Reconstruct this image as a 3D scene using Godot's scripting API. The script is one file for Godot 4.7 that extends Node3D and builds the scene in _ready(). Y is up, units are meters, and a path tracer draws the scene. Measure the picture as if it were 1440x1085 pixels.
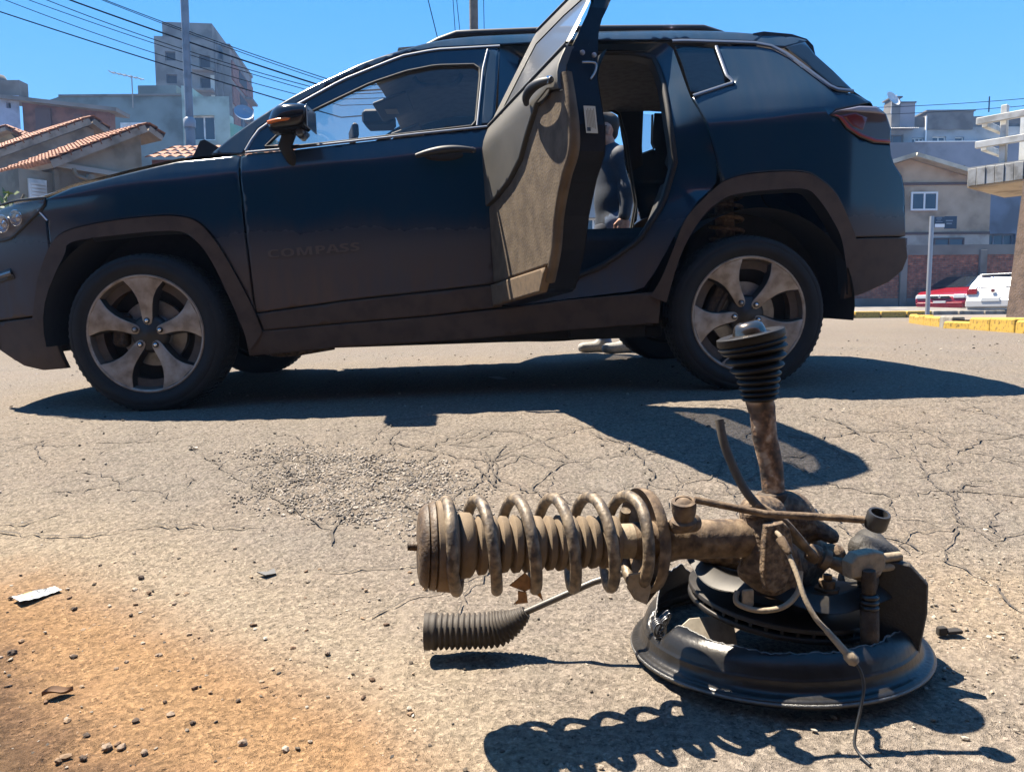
extends Node3D


# ---------------------------------------------------------------- mesh builder
class MB:
	var v := PackedVector3Array()
	var n := PackedVector3Array()
	var t := PackedVector2Array()
	var c := PackedColorArray()
	var ix := PackedInt32Array()
	var xf := Transform3D.IDENTITY
	var col := Color.WHITE

	func vert(p: Vector3, nn: Vector3, uv := Vector2.ZERO) -> int:
		v.append(xf * p)
		n.append((xf.basis * nn).normalized())
		t.append(uv)
		c.append(col)
		return v.size() - 1

	func tri(a: int, b: int, d: int) -> void:
		var g := (v[b] - v[a]).cross(v[d] - v[a])
		if g.dot(n[a] + n[b] + n[d]) > 0.0:
			ix.append_array(PackedInt32Array([a, d, b]))
		else:
			ix.append_array(PackedInt32Array([a, b, d]))

	func quad(a: int, b: int, d: int, e: int) -> void:
		tri(a, b, d)
		tri(a, d, e)

	func face(pts: Array, nn: Vector3) -> void:
		var k := []
		for p in pts:
			k.append(vert(p, nn))
		for i in range(1, k.size() - 1):
			tri(k[0], k[i], k[i + 1])

	# box with rounded-looking chamfers
	func box(cen: Vector3, size: Vector3, bev := 0.0) -> void:
		var h := size * 0.5
		var id := {}
		for sx in [-1, 1]:
			for sy in [-1, 1]:
				for sz in [-1, 1]:
					var s := Vector3(sx, sy, sz)
					for k in 3:
						var p := h - Vector3(bev, bev, bev)
						p[k] = h[k]
						var nn := Vector3.ZERO
						nn[k] = s[k]
						id[[sx, sy, sz, k]] = vert(cen + p * s, nn)
		for k in 3:
			var a: int = (k + 1) % 3
			var b: int = (k + 2) % 3
			for s in [-1, 1]:
				var q := []
				for e in [[-1, -1], [1, -1], [1, 1], [-1, 1]]:
					var m := [0, 0, 0]
					m[k] = s
					m[a] = e[0]
					m[b] = e[1]
					q.append(id[[m[0], m[1], m[2], k]])
				quad(q[0], q[1], q[2], q[3])
		if bev <= 0.0:
			return
		for k in 3:
			var a: int = (k + 1) % 3
			var b: int = (k + 2) % 3
			for sa in [-1, 1]:
				for sb in [-1, 1]:
					var m := [0, 0, 0]
					m[a] = sa
					m[b] = sb
					m[k] = -1
					var i0: int = id[[m[0], m[1], m[2], a]]
					var i1: int = id[[m[0], m[1], m[2], b]]
					m[k] = 1
					quad(i0, i1, id[[m[0], m[1], m[2], b]], id[[m[0], m[1], m[2], a]])
		for sx in [-1, 1]:
			for sy in [-1, 1]:
				for sz in [-1, 1]:
					tri(id[[sx, sy, sz, 0]], id[[sx, sy, sz, 1]], id[[sx, sy, sz, 2]])

	# tube along a path; rad is a number or an array of numbers
	func tube(path: Array, rad, seg := 8, caps := true, flat := 1.0) -> void:
		var m := path.size()
		var d0: Vector3 = (path[1] - path[0]).normalized()
		var up := Vector3.UP if absf(d0.y) < 0.9 else Vector3.RIGHT
		var s: Vector3 = d0.cross(up).normalized()
		var rows := []
		for i in m:
			var d: Vector3 = (path[mini(i + 1, m - 1)] - path[maxi(i - 1, 0)]).normalized()
			s = (s - d * s.dot(d)).normalized()
			var w := d.cross(s)
			var r: float = rad[i] if rad is Array else rad
			var slope := 0.0
			if rad is Array:
				var dl: float = (path[mini(i + 1, m - 1)] - path[maxi(i - 1, 0)]).length()
				slope = (rad[mini(i + 1, m - 1)] - rad[maxi(i - 1, 0)]) / maxf(dl, 1e-5)
			var row := []
			for k in seg:
				var a := TAU * k / seg
				var o := s * cos(a) + w * sin(a) * flat
				row.append(vert(path[i] + o * r, o - d * slope))
			rows.append(row)
		for i in m - 1:
			for k in seg:
				var k2 := (k + 1) % seg
				quad(rows[i][k], rows[i][k2], rows[i + 1][k2], rows[i + 1][k])
		if caps:
			for e in [0, m - 1]:
				var d: Vector3 = (path[0] - path[1]) if e == 0 else (path[m - 1] - path[m - 2])
				var pts := []
				for k in seg:
					pts.append(xf.affine_inverse() * v[rows[e][k]])
				face(pts, d.normalized())

	# profile of (radius, height) turned round the y axis, walked upwards along the outside
	func lathe(prof: Array, seg := 32, a0 := 0.0, a1 := TAU) -> void:
		var m := prof.size()
		for i in m - 1:
			var p: Vector2 = prof[i]
			var q: Vector2 = prof[i + 1]
			var e := q - p
			if e.length() < 1e-6:
				continue
			var nn := Vector2(e.y, -e.x).normalized()
			var n0 := nn
			var n1 := nn
			if i > 0:
				var f: Vector2 = p - prof[i - 1]
				var nf := Vector2(f.y, -f.x).normalized()
				if nf.dot(nn) > 0.6:
					n0 = (nf + nn).normalized()
			if i < m - 2:
				var f: Vector2 = prof[i + 2] - q
				var nf := Vector2(f.y, -f.x).normalized()
				if nf.dot(nn) > 0.6:
					n1 = (nf + nn).normalized()
			var la := -1
			var lb := -1
			for k in seg + 1:
				var a := a0 + (a1 - a0) * k / seg
				var cs := cos(a)
				var sn := sin(a)
				var ia := vert(Vector3(p.x * cs, p.y, p.x * sn), Vector3(n0.x * cs, n0.y, n0.x * sn))
				var ib := vert(Vector3(q.x * cs, q.y, q.x * sn), Vector3(n1.x * cs, n1.y, n1.x * sn))
				if k > 0:
					quad(la, lb, ib, ia)
				la = ia
				lb = ib

	# outline in the xy plane drawn out from z0 to z1
	func prism(poly: PackedVector2Array, z0: float, z1: float, bev := 0.0) -> void:
		var p := poly
		if Geometry2D.is_polygon_clockwise(p):
			p.reverse()
		var inner := p
		if bev > 0.0:
			var o := Geometry2D.offset_polygon(p, -bev)
			if o.size() == 1 and o[0].size() == p.size():
				inner = o[0]
				var best := 0
				for i in inner.size():
					if inner[i].distance_to(p[0]) < inner[best].distance_to(p[0]):
						best = i
				var r := PackedVector2Array()
				for i in inner.size():
					r.append(inner[(best + i) % inner.size()])
				inner = r
				if Geometry2D.is_polygon_clockwise(inner):
					inner.reverse()
			else:
				bev = 0.0
		var ti := Geometry2D.triangulate_polygon(inner)
		for s in [0, 1]:
			var z := z1 if s == 1 else z0
			var nn := Vector3(0, 0, 1 if s == 1 else -1)
			var k := []
			for q in inner:
				k.append(vert(Vector3(q.x, q.y, z), nn, q))
			for i in range(0, ti.size(), 3):
				tri(k[ti[i]], k[ti[i + 1]], k[ti[i + 2]])
		var zb := bev if z1 > z0 else -bev
		for i in p.size():
			var j := (i + 1) % p.size()
			var e := p[j] - p[i]
			var o := Vector3(e.y, -e.x, 0).normalized()
			var a := vert(Vector3(p[i].x, p[i].y, z0 + zb), o)
			var b := vert(Vector3(p[j].x, p[j].y, z0 + zb), o)
			var d := vert(Vector3(p[j].x, p[j].y, z1 - zb), o)
			var f := vert(Vector3(p[i].x, p[i].y, z1 - zb), o)
			quad(a, b, d, f)
			if bev > 0.0:
				var z := Vector3(0, 0, 1)
				quad(f, d, vert(Vector3(inner[j].x, inner[j].y, z1), z), vert(Vector3(inner[i].x, inner[i].y, z1), z))
				quad(a, b, vert(Vector3(inner[j].x, inner[j].y, z0), -z), vert(Vector3(inner[i].x, inner[i].y, z0), -z))

	# smooth sheet; flip turns its front round
	func sheet(nu: int, nv: int, f, flip := false, uvs := false) -> void:
		var g := []
		for j in nv + 1:
			for i in nu + 1:
				g.append(f.call(float(i) / nu, float(j) / nv))
		var id := []
		for j in nv + 1:
			for i in nu + 1:
				var du: Vector3 = g[j * (nu + 1) + mini(i + 1, nu)] - g[j * (nu + 1) + maxi(i - 1, 0)]
				var dv: Vector3 = g[mini(j + 1, nv) * (nu + 1) + i] - g[maxi(j - 1, 0) * (nu + 1) + i]
				var nn := du.cross(dv).normalized()
				if nn == Vector3.ZERO:
					nn = Vector3.UP
				var p: Vector3 = g[j * (nu + 1) + i]
				id.append(vert(p, -nn if flip else nn, Vector2((p.x + 1.0) / 5.0, 1.0 - p.y / 1.8) if uvs else Vector2(float(i) / nu, float(j) / nv)))
		for j in nv:
			for i in nu:
				var a := j * (nu + 1) + i
				quad(id[a], id[a + 1], id[a + nu + 2], id[a + nu + 1])

	# irregular pebble
	func pebble(cen: Vector3, size: Vector3, rng: RandomNumberGenerator, rings := 4, seg := 7) -> void:
		var pts := []
		for j in rings + 1:
			var th := PI * j / rings
			for i in seg:
				var a := TAU * (i + 0.5 * (j % 2)) / seg
				var r := 1.0 if j == 0 or j == rings else rng.randf_range(0.72, 1.12)
				pts.append(Vector3(sin(th) * cos(a), cos(th), sin(th) * sin(a)) * r)
		for j in rings:
			for i in seg:
				var i2 := (i + 1) % seg
				var q := [pts[j * seg + i], pts[j * seg + i2], pts[(j + 1) * seg + i2], pts[(j + 1) * seg + i]]
				for tr in [[0, 1, 2], [0, 2, 3]]:
					var a: Vector3 = q[tr[0]] * size
					var b: Vector3 = q[tr[1]] * size
					var d: Vector3 = q[tr[2]] * size
					var nn := (b - a).cross(d - a)
					if nn.length() < 1e-12:
						continue
					nn = nn.normalized()
					if nn.dot(a + b + d) < 0:
						nn = -nn
					face([cen + a, cen + b, cen + d], nn)

	func mesh(m: Material, uv2 := false) -> ArrayMesh:
		var arr := []
		arr.resize(Mesh.ARRAY_MAX)
		arr[Mesh.ARRAY_VERTEX] = v
		arr[Mesh.ARRAY_NORMAL] = n
		arr[Mesh.ARRAY_TEX_UV] = t
		arr[Mesh.ARRAY_COLOR] = c
		arr[Mesh.ARRAY_INDEX] = ix
		var am := ArrayMesh.new()
		am.add_surface_from_arrays(Mesh.PRIMITIVE_TRIANGLES, arr)
		am.surface_set_material(0, m)
		return am


# ---------------------------------------------------------------- rounded bodies: smooth union of tapered capsules, meshed as surface nets
class Body:
	var bones := []
	var k := 0.02

	func add(a: Vector3, b: Vector3, ra: float, rb: float, col := Color.WHITE, squash := Vector3.ONE) -> void:
		bones.append([a, b, ra, rb, col, squash])

	func build(mb: MB, cell: float) -> void:
		var lo := Vector3(1e9, 1e9, 1e9)
		var hi := -lo
		for b in bones:
			var r := Vector3.ONE * (maxf(b[2], b[3]) + k + cell * 2.0)
			lo = lo.min(b[0] - r).min(b[1] - r)
			hi = hi.max(b[0] + r).max(b[1] + r)
		var nx := int((hi.x - lo.x) / cell) + 2
		var ny := int((hi.y - lo.y) / cell) + 2
		var nz := int((hi.z - lo.z) / cell) + 2
		var f := PackedFloat32Array()
		f.resize(nx * ny * nz)
		f.fill(1.0)
		var near := PackedFloat32Array()
		near.resize(nx * ny * nz)
		near.fill(9.0)
		var who := PackedInt32Array()
		who.resize(nx * ny * nz)
		for bi in bones.size():
			var b = bones[bi]
			var a0: Vector3 = b[0]
			var ba: Vector3 = b[1] - a0
			var ra: float = b[2]
			var rb: float = b[3]
			var sq: Vector3 = b[5]
			var l2 := maxf(ba.length_squared(), 1e-9)
			var r := Vector3.ONE * (maxf(ra, rb) * maxf(1.0, maxf(sq.x, maxf(sq.y, sq.z))) + k + cell * 2.0)
			var p0 := ((a0.min(b[1]) - r - lo) / cell).floor()
			var p1 := ((a0.max(b[1]) + r - lo) / cell).ceil()
			for z in range(maxi(0, int(p0.z)), mini(nz, int(p1.z) + 1)):
				for y in range(maxi(0, int(p0.y)), mini(ny, int(p1.y) + 1)):
					var base := (z * ny + y) * nx
					for x in range(maxi(0, int(p0.x)), mini(nx, int(p1.x) + 1)):
						var p := lo + Vector3(x, y, z) * cell - a0
						var h := clampf(p.dot(ba) / l2, 0.0, 1.0)
						var d := ((p - ba * h) / sq).length() - lerpf(ra, rb, h)
						var i := base + x
						if d < near[i]:
							near[i] = d
							who[i] = bi
						var e := f[i]
						var hh := maxf(k - absf(d - e), 0.0)
						f[i] = minf(d, e) - hh * hh * 0.25 / k
		var id := {}
		for z in nz - 1:
			for y in ny - 1:
				for x in nx - 1:
					var i := (z * ny + y) * nx + x
					var s0 := f[i] < 0.0
					var mixed := false
					for o in [1, nx, nx + 1, nx * ny, nx * ny + 1, nx * ny + nx, nx * ny + nx + 1]:
						if (f[i + o] < 0.0) != s0:
							mixed = true
							break
					if not mixed:
						continue
					var sum := Vector3.ZERO
					var cnt := 0
					for e in EDGES:
						var fa := f[i + e[0].x + nx * (e[0].y + ny * e[0].z)]
						var fb := f[i + e[1].x + nx * (e[1].y + ny * e[1].z)]
						if (fa < 0.0) != (fb < 0.0):
							sum += Vector3(e[0]).lerp(Vector3(e[1]), fa / (fa - fb))
							cnt += 1
					var g := Vector3(f[i + 1] - f[i] + f[i + 1 + nx] - f[i + nx] + f[i + 1 + nx * ny] - f[i + nx * ny] + f[i + 1 + nx + nx * ny] - f[i + nx + nx * ny],
						f[i + nx] - f[i] + f[i + nx + 1] - f[i + 1] + f[i + nx + nx * ny] - f[i + nx * ny] + f[i + nx + 1 + nx * ny] - f[i + 1 + nx * ny],
						f[i + nx * ny] - f[i] + f[i + nx * ny + 1] - f[i + 1] + f[i + nx * ny + nx] - f[i + nx] + f[i + nx * ny + nx + 1] - f[i + nx + 1])
					mb.col = bones[who[i]][4]
					id[i] = mb.vert(lo + (Vector3(x, y, z) + sum / cnt) * cell, g)
		for z in range(1, nz - 1):
			for y in range(1, ny - 1):
				for x in range(1, nx - 1):
					var i := (z * ny + y) * nx + x
					var s := f[i] < 0.0
					if (f[i + 1] < 0.0) != s:
						mb.quad(id[i], id[i - nx], id[i - nx - nx * ny], id[i - nx * ny])
					if (f[i + nx] < 0.0) != s:
						mb.quad(id[i], id[i - 1], id[i - 1 - nx * ny], id[i - nx * ny])
					if (f[i + nx * ny] < 0.0) != s:
						mb.quad(id[i], id[i - 1], id[i - 1 - nx], id[i - nx])
		mb.col = Color.WHITE

	const EDGES := [
		[Vector3i(0, 0, 0), Vector3i(1, 0, 0)], [Vector3i(0, 1, 0), Vector3i(1, 1, 0)], [Vector3i(0, 0, 1), Vector3i(1, 0, 1)], [Vector3i(0, 1, 1), Vector3i(1, 1, 1)],
		[Vector3i(0, 0, 0), Vector3i(0, 1, 0)], [Vector3i(1, 0, 0), Vector3i(1, 1, 0)], [Vector3i(0, 0, 1), Vector3i(0, 1, 1)], [Vector3i(1, 0, 1), Vector3i(1, 1, 1)],
		[Vector3i(0, 0, 0), Vector3i(0, 0, 1)], [Vector3i(1, 0, 0), Vector3i(1, 0, 1)], [Vector3i(0, 1, 0), Vector3i(0, 1, 1)], [Vector3i(1, 1, 0), Vector3i(1, 1, 1)]]


# ---------------------------------------------------------------- small helpers
var used := {}
var rng := RandomNumberGenerator.new()


func numbered(called: String) -> String:
	used[called] = used.get(called, -1) + 1
	return called if used[called] == 0 else "%s_%03d" % [called, used[called]]


func tag(o: Node, label: String, category := "", group := "", kind := "") -> Node:
	o.set_meta("label", label)
	if category:
		o.set_meta("category", category)
	if group:
		o.set_meta("group", group)
	if kind:
		o.set_meta("kind", kind)
	return o


func thing(called: String, label: String, category: String, at := Vector3.ZERO, turn := 0.0, group := "") -> Node3D:
	var o := Node3D.new()
	o.name = numbered(called)
	add_child(o)
	o.position = at
	o.rotation.y = turn
	tag(o, label, category, group)
	return o


func put(called: String, mb: MB, m: Material, par: Node = null) -> MeshInstance3D:
	var o := MeshInstance3D.new()
	o.mesh = mb.mesh(m)
	if par == null:
		o.name = numbered(called)
		add_child(o)
	else:
		o.name = called
		par.add_child(o, true)
	return o


func struct(called: String, mb: MB, m: Material, label := "") -> MeshInstance3D:
	var o := put(called, mb, m)
	o.set_meta("kind", "structure")
	if label:
		o.set_meta("label", label)
	return o


func part(called: String, par: Node, at := Vector3.ZERO) -> Node3D:
	var o := Node3D.new()
	o.name = called
	par.add_child(o, true)
	o.position = at
	return o


func P2(s: String) -> PackedVector2Array:
	var r := PackedVector2Array()
	for w in s.split(" ", false):
		var q := w.split(",")
		r.append(Vector2(float(q[0]), float(q[1])))
	return r


func P3(s: String) -> Array:
	var r := []
	for w in s.split(" ", false):
		var q := w.split(",")
		r.append(Vector3(float(q[0]), float(q[1]), float(q[2])))
	return r


func curve3(pts: Array, per := 6) -> Array:
	var r := []
	for i in pts.size() - 1:
		var p0: Vector3 = pts[maxi(i - 1, 0)]
		var p3: Vector3 = pts[mini(i + 2, pts.size() - 1)]
		for k in per:
			r.append(pts[i].cubic_interpolate(pts[i + 1], p0, p3, float(k) / per))
	r.append(pts[pts.size() - 1])
	return r


func curve2(pts: PackedVector2Array, per := 6) -> PackedVector2Array:
	var r := PackedVector2Array()
	for i in pts.size() - 1:
		var p0 := pts[maxi(i - 1, 0)]
		var p3 := pts[mini(i + 2, pts.size() - 1)]
		for k in per:
			r.append(pts[i].cubic_interpolate(pts[i + 1], p0, p3, float(k) / per))
	r.append(pts[pts.size() - 1])
	return r


func along(a: Vector3, b: Vector3) -> Transform3D:
	var y := (b - a).normalized()
	var x := y.cross(Vector3.UP if absf(y.y) < 0.95 else Vector3.BACK).normalized()
	return Transform3D(Basis(x, y, x.cross(y)), a)


func resample(p: PackedVector2Array, cnt: int, closed := true) -> PackedVector2Array:
	var run := [0.0]
	var q := p.duplicate()
	if closed:
		q.append(p[0])
	for i in q.size() - 1:
		run.append(run[i] + q[i].distance_to(q[i + 1]))
	var r := PackedVector2Array()
	var j := 0
	for i in cnt:
		var s: float = run[run.size() - 1] * i / (cnt if closed else cnt - 1)
		while j < q.size() - 2 and run[j + 1] < s:
			j += 1
		r.append(q[j].lerp(q[j + 1], clampf((s - run[j]) / maxf(run[j + 1] - run[j], 1e-6), 0.0, 1.0)))
	return r


func noise(seed_: int, freq: float, oct := 4, kind := FastNoiseLite.TYPE_SIMPLEX_SMOOTH) -> FastNoiseLite:
	var f := FastNoiseLite.new()
	f.seed = seed_
	f.frequency = freq
	f.noise_type = kind
	f.fractal_type = FastNoiseLite.FRACTAL_FBM if oct > 1 else FastNoiseLite.FRACTAL_NONE
	f.fractal_octaves = oct
	return f


# colours are real-world linear values; the ramp is walked by the noise
func ramp_tex(w: int, f: FastNoiseLite, cols: Array, at: Array) -> ImageTexture:
	var src := f.get_seamless_image(w, w)
	var g := Gradient.new()
	g.offsets = PackedFloat32Array(at)
	var cc := PackedColorArray()
	for k in cols:
		cc.append(k.linear_to_srgb())
	g.colors = cc
	var im := Image.create(w, w, false, Image.FORMAT_RGB8)
	for y in w:
		for x in w:
			im.set_pixel(x, y, g.sample(src.get_pixel(x, y).r))
	return ImageTexture.create_from_image(im)


func grey_tex(w: int, f: FastNoiseLite) -> ImageTexture:
	return ImageTexture.create_from_image(f.get_seamless_image(w, w))


func mat(called: String, col: Color, rough: float, metal := 0.0, tex: Texture2D = null, scale := 1.0, bump: Texture2D = null, cm := 0.0, spec := 0.5) -> StandardMaterial3D:
	var m := StandardMaterial3D.new()
	m.resource_name = called
	m.albedo_color = col.linear_to_srgb()
	m.roughness = rough
	m.metallic = metal
	m.metallic_specular = spec
	if tex or bump:
		m.uv1_triplanar = true
		m.uv1_scale = Vector3.ONE * scale
	if tex:
		m.albedo_texture = tex
	if bump:
		m.heightmap_enabled = true
		m.heightmap_texture = bump
		m.heightmap_scale = cm
	return m


func glass(called: String, col: Color, alpha: float, rough := 0.02) -> StandardMaterial3D:
	var m := mat(called, col, rough)
	m.albedo_color.a = alpha
	m.transparency = BaseMaterial3D.TRANSPARENCY_ALPHA
	return m


func ss(a: float, b: float, x: float) -> float:
	return smoothstep(a, b, x)


# height of the ground: x to the right, d away from the lens
func gy(x: float, d: float) -> float:
	var xs := 4.0 * tanh(x / 4.0)
	var car := 0.1685 + 0.02477 * (xs + 1.546) + 0.035 * (minf(d, 5.5) - 3.333) + 0.006 * maxf(d - 5.5, 0.0)
	var near := -0.012 + 0.025 * (xs - 0.446)
	return lerpf(near, car, ss(1.3, 3.1, d))


func on(x: float, d: float, up := 0.0) -> Vector3:
	return Vector3(x, gy(x, d) + up, -d)


var T := {}
var M := {}


func _ready() -> void:
	var cam := Camera3D.new()
	cam.name = "camera"
	cam.fov = 53.26
	cam.near = 0.05
	cam.far = 2000.0
	add_child(cam)
	cam.position = Vector3(0, 0.56, 0)
	cam.basis = Basis(Vector3.RIGHT, deg_to_rad(-5.0)) * Basis(Vector3.BACK, deg_to_rad(-0.45))
	cam.current = true

	var sky := ProceduralSkyMaterial.new()
	sky.sky_top_color = Color(0.040, 0.27, 0.72).linear_to_srgb()
	sky.sky_horizon_color = Color(0.30, 0.62, 0.98).linear_to_srgb()
	sky.sky_curve = 0.16
	sky.ground_bottom_color = Color(0.22, 0.19, 0.16).linear_to_srgb()
	sky.ground_horizon_color = Color(0.30, 0.50, 0.70).linear_to_srgb()
	sky.ground_curve = 0.05
	var env := Environment.new()
	env.background_mode = Environment.BG_SKY
	env.sky = Sky.new()
	env.sky.sky_material = sky
	env.background_energy_multiplier = 0.38
	env.tonemap_mode = Environment.TONE_MAPPER_LINEAR
	env.tonemap_exposure = 3.9
	env.fog_enabled = true
	env.fog_density = 0.0010
	env.fog_light_color = Color(0.55, 0.72, 0.95)
	env.sdfgi_enabled = true
	env.ssao_enabled = true
	env.ssil_enabled = true
	var we := WorldEnvironment.new()
	we.name = "world"
	we.environment = env
	add_child(we)
	var sun := DirectionalLight3D.new()
	sun.name = "sun"
	sun.light_color = Color(1.0, 0.955, 0.88)
	sun.light_energy = 1.6
	sun.light_angular_distance = 0.5
	sun.shadow_enabled = true
	add_child(sun)
	sun.look_at_from_position(Vector3.ZERO, Vector3(0.43, -1.0, 0.30), Vector3.BACK)

	rng.seed = 11
	materials()
	ground()
	background_left()
	background_right()
	overhead()
	car()
	person()
	strut_assembly()
	torn_rim()
	litter()


func materials() -> void:
	T.fine = grey_tex(512, noise(3, 0.03, 5))
	T.grit = grey_tex(512, noise(5, 0.12, 3))
	T.cell = grey_tex(512, noise(9, 0.05, 2, FastNoiseLite.TYPE_CELLULAR))
	T.tone = ramp_tex(256, noise(21, 0.02, 5), [Color(0.70, 0.70, 0.70), Color(0.92, 0.92, 0.92), Color(1, 1, 1)], [0.2, 0.5, 0.8])
	T.rust = ramp_tex(512, noise(31, 0.010, 6), [Color(0.034, 0.021, 0.013), Color(0.082, 0.052, 0.030), Color(0.128, 0.086, 0.050), Color(0.19, 0.135, 0.083)], [0.15, 0.38, 0.58, 0.85])
	T.oily = ramp_tex(256, noise(32, 0.03, 5), [Color(0.012, 0.010, 0.009), Color(0.03, 0.025, 0.02), Color(0.12, 0.085, 0.055)], [0.3, 0.55, 0.85])
	T.cement = ramp_tex(256, noise(41, 0.012, 5), [Color(0.55, 0.53, 0.50), Color(0.85, 0.84, 0.82), Color(1, 1, 1)], [0.2, 0.5, 0.85])
	# road grain: pale stones in a grey binder
	var st := noise(51, 0.09, 2, FastNoiseLite.TYPE_CELLULAR)
	st.cellular_return_type = FastNoiseLite.RETURN_CELL_VALUE
	var sa := st.get_seamless_image(1024, 1024)
	var sb := noise(52, 0.02, 5).get_seamless_image(1024, 1024)
	var sc := noise(53, 0.25, 2).get_seamless_image(1024, 1024)
	var road := Image.create(1024, 1024, false, Image.FORMAT_RGB8)
	var rise := Image.create(1024, 1024, false, Image.FORMAT_L8)
	for y in 1024:
		for x in 1024:
			var a := sa.get_pixel(x, y).r
			var b := sb.get_pixel(x, y).r
			var g := sc.get_pixel(x, y).r
			var k := 0.76 + 0.30 * (a - 0.5) + 0.22 * (b - 0.5) + 0.42 * (g - 0.5)
			if a > 0.9:
				k += 0.12
			elif a < 0.07:
				k -= 0.20
			var l := clampf(k, 0.12, 1.0)
			road.set_pixel(x, y, Color(l, l * 0.985, l * 0.965))
			var hgt := clampf(0.45 * b + 0.35 * g + 0.25 * a, 0.0, 1.0)
			rise.set_pixel(x, y, Color(hgt, hgt, hgt))
	T.road = ImageTexture.create_from_image(road)
	T.rise = ImageTexture.create_from_image(rise)

	# dusty car paint: mud dust thick below, a film above
	var n1 := noise(61, 0.008, 5)
	var n2 := noise(62, 0.05, 3)
	var alb := Image.create(1280, 460, false, Image.FORMAT_RGB8)
	var rgh := Image.create(1280, 460, false, Image.FORMAT_L8)
	for y in 460:
		var hy := (1.0 - y / 460.0) * 1.8
		for x in 1280:
			var q := n1.get_noise_2d(x, y * 0.7) + 0.5 * n2.get_noise_2d(x * 1.4, y * 0.22)
			var d := ss(0.86, 0.56, hy + 0.06 * q) * (0.70 + 0.28 * q)
			d = maxf(d, ss(0.55, 0.30, hy) * 0.9)
			d = clampf(maxf(d, 0.02 + 0.03 * q), 0.0, 1.0)
			var up := ss(0.0, 0.02, hy - (0.963 + 0.079 * (x / 256.0 - 1.0))) * (0.34 + 0.18 * q)
			var b := Color(0.0042, 0.0275, 0.0570).lerp(Color(0.060, 0.066, 0.074), clampf(up, 0.0, 1.0)).lerp(Color(0.105, 0.066, 0.042), d)
			alb.set_pixel(x, y, b.linear_to_srgb())
			var r := lerpf(0.07, 0.75, clampf(d * 1.5 + up * 0.35, 0.0, 1.0))
			rgh.set_pixel(x, y, Color(r, r, r))
	M.paint = mat("car paint", Color.WHITE, 1.0)
	M.paint.albedo_texture = ImageTexture.create_from_image(alb)
	M.paint.roughness_texture = ImageTexture.create_from_image(rgh)
	M.paint.metallic_specular = 0.45
	M.dusty_paint = mat("sunlit dusty paint", Color(0.30, 0.235, 0.165), 0.75, 0.0, T.tone, 3.0, T.grit, 0.03)
	M.clad = mat("dusty plastic cladding", Color(0.068, 0.044, 0.030), 0.85, 0.0, T.tone, 2.0, T.grit, 0.05)
	M.clad_dark = mat("black plastic", Color(0.018, 0.018, 0.020), 0.55, 0.0, T.tone, 2.0)
	M.rubber = mat("rubber", Color(0.016, 0.016, 0.017), 0.75, 0.0, T.tone, 2.0)
	M.tyre = mat("tyre rubber", Color(0.0115, 0.0115, 0.012), 0.85, 0.0, T.tone, 2.5, T.grit, 0.05)
	M.chrome = mat("satin chrome", Color(0.62, 0.63, 0.65), 0.22, 1.0)
	M.dull_chrome = mat("dusty trim", Color(0.17, 0.18, 0.20), 0.45, 0.85)
	M.glass = glass("tinted glass", Color(0.02, 0.024, 0.028), 0.30)
	M.windscreen = glass("windscreen glass", Color(0.05, 0.07, 0.07), 0.12)
	M.dark_glass = mat("privacy glass", Color(0.010, 0.012, 0.015), 0.05, 0.0)
	M.seat = mat("dark seat cloth", Color(0.02, 0.02, 0.022), 0.85, 0.0, T.tone, 4.0)
	M.liner = mat("grey headlining", Color(0.145, 0.14, 0.136), 0.9, 0.0, T.tone, 3.0)
	M.trim = mat("dark cabin plastic", Color(0.016, 0.016, 0.018), 0.6, 0.0, T.tone, 3.0)
	M.under = mat("underbody", Color(0.02, 0.017, 0.015), 0.9, 0.0, T.tone, 3.0)
	M.alloy = mat("dusty machined alloy", Color(0.36, 0.285, 0.215), 0.5, 0.35, T.rust, 2.2, T.grit, 0.02)
	M.alloy.albedo_color = Color(1, 1, 1)
	M.alloy.albedo_texture = ramp_tex(256, noise(71, 0.02, 5), [Color(0.21, 0.168, 0.130), Color(0.31, 0.262, 0.215), Color(0.40, 0.352, 0.305)], [0.2, 0.45, 0.75])
	M.alloy_dark = mat("dark wheel paint", Color(0.022, 0.019, 0.017), 0.5, 0.0, T.tone, 4.0)
	M.alloy_dust = mat("dusty wheel paint", Color(0.075, 0.055, 0.042), 0.7, 0.0, T.tone, 4.0)
	M.steel = mat("bare steel", Color(0.42, 0.42, 0.43), 0.35, 0.9, T.tone, 4.0)
	M.bright = mat("bright steel", Color(0.75, 0.75, 0.76), 0.18, 1.0)
	M.disc = mat("brake disc steel", Color(0.30, 0.31, 0.33), 0.45, 0.6, T.tone, 3.0)
	M.amber = mat("amber lens", Color(0.60, 0.15, 0.02), 0.25)
	M.red_lens = mat("red lens", Color(0.20, 0.012, 0.015), 0.10)
	M.smoke_lens = mat("smoked lens", Color(0.045, 0.035, 0.042), 0.07)
	M.lamp_in = mat("lamp reflector", Color(0.13, 0.15, 0.18), 0.22, 0.6)
	M.lamp_dark = mat("dark lamp housing", Color(0.03, 0.033, 0.038), 0.3, 0.2)
	M.lens = glass("clear lens", Color(0.16, 0.21, 0.27), 0.22)
	M.sticker = mat("paper sticker", Color(0.50, 0.43, 0.30), 0.6)
	M.ink = mat("black print", Color(0.02, 0.02, 0.02), 0.6)

	M.rusty = mat("rusty dusty steel", Color.WHITE, 0.82, 0.0, T.rust, 7.0, T.fine, 0.12)
	M.rusty_dark = mat("dark rusty iron", Color(0.36, 0.33, 0.31), 0.75, 0.0, T.rust, 9.0, T.fine, 0.15)
	M.dust_rubber = mat("dust covered rubber", Color(0.165, 0.120, 0.076), 0.88, 0.0, T.tone, 9.0, T.grit, 0.05)
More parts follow.
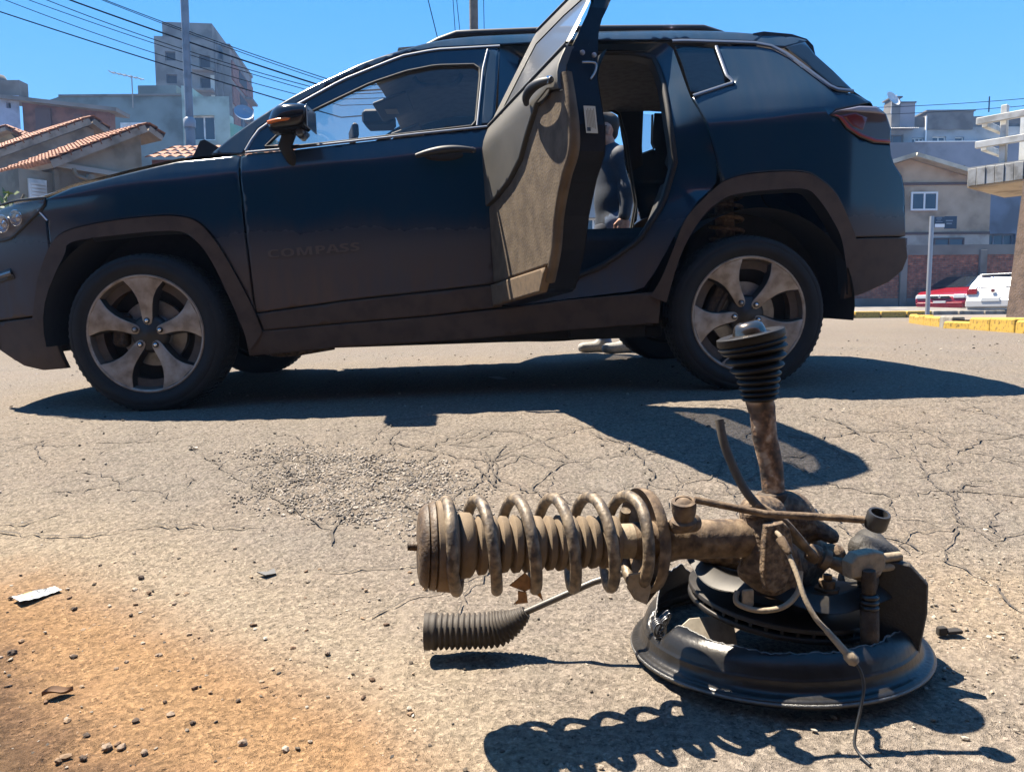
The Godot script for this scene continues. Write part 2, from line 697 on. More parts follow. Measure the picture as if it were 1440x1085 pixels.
	M.spring = mat("dusty spring steel", Color.WHITE, 0.55, 0.15, ramp_tex(512, noise(33, 0.014, 6), [Color(0.032, 0.026, 0.022), Color(0.095, 0.070, 0.047), Color(0.165, 0.123, 0.080), Color(0.25, 0.195, 0.132)], [0.25, 0.42, 0.58, 0.8]), 7.0, T.fine, 0.10)
	M.oily = mat("greasy black rubber", Color(0.42, 0.38, 0.36), 0.35, 0.0, T.oily, 8.0, T.fine, 0.05)
	M.black_hose = mat("dusty black hose", Color(1.7, 1.6, 1.5).clamp(), 0.7, 0.0, T.oily, 9.0)
	M.brake = mat("worn disc", Color(0.040, 0.036, 0.033), 0.5, 0.6, T.tone, 8.0)
	M.rim_metal = mat("gunmetal rim paint", Color(0.034, 0.032, 0.031), 0.34, 0.55, T.tone, 5.0, T.fine, 0.05)
	M.torn = mat("torn bright alloy", Color(0.24, 0.235, 0.23), 0.5, 0.8, T.tone, 20.0, T.grit, 0.12)
	M.iron_flake = mat("rust flake", Color(0.30, 0.16, 0.06), 0.85, 0.0, T.tone, 20.0)

	M.road = StandardMaterial3D.new()
	M.road.resource_name = "worn asphalt"
	M.road.vertex_color_use_as_albedo = true
	M.road.albedo_texture = T.road
	M.road.roughness = 0.92
	M.road.metallic_specular = 0.25
	M.road.heightmap_enabled = true
	M.road.heightmap_texture = T.rise
	M.road.heightmap_scale = 0.8
	M.stone = mat("loose stone", Color.WHITE, 0.9, 0.0, T.tone, 30.0)
	M.stone.vertex_color_use_as_albedo = true
	M.mirror_shell = mat("glossy black shell", Color(0.012, 0.013, 0.016), 0.12)
	M.door_skin = mat("dusty paint of the open door", Color.WHITE, 0.62, 0.0, ramp_tex(256, noise(72, 0.015, 5), [Color(0.032, 0.030, 0.025), Color(0.041, 0.037, 0.031), Color(0.052, 0.047, 0.039)], [0.2, 0.5, 0.85]), 1.2)
	M.door_skin.metallic_specular = 0.6
	M.door_clad = mat("muddy cladding", Color(0.125, 0.082, 0.046), 0.9, 0.0, T.rust, 4.0, T.grit, 0.1)
	M.door_clad.albedo_texture = T.tone
	M.shut = mat("dark shut face paint", Color(0.006, 0.008, 0.014), 0.5, 0.0, T.tone, 3.0, null, 0.0, 0.3)
	M.door_mud = mat("muddy paint of the open door", Color.WHITE, 0.85, 0.0, ramp_tex(256, noise(74, 0.03, 6), [Color(0.062, 0.040, 0.022), Color(0.085, 0.058, 0.033), Color(0.108, 0.076, 0.046)], [0.25, 0.5, 0.8]), 1.3, T.grit, 0.08)
	M.dusty_glass = glass("dusty side glass", Color(0.085, 0.09, 0.10), 0.72, 0.3)
	M.privacy = glass("privacy glass pane", Color(0.008, 0.010, 0.013), 0.72)
	M.faded_ink = mat("faded print", Color(0.30, 0.23, 0.14), 0.7)
	M.pale_dust = mat("pale dusty steel", Color(0.26, 0.205, 0.14), 0.8, 0.0, T.tone, 12.0, T.fine, 0.06)
	M.oily_iron = mat("dark oily iron", Color(0.030, 0.026, 0.022), 0.7, 0.1, T.tone, 12.0, T.fine, 0.12)
	M.shaft = mat("flaking rusty shaft", Color.WHITE, 0.75, 0.0, ramp_tex(256, noise(73, 0.02, 5), [Color(0.025, 0.018, 0.014), Color(0.085, 0.045, 0.024), Color(0.22, 0.13, 0.075), Color(0.45, 0.36, 0.27)], [0.25, 0.45, 0.62, 0.85]), 6.0, T.fine, 0.12)
	M.boot = mat("greasy ribbed rubber", Color(0.0095, 0.008, 0.0075), 0.5, 0.0, T.tone, 10.0, T.fine, 0.04, 0.35)
	M.greased = mat("greased bright steel", Color(0.15, 0.125, 0.105), 0.22, 0.9)
	M.dusty_hose = mat("dusty rubber hose", Color(0.075, 0.060, 0.045), 0.8, 0.0, T.tone, 10.0)
	M.socket = mat("blackened socket", Color(0.045, 0.043, 0.042), 0.45, 0.5, T.tone, 10.0)
	M.dark_rod = mat("dark oily rod", Color(0.10, 0.09, 0.08), 0.45, 0.5, T.tone, 12.0)
	M.gaiter = mat("dusty ribbed gaiter", Color(0.040, 0.030, 0.021), 0.7, 0.0, T.tone, 10.0, T.grit, 0.04)
	M.cable_black = mat("black twisted wire", Color(0.02, 0.02, 0.02), 0.5)
	M.scraped = mat("scraped lip", Color(0.15, 0.148, 0.145), 0.45, 0.8, T.tone, 14.0, T.grit, 0.1)
	M.pale_alloy = mat("sooty alloy remnant", Color(0.42, 0.37, 0.30), 0.7, 0.2, T.tone, 10.0)
	M.shield = mat("thin rusty shield", Color(0.030, 0.026, 0.022), 0.55, 0.3, T.tone, 10.0)
	M.mount_dark = mat("worn dark mount rubber", Color(0.62, 0.58, 0.52), 0.6, 0.0, T.rust, 11.0, T.fine, 0.10)
	M.knuckle = mat("rusty cast iron", Color.WHITE, 0.8, 0.05, ramp_tex(512, noise(34, 0.016, 6), [Color(0.028, 0.019, 0.013), Color(0.075, 0.046, 0.028), Color(0.13, 0.088, 0.052), Color(0.20, 0.145, 0.092)], [0.22, 0.42, 0.6, 0.85]), 8.0, T.fine, 0.22)
	M.dark_swarf = mat("dark swarf", Color(0.12, 0.12, 0.125), 0.35, 0.8)


func road_colour(x: float, d: float, na: FastNoiseLite, nb: FastNoiseLite) -> Color:
	var a := na.get_noise_2d(x * 10.0, d * 10.0)
	var b := nb.get_noise_2d(x * 10.0, d * 10.0)
	var c := Color(0.292, 0.252, 0.214)
	c = c.lerp(Color(0.272, 0.242, 0.213), clampf(0.5 + 1.4 * a, 0.0, 1.0))
	c = c * (1.0 + 0.08 * b)
	# the coarse pale belt of road in front of the strut
	# orange earth washed over the near left
	var w := x + 0.10 * a + 0.05 * b
	var line := [Vector2(-1.6, 1.95), Vector2(-1.04, 1.83), Vector2(-0.84, 1.70), Vector2(-0.62, 1.54), Vector2(-0.43, 1.385), Vector2(-0.29, 1.25), Vector2(-0.175, 1.11), Vector2(-0.07, 0.95), Vector2(0.15, 0.55), Vector2(0.5, -0.4)]
	var edge := 1.95
	for i in line.size() - 1:
		if w > line[i].x:
			edge = lerpf(line[i].y, line[i + 1].y, clampf((w - line[i].x) / (line[i + 1].x - line[i].x), 0.0, 1.0))
	var e := edge - d + 0.04 * a + 0.05 * b
	var pale := ss(-0.50, 0.0, e) * (1.0 - ss(0.02, 0.30, e))
	c = c.lerp(Color(0.385, 0.318, 0.238), pale * 0.7)
	c = c.lerp(Color(0.345, 0.216, 0.118), ss(-0.06, 0.26, e))
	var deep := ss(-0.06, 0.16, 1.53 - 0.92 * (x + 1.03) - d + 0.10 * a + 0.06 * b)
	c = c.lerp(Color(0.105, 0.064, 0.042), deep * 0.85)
	# pale dust round the torn rim and on its right
	var pr := ss(0.45, 0.1, absf(d - 1.45 + 0.2 * a)) * ss(0.55, 0.85, x)
	c = c.lerp(Color(0.40, 0.315, 0.225), pr * 0.55)
	# grey patch of loose chippings
	var gx := (x + 0.60) / 0.42
	var gd := (d - 2.35 + 0.55 * (x + 0.60)) / 0.28
	var gp := ss(1.25, 0.5, sqrt(gx * gx + gd * gd) + 0.7 * a)
	c = c.lerp(Color(0.25, 0.215, 0.18), gp * 0.6)
	# farther road is greyer
	c = c.lerp(Color(0.265, 0.228, 0.19) * (1.0 + 0.10 * b), ss(4.5, 9.0, d))
	return c


func ground() -> void:
	var xs := PackedFloat32Array()
	var x := -90.0
	while x < 130.0:
		xs.append(x)
		var far_x := maxf(0.0, maxf(-1.7 - x, x - 1.9))
		x += 0.024 + 0.14 * far_x
	var ds := PackedFloat32Array()
	var d := -60.0
	while d < 260.0:
		ds.append(d)
		var far_d := maxf(0.0, maxf(0.85 - d, d - 3.2))
		d += 0.02 + 0.10 * far_d
	var na := noise(81, 0.10, 4)
	var nb := noise(82, 0.9, 3)
	var nc := noise(83, 3.0, 3)
	var nx := xs.size()
	var nd := ds.size()
	var hs := PackedFloat32Array()
	hs.resize(nx * nd)
	for j in nd:
		for i in nx:
			var w := ss(12.0, 3.0, absf(ds[j]))
			hs[j * nx + i] = gy(xs[i], ds[j]) + w * (0.0045 * nb.get_noise_2d(xs[i] * 10.0, ds[j] * 10.0) + 0.0035 * nc.get_noise_2d(xs[i] * 10.0, ds[j] * 10.0))
	var mb := MB.new()
	for j in nd:
		for i in nx:
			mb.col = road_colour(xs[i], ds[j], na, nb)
			var i0 := maxi(i - 1, 0)
			var i1 := mini(i + 1, nx - 1)
			var j0 := maxi(j - 1, 0)
			var j1 := mini(j + 1, nd - 1)
			var sx := (hs[j * nx + i1] - hs[j * nx + i0]) / (xs[i1] - xs[i0])
			var sd := (hs[j1 * nx + i] - hs[j0 * nx + i]) / (ds[j1] - ds[j0])
			mb.vert(Vector3(xs[i], hs[j * nx + i], -ds[j]), Vector3(-sx, 1.0, sd), Vector2(xs[i], ds[j]) * 2.1)
	mb.ix.resize((nx - 1) * (nd - 1) * 6)
	var k := 0
	for j in nd - 1:
		for i in nx - 1:
			var a := j * nx + i
			for q in [a, a + nx, a + nx + 1, a, a + nx + 1, a + 1]:
				mb.ix[k] = q
				k += 1
	struct("ground", mb, M.road, "worn dusty asphalt road with orange earth washed over one corner")
	cracks()
	gravel()


# dark fissures in the asphalt: thin ragged ribbons lying in the surface
func cracks() -> void:
	var lines := [
		"-0.05,2.67 -0.19,2.59 -0.29,2.60 -0.37,2.50", "-0.47,2.65 -0.29,2.54 -0.09,2.41 0.02,2.46 0.18,2.38 0.36,2.43", "-0.29,2.54 -0.20,2.69 -0.15,2.75 0.0,2.72 0.20,2.71 0.35,2.73",
		"-0.09,2.41 0.05,2.56 0.25,2.72", "-0.14,2.44 -0.04,2.18 0.04,2.17", "0.04,2.46 -0.05,2.34 -0.06,2.18", "0.89,2.38 1.04,2.31 1.23,2.35 1.37,2.28 1.56,2.33 1.9,2.28",
		"1.23,2.35 1.18,2.13 1.18,2.03 1.09,1.85 0.95,1.66 0.98,1.54 0.95,1.39", "1.36,2.34 1.51,2.46 1.68,2.50 2.0,2.47", "0.85,2.33 0.89,2.15 1.02,2.04 1.17,2.08 1.36,2.02 1.6,2.06", "1.39,2.62 1.39,2.40 1.53,2.27 1.7,2.2",
		"-1.15,2.68 -0.90,2.39 -0.76,2.24 -0.59,2.07 -0.46,1.93", "0.36,2.43 0.46,2.36 0.49,2.19 0.39,2.0", "0.55,2.08 0.48,2.14 0.37,2.20 0.25,2.10", "1.09,1.85 1.13,1.76 1.22,1.80 1.5,1.74", "0.89,2.59 1.0,2.51 1.16,2.59 1.4,2.56",
		"0.02,2.46 0.12,2.30 0.10,2.15 0.2,2.02", "0.36,2.43 0.40,2.56 0.52,2.63", "0.62,2.30 0.75,2.36 0.89,2.38", "0.49,2.19 0.62,2.24 0.62,2.30", "1.0,2.51 1.04,2.31", "1.51,2.46 1.56,2.33", "1.02,2.04 0.97,1.92 1.09,1.85", "0.25,2.72 0.4,2.80 0.6,2.78",
		"-0.76,2.24 -0.66,2.3 -0.5,2.27", "-0.9,2.39 -0.8,2.47 -0.62,2.46", "1.23,2.35 1.30,2.46 1.39,2.40", "0.75,2.36 0.72,2.2 0.85,2.08"]
	var mb := MB.new()
	rng.seed = 5
	# finer branches wander off between the main fissures
	for k in 84:
		var at := Vector2(rng.randf_range(-0.5, 2.3), rng.randf_range(1.75, 3.0))
		if k % 5 == 0:
			at = Vector2(rng.randf_range(-2.2, -0.4), rng.randf_range(1.9, 2.8))
		var go := rng.randf() * TAU
		var txt := ""
		for i in rng.randi_range(3, 6):
			txt += "%.3f,%.3f " % [at.x, at.y]
			go += rng.randf_range(-0.8, 0.8)
			at += Vector2(cos(go), sin(go)) * rng.randf_range(0.06, 0.16)
		lines.append(txt)
	for s in lines:
		var p := P2(s)
		var q := []
		for i in p.size() - 1:
			var m := maxi(3, int(p[i].distance_to(p[i + 1]) / 0.018))
			for k in m:
				var jit := 0.0 if k == 0 else 0.009
				q.append(p[i].lerp(p[i + 1], float(k) / m) + Vector2(rng.randf_range(-jit, jit), rng.randf_range(-jit, jit) * 1.4))
		q.append(p[p.size() - 1])
		var base := rng.randf_range(0.0011, 0.0024)
		var la := -1
		var lb := -1
		for i in q.size():
			var dir: Vector2 = (q[mini(i + 1, q.size() - 1)] - q[maxi(i - 1, 0)]).normalized()
			var w := base * rng.randf_range(0.4, 1.9) * ss(0.0, 3.0, minf(i, q.size() - 1 - i) + 0.6)
			var o := Vector2(-dir.y, dir.x) * w
			var e: Vector2 = q[i] + o
			var f: Vector2 = q[i] - o
			var ia := mb.vert(on(e.x, e.y, 0.0062), Vector3.UP)
			var ib := mb.vert(on(f.x, f.y, 0.0062), Vector3.UP)
			if i > 0:
				mb.quad(la, lb, ib, ia)
			la = ia
			lb = ib
	struct("asphalt_cracks", mb, mat("crack", Color(0.055, 0.045, 0.036), 1.0), "network of dark cracks in the asphalt")


func scatter(called: String, label: String, spots: Array, meshes_seed: int, cols: Array) -> void:
	rng.seed = meshes_seed
	var mb := MB.new()
	mb.pebble(Vector3.ZERO, Vector3(0.5, 0.34, 0.42), rng, 3, 6)
	var mm := MultiMesh.new()
	mm.transform_format = MultiMesh.TRANSFORM_3D
	mm.use_colors = true
	mm.mesh = mb.mesh(M.stone)
	mm.instance_count = spots.size()
	for i in spots.size():
		var s: Vector3 = spots[i]
		var b := Basis(Vector3.UP, rng.randf() * TAU) * Basis(Vector3.RIGHT, rng.randf_range(-0.6, 0.6))
		var z := s.z * Vector3(rng.randf_range(0.7, 1.3), rng.randf_range(0.6, 1.0), rng.randf_range(0.7, 1.3))
		mm.set_instance_transform(i, Transform3D(b * Basis.from_scale(z), on(s.x, s.y, s.z * 0.10)))
		var c: Color = cols[rng.randi() % cols.size()]
		mm.set_instance_color(i, c * rng.randf_range(0.75, 1.2))
	var o := MultiMeshInstance3D.new()
	o.name = numbered(called)
	o.multimesh = mm
	add_child(o)
	tag(o, label, "gravel", "", "stuff")


func gravel() -> void:
	rng.seed = 77
	var a := []
	var na := noise(81, 0.10, 4)
	while a.size() < 5200:
		var x := rng.randf_range(-1.25, -0.05)
		var d := rng.randf_range(1.85, 3.0)
		var gx := (x + 0.60) / 0.42
		var gd := (d - 2.35 + 0.55 * (x + 0.60)) / 0.28
		if rng.randf() < ss(1.35, 0.35, sqrt(gx * gx + gd * gd) + 0.9 * na.get_noise_2d(x * 10.0, d * 10.0)):
			a.append(Vector3(x, d, rng.randf_range(0.004, 0.013)))
	scatter("gravel", "grey loose chippings in the worn patch behind the coil spring", a, 101, [Color(0.26, 0.225, 0.19), Color(0.19, 0.165, 0.14), Color(0.33, 0.285, 0.235), Color(0.11, 0.096, 0.08)])
	var b := []
	while b.size() < 4200:
		var x := rng.randf_range(-1.4, -0.15)
		var d := rng.randf_range(0.86, 1.75)
		if rng.randf() < 0.03 + 0.97 * ss(0.12, 0.55, (1.47 - d) - 0.85 * (x + 1.0)):
			b.append(Vector3(x, d, 0.0025 + 0.013 * pow(rng.randf(), 4.0)))
	scatter("gravel", "brown grit on the orange earth in the near left corner", b, 102, [Color(0.20, 0.13, 0.077), Color(0.25, 0.18, 0.12), Color(0.12, 0.07, 0.04), Color(0.28, 0.23, 0.18)])
	var c := []
	while c.size() < 3600:
		var d := 0.85 + 6.0 * pow(rng.randf(), 1.8)
		var x := rng.randf_range(-0.75, 0.75) * (d + 0.4)
		c.append(Vector3(x, d, (0.002 + 0.009 * pow(rng.randf(), 5.0)) * (0.8 + 0.25 * d)))
	scatter("gravel", "scattered small grit over the whole road", c, 103, [Color(0.07, 0.055, 0.04), Color(0.16, 0.13, 0.10), Color(0.34, 0.30, 0.25), Color(0.22, 0.18, 0.14), Color(0.04, 0.035, 0.03)])
	var e := []
	while e.size() < 1500:
		var x := rng.randf_range(0.65, 1.35)
		var d := rng.randf_range(1.0, 1.75)
		e.append(Vector3(x, d, 0.003 + 0.008 * pow(rng.randf(), 3.0)))
	scatter("gravel", "pale crumbs of asphalt to the right of the torn rim", e, 104, [Color(0.29, 0.245, 0.19), Color(0.20, 0.17, 0.135), Color(0.35, 0.31, 0.25)])


# ---------------------------------------------------------------- buildings and street on the left
# a wall in its own xy plane with real openings; rects are x0, y0, x1, y1
func wall_open(x0: float, y0: float, x1: float, y1: float, rects: Array, deep: float) -> MB:
	var mb := MB.new()
	var xs := [x0, x1]
	var ys := [y0, y1]
	for r in rects:
		xs.append_array([r[0], r[2]])
		ys.append_array([r[1], r[3]])
	xs.sort()
	ys.sort()
	for i in xs.size() - 1:
		for j in ys.size() - 1:
			var c := Vector2((xs[i] + xs[i + 1]) * 0.5, (ys[j] + ys[j + 1]) * 0.5)
			if xs[i + 1] - xs[i] < 1e-4 or ys[j + 1] - ys[j] < 1e-4:
				continue
			var hole := false
			for r in rects:
				if c.x > r[0] and c.x < r[2] and c.y > r[1] and c.y < r[3]:
					hole = true
			if not hole:
				mb.face([Vector3(xs[i], ys[j], 0), Vector3(xs[i + 1], ys[j], 0), Vector3(xs[i + 1], ys[j + 1], 0), Vector3(xs[i], ys[j + 1], 0)], Vector3.BACK)
	for r in rects:
		mb.face([Vector3(r[0], r[1], 0), Vector3(r[2], r[1], 0), Vector3(r[2], r[1], -deep), Vector3(r[0], r[1], -deep)], Vector3.UP)
		mb.face([Vector3(r[0], r[3], 0), Vector3(r[2], r[3], 0), Vector3(r[2], r[3], -deep), Vector3(r[0], r[3], -deep)], Vector3.DOWN)
		mb.face([Vector3(r[0], r[1], 0), Vector3(r[0], r[3], 0), Vector3(r[0], r[3], -deep), Vector3(r[0], r[1], -deep)], Vector3.RIGHT)
		mb.face([Vector3(r[2], r[1], 0), Vector3(r[2], r[3], 0), Vector3(r[2], r[3], -deep), Vector3(r[2], r[1], -deep)], Vector3.LEFT)
	return mb


func solid_box(mb: MB, a: Vector3, b: Vector3, bev := 0.0) -> void:
	mb.box((a + b) * 0.5, (b - a).abs(), bev)


func pbox(called: String, par: Node, a: Vector3, b: Vector3, m: Material, bev := 0.0) -> MeshInstance3D:
	var mb := MB.new()
	solid_box(mb, a, b, bev)
	return put(called, mb, m, par)


# window: frame round a pane, the pane a sub-part; bars is the number of panes side by side
func window(par: Node, x0: float, y0: float, x1: float, y1: float, z: float, fm: Material, gm: Material, w := 0.06, bars := 2) -> void:
	var f := MB.new()
	solid_box(f, Vector3(x0, y0, z), Vector3(x0 + w, y1, z + 0.06))
	solid_box(f, Vector3(x1 - w, y0, z), Vector3(x1, y1, z + 0.06))
	solid_box(f, Vector3(x0 + w, y0, z), Vector3(x1 - w, y0 + w, z + 0.06))
	solid_box(f, Vector3(x0 + w, y1 - w, z), Vector3(x1 - w, y1, z + 0.06))
	for k in range(1, bars):
		var xm := lerpf(x0, x1, float(k) / bars)
		solid_box(f, Vector3(xm - w * 0.5, y0 + w, z), Vector3(xm + w * 0.5, y1 - w, z + 0.058))
	var o := put("window", f, fm, par)
	for k in bars:
		var a := lerpf(x0, x1, float(k) / bars)
		var b := lerpf(x0, x1, float(k + 1) / bars)
		pbox("pane", o, Vector3(a + w * 0.5, y0 + w * 0.5, z + 0.015), Vector3(b - w * 0.5, y1 - w * 0.5, z + 0.03), gm)


# clay barrel tiles laid up a slope from a to b (eave to ridge), running back by dep
func tile_roof(called: String, par: Node, a: Vector2, b: Vector2, z0: float, z1: float, m: Material, pitch := 0.22) -> MeshInstance3D:
	var mb := MB.new()
	var nrow := maxi(2, int(a.distance_to(b) / 0.24))
	var up := Vector2(-(b.y - a.y), b.x - a.x).normalized()
	if up.y < 0:
		up = -up
	var nw := int(absf(z1 - z0) / pitch) * 6
	for r in nrow:
		var p := a.lerp(b, float(r) / nrow - 0.02)
		var q := a.lerp(b, float(r + 1) / nrow)
		mb.sheet(nw, 1, func(u: float, v: float) -> Vector3:
			var z := lerpf(z0, z1, u)
			var h := 0.3 * pitch * absf(sin(PI * (z / pitch))) + lerpf(0.035, 0.0, v)
			var w := p.lerp(q, v) + up * h
			return Vector3(w.x, w.y, z), false)
		mb.sheet(nw, 1, func(u: float, v: float) -> Vector3:
			var z := lerpf(z0, z1, u)
			var h := lerpf(-0.05, 0.3 * pitch * absf(sin(PI * (z / pitch))) + 0.035, v)
			var w := p + up * h
			return Vector3(w.x, w.y, z), false)
	return put(called, mb, m, par)


func slab2(a: Vector2, b: Vector2, th: float, z0: float, z1: float) -> MB:
	var mb := MB.new()
	var up := Vector2(-(b.y - a.y), b.x - a.x).normalized() * th
	mb.prism(PackedVector2Array([a, b, b + up, a + up]), z0, z1)
	return mb


func background_left() -> void:
	var wall := mat("greige render", Color(0.29, 0.245, 0.185), 0.9, 0.0, T.cement, 0.3)
	var wall2 := mat("grey render", Color(0.25, 0.235, 0.22), 0.9, 0.0, T.cement, 0.3)
	var white := mat("white paint", Color(0.72, 0.72, 0.70), 0.7, 0.0, T.cement, 0.4)
	var tile := mat("clay tiles", Color.WHITE, 0.85, 0.0, ramp_tex(256, noise(91, 0.03, 4), [Color(0.15, 0.060, 0.034), Color(0.29, 0.125, 0.068), Color(0.38, 0.20, 0.125)], [0.25, 0.5, 0.8]), 0.9)
	var board := mat("pale eaves board", Color(0.33, 0.265, 0.21), 0.8, 0.0, T.cement, 0.5)
	var pane := mat("dark window glass", Color(0.03, 0.045, 0.06), 0.06)
	var pale_blue := mat("pale blue render", Color(0.37, 0.42, 0.55), 0.9, 0.0, T.cement, 0.15)
	var redwall := mat("brown painted brick", Color(0.22, 0.10, 0.065), 0.9, 0.0, T.cement, 0.3)
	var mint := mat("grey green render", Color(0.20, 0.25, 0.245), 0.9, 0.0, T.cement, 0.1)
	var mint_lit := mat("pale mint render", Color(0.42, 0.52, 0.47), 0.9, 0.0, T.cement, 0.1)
	var teal := mat("teal render", Color(0.16, 0.38, 0.40), 0.9, 0.0, T.cement, 0.1)
	var concrete := mat("bare concrete", Color(0.225, 0.208, 0.188), 0.95, 0.0, T.cement, 0.12)
	var brickred := mat("bare red brick", Color(0.26, 0.11, 0.07), 0.95, 0.0, T.cement, 0.5)
	var dark := mat("unlit room", Color(0.02, 0.022, 0.025), 0.9)
	var pipe := mat("grey pipe", Color(0.30, 0.28, 0.25), 0.7)

	# nearest house: gable end with a long tiled slope and a white shutter
	var a := thing("tiled_house", "greige gable house with lowest tiled roof and white shuttered window behind car bonnet", "house", Vector3(-9.24, 0, -16.0), 0.977)
	var mb := MB.new()
	mb.prism(P2("-0.62,-1.0 1.98,-1.0 1.98,4.80 0.06,3.85 0.06,3.62 -0.62,3.62"), -2.2, -0.25)
	put("wall", mb, wall, a)
	put("roof_trim", slab2(Vector2(-0.06, 3.68), Vector2(2.02, 4.80), 0.15, -2.2, 0.0), board, a)
	tile_roof("roof", a, Vector2(-0.10, 3.83), Vector2(2.03, 4.97), -2.25, 0.04, tile, 0.15)
	put("roof_trim", slab2(Vector2(2.02, 4.82), Vector2(2.34, 4.66), 0.12, -2.2, 0.0), board, a)
	tile_roof("roof", a, Vector2(2.38, 4.78), Vector2(2.02, 4.97), -2.25, 0.04, tile, 0.2)
	put("wall_band", slab2(Vector2(0.0, 3.74), Vector2(1.985, 3.72), 0.10, -0.25, -0.13), pipe, a)
	var sh := MB.new()
	solid_box(sh, Vector3(-0.46, 2.6, -0.25), Vector3(-0.12, 3.44, -0.20))
	var win := put("window", sh, white, a)
	for k in 11:
		pbox("slat", win, Vector3(-0.43, 2.65 + k * 0.068, -0.20), Vector3(-0.15, 2.697 + k * 0.068, -0.178), white)
	pbox("pillar", a, Vector3(0.02, -1.0, -0.25), Vector3(0.12, 3.68, -0.16), wall)
	pbox("pillar", a, Vector3(0.72, -1.0, -0.25), Vector3(0.84, 3.69, -0.14), wall)
	var dp := MB.new()
	dp.tube(curve3(P3("0.35,3.74,-0.02 0.4,3.60,-0.02 0.62,3.56,-0.08 0.70,3.42,-0.08 0.70,1.0,-0.08")), 0.04, 8)
	put("drainpipe", dp, wall, a)
	pbox("side_wall", a, Vector3(-2.6, -1.0, -2.4), Vector3(-0.62, 3.55, -2.2), wall2)

	# the house behind it, same shape
	a = thing("tiled_house", "grey gable house with upper tiled roof behind the greige house", "house", Vector3(-11.65, 0, -22.0), 0.977)
	mb = MB.new()
	mb.prism(P2("-3.6,-1.0 0.20,-1.0 0.20,5.98 0.0,6.02 -3.6,4.08"), -3.0, -0.3)
	put("wall", mb, wall2, a)
	put("roof_trim", slab2(Vector2(-3.9, 3.93), Vector2(0.0, 6.05), 0.17, -2.4, 0.0), board, a)
	tile_roof("roof", a, Vector2(-3.95, 4.10), Vector2(0.02, 6.25), -2.45, 0.04, tile, 0.17)
	put("roof_trim", slab2(Vector2(0.0, 6.08), Vector2(0.42, 5.86), 0.15, -2.4, 0.0), board, a)
	tile_roof("roof", a, Vector2(0.46, 6.02), Vector2(0.01, 6.27), -2.45, 0.04, tile, 0.17)
	put("wall_band", slab2(Vector2(-3.2, 4.15), Vector2(0.0, 4.10), 0.12, -0.3, -0.15), pipe, a)

	# a third tiled tip at the left edge
	a = thing("tiled_house", "beige house with small pale tiled gable at the left edge of the photo", "house", Vector3(-18.6, 0, -28.0))
	mb = MB.new()
	mb.prism(P2("-2.5,-1.0 1.2,-1.0 1.2,6.9 0.85,7.25 -2.5,6.1"), -6.0, 0.0)
	put("wall", mb, mat("beige render", Color(0.40, 0.35, 0.24), 0.9, 0.0, T.cement, 0.3), a)
	tile_roof("roof", a, Vector2(-2.6, 6.2), Vector2(0.95, 7.42), -6.2, 0.4, tile)
	tile_roof("roof", a, Vector2(1.6, 7.0), Vector2(0.95, 7.42), -6.2, 0.4, tile)
	put("roof_trim", slab2(Vector2(-2.6, 6.05), Vector2(0.95, 7.27), 0.12, -6.2, 0.38), board, a)

	# pale blue block with a brown brick flank
	a = thing("blue_building", "pale blue rendered building with brown brick flank and flat roof at the left edge", "building", Vector3(-24.0, 0, -42.0))
	put("wall", wall_open(-8.0, -1.0, -2.05, 12.55, [[-2.75, 11.9, -2.5, 12.2]], 0.25), pale_blue, a)
	pbox("window", a, Vector3(-2.75, 11.9, -0.3), Vector3(-2.5, 12.2, -0.22), dark)
	mb = MB.new()
	mb.prism(P2("-2.05,-1.0 2.6,-1.0 2.6,11.72 -2.05,12.3"), -0.8, -0.25)
	put("brick_flank", mb, redwall, a)
	put("roof", slab2(Vector2(-8.0, 12.95), Vector2(3.2, 11.62), 0.20, -1.2, 0.3), concrete, a)
	pbox("parapet", a, Vector3(-8.0, 12.3, -1.1), Vector3(-2.2, 13.45, -0.35), concrete)
	pbox("pilaster", a, Vector3(-1.3, -1.0, -0.24), Vector3(-0.5, 11.9, -0.1), mat("dark brown render", Color(0.10, 0.06, 0.05), 0.9))
	pbox("pilaster", a, Vector3(0.75, -1.0, -0.24), Vector3(1.1, 11.6, -0.1), mat("dull brown render", Color(0.14, 0.075, 0.055), 0.9))
	mb = MB.new()
	mb.lathe([Vector2(0.0, 0.0), Vector2(0.45, 0.0), Vector2(0.5, 0.35), Vector2(0.3, 0.75), Vector2(0.0, 0.85)], 16)
	mb.xf = Transform3D.IDENTITY
	var tk := put("roof_tank", mb, concrete, a)
	tk.position = Vector3(-4.35, 13.45, -2.0)

	# long grey green building
	a = thing("grey_green_building", "long grey green rendered building with pale mint corner below the concrete tower", "building", Vector3(-26.0, 0, -52.0))
	mb = MB.new()
	mb.prism(P2("-6.0,-1.0 4.5,-1.0 4.5,15.3 1.2,15.3 -3.6,15.3 -6.0,14.6"), -12.0, 0.0)
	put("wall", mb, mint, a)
	pbox("coping", a, Vector3(-3.6, 15.3, -12.0), Vector3(4.5, 15.42, 0.1), concrete)
	pbox("wall", a, Vector3(1.4, 15.42, -10.0), Vector3(3.95, 16.1, -0.4), mint)
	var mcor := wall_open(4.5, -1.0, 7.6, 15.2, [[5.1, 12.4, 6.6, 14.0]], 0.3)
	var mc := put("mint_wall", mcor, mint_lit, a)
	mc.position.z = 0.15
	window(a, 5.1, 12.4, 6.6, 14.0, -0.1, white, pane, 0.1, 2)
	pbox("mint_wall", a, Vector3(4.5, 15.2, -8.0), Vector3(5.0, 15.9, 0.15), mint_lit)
	window(a, 0.35, 12.8, 2.0, 13.6, 0.0, white, mat("white slats", Color(0.6, 0.62, 0.62), 0.7), 0.12, 2)
	window(a, -1.3, 12.6, -0.5, 13.6, 0.0, white, pane, 0.08, 1)
	mb = MB.new()
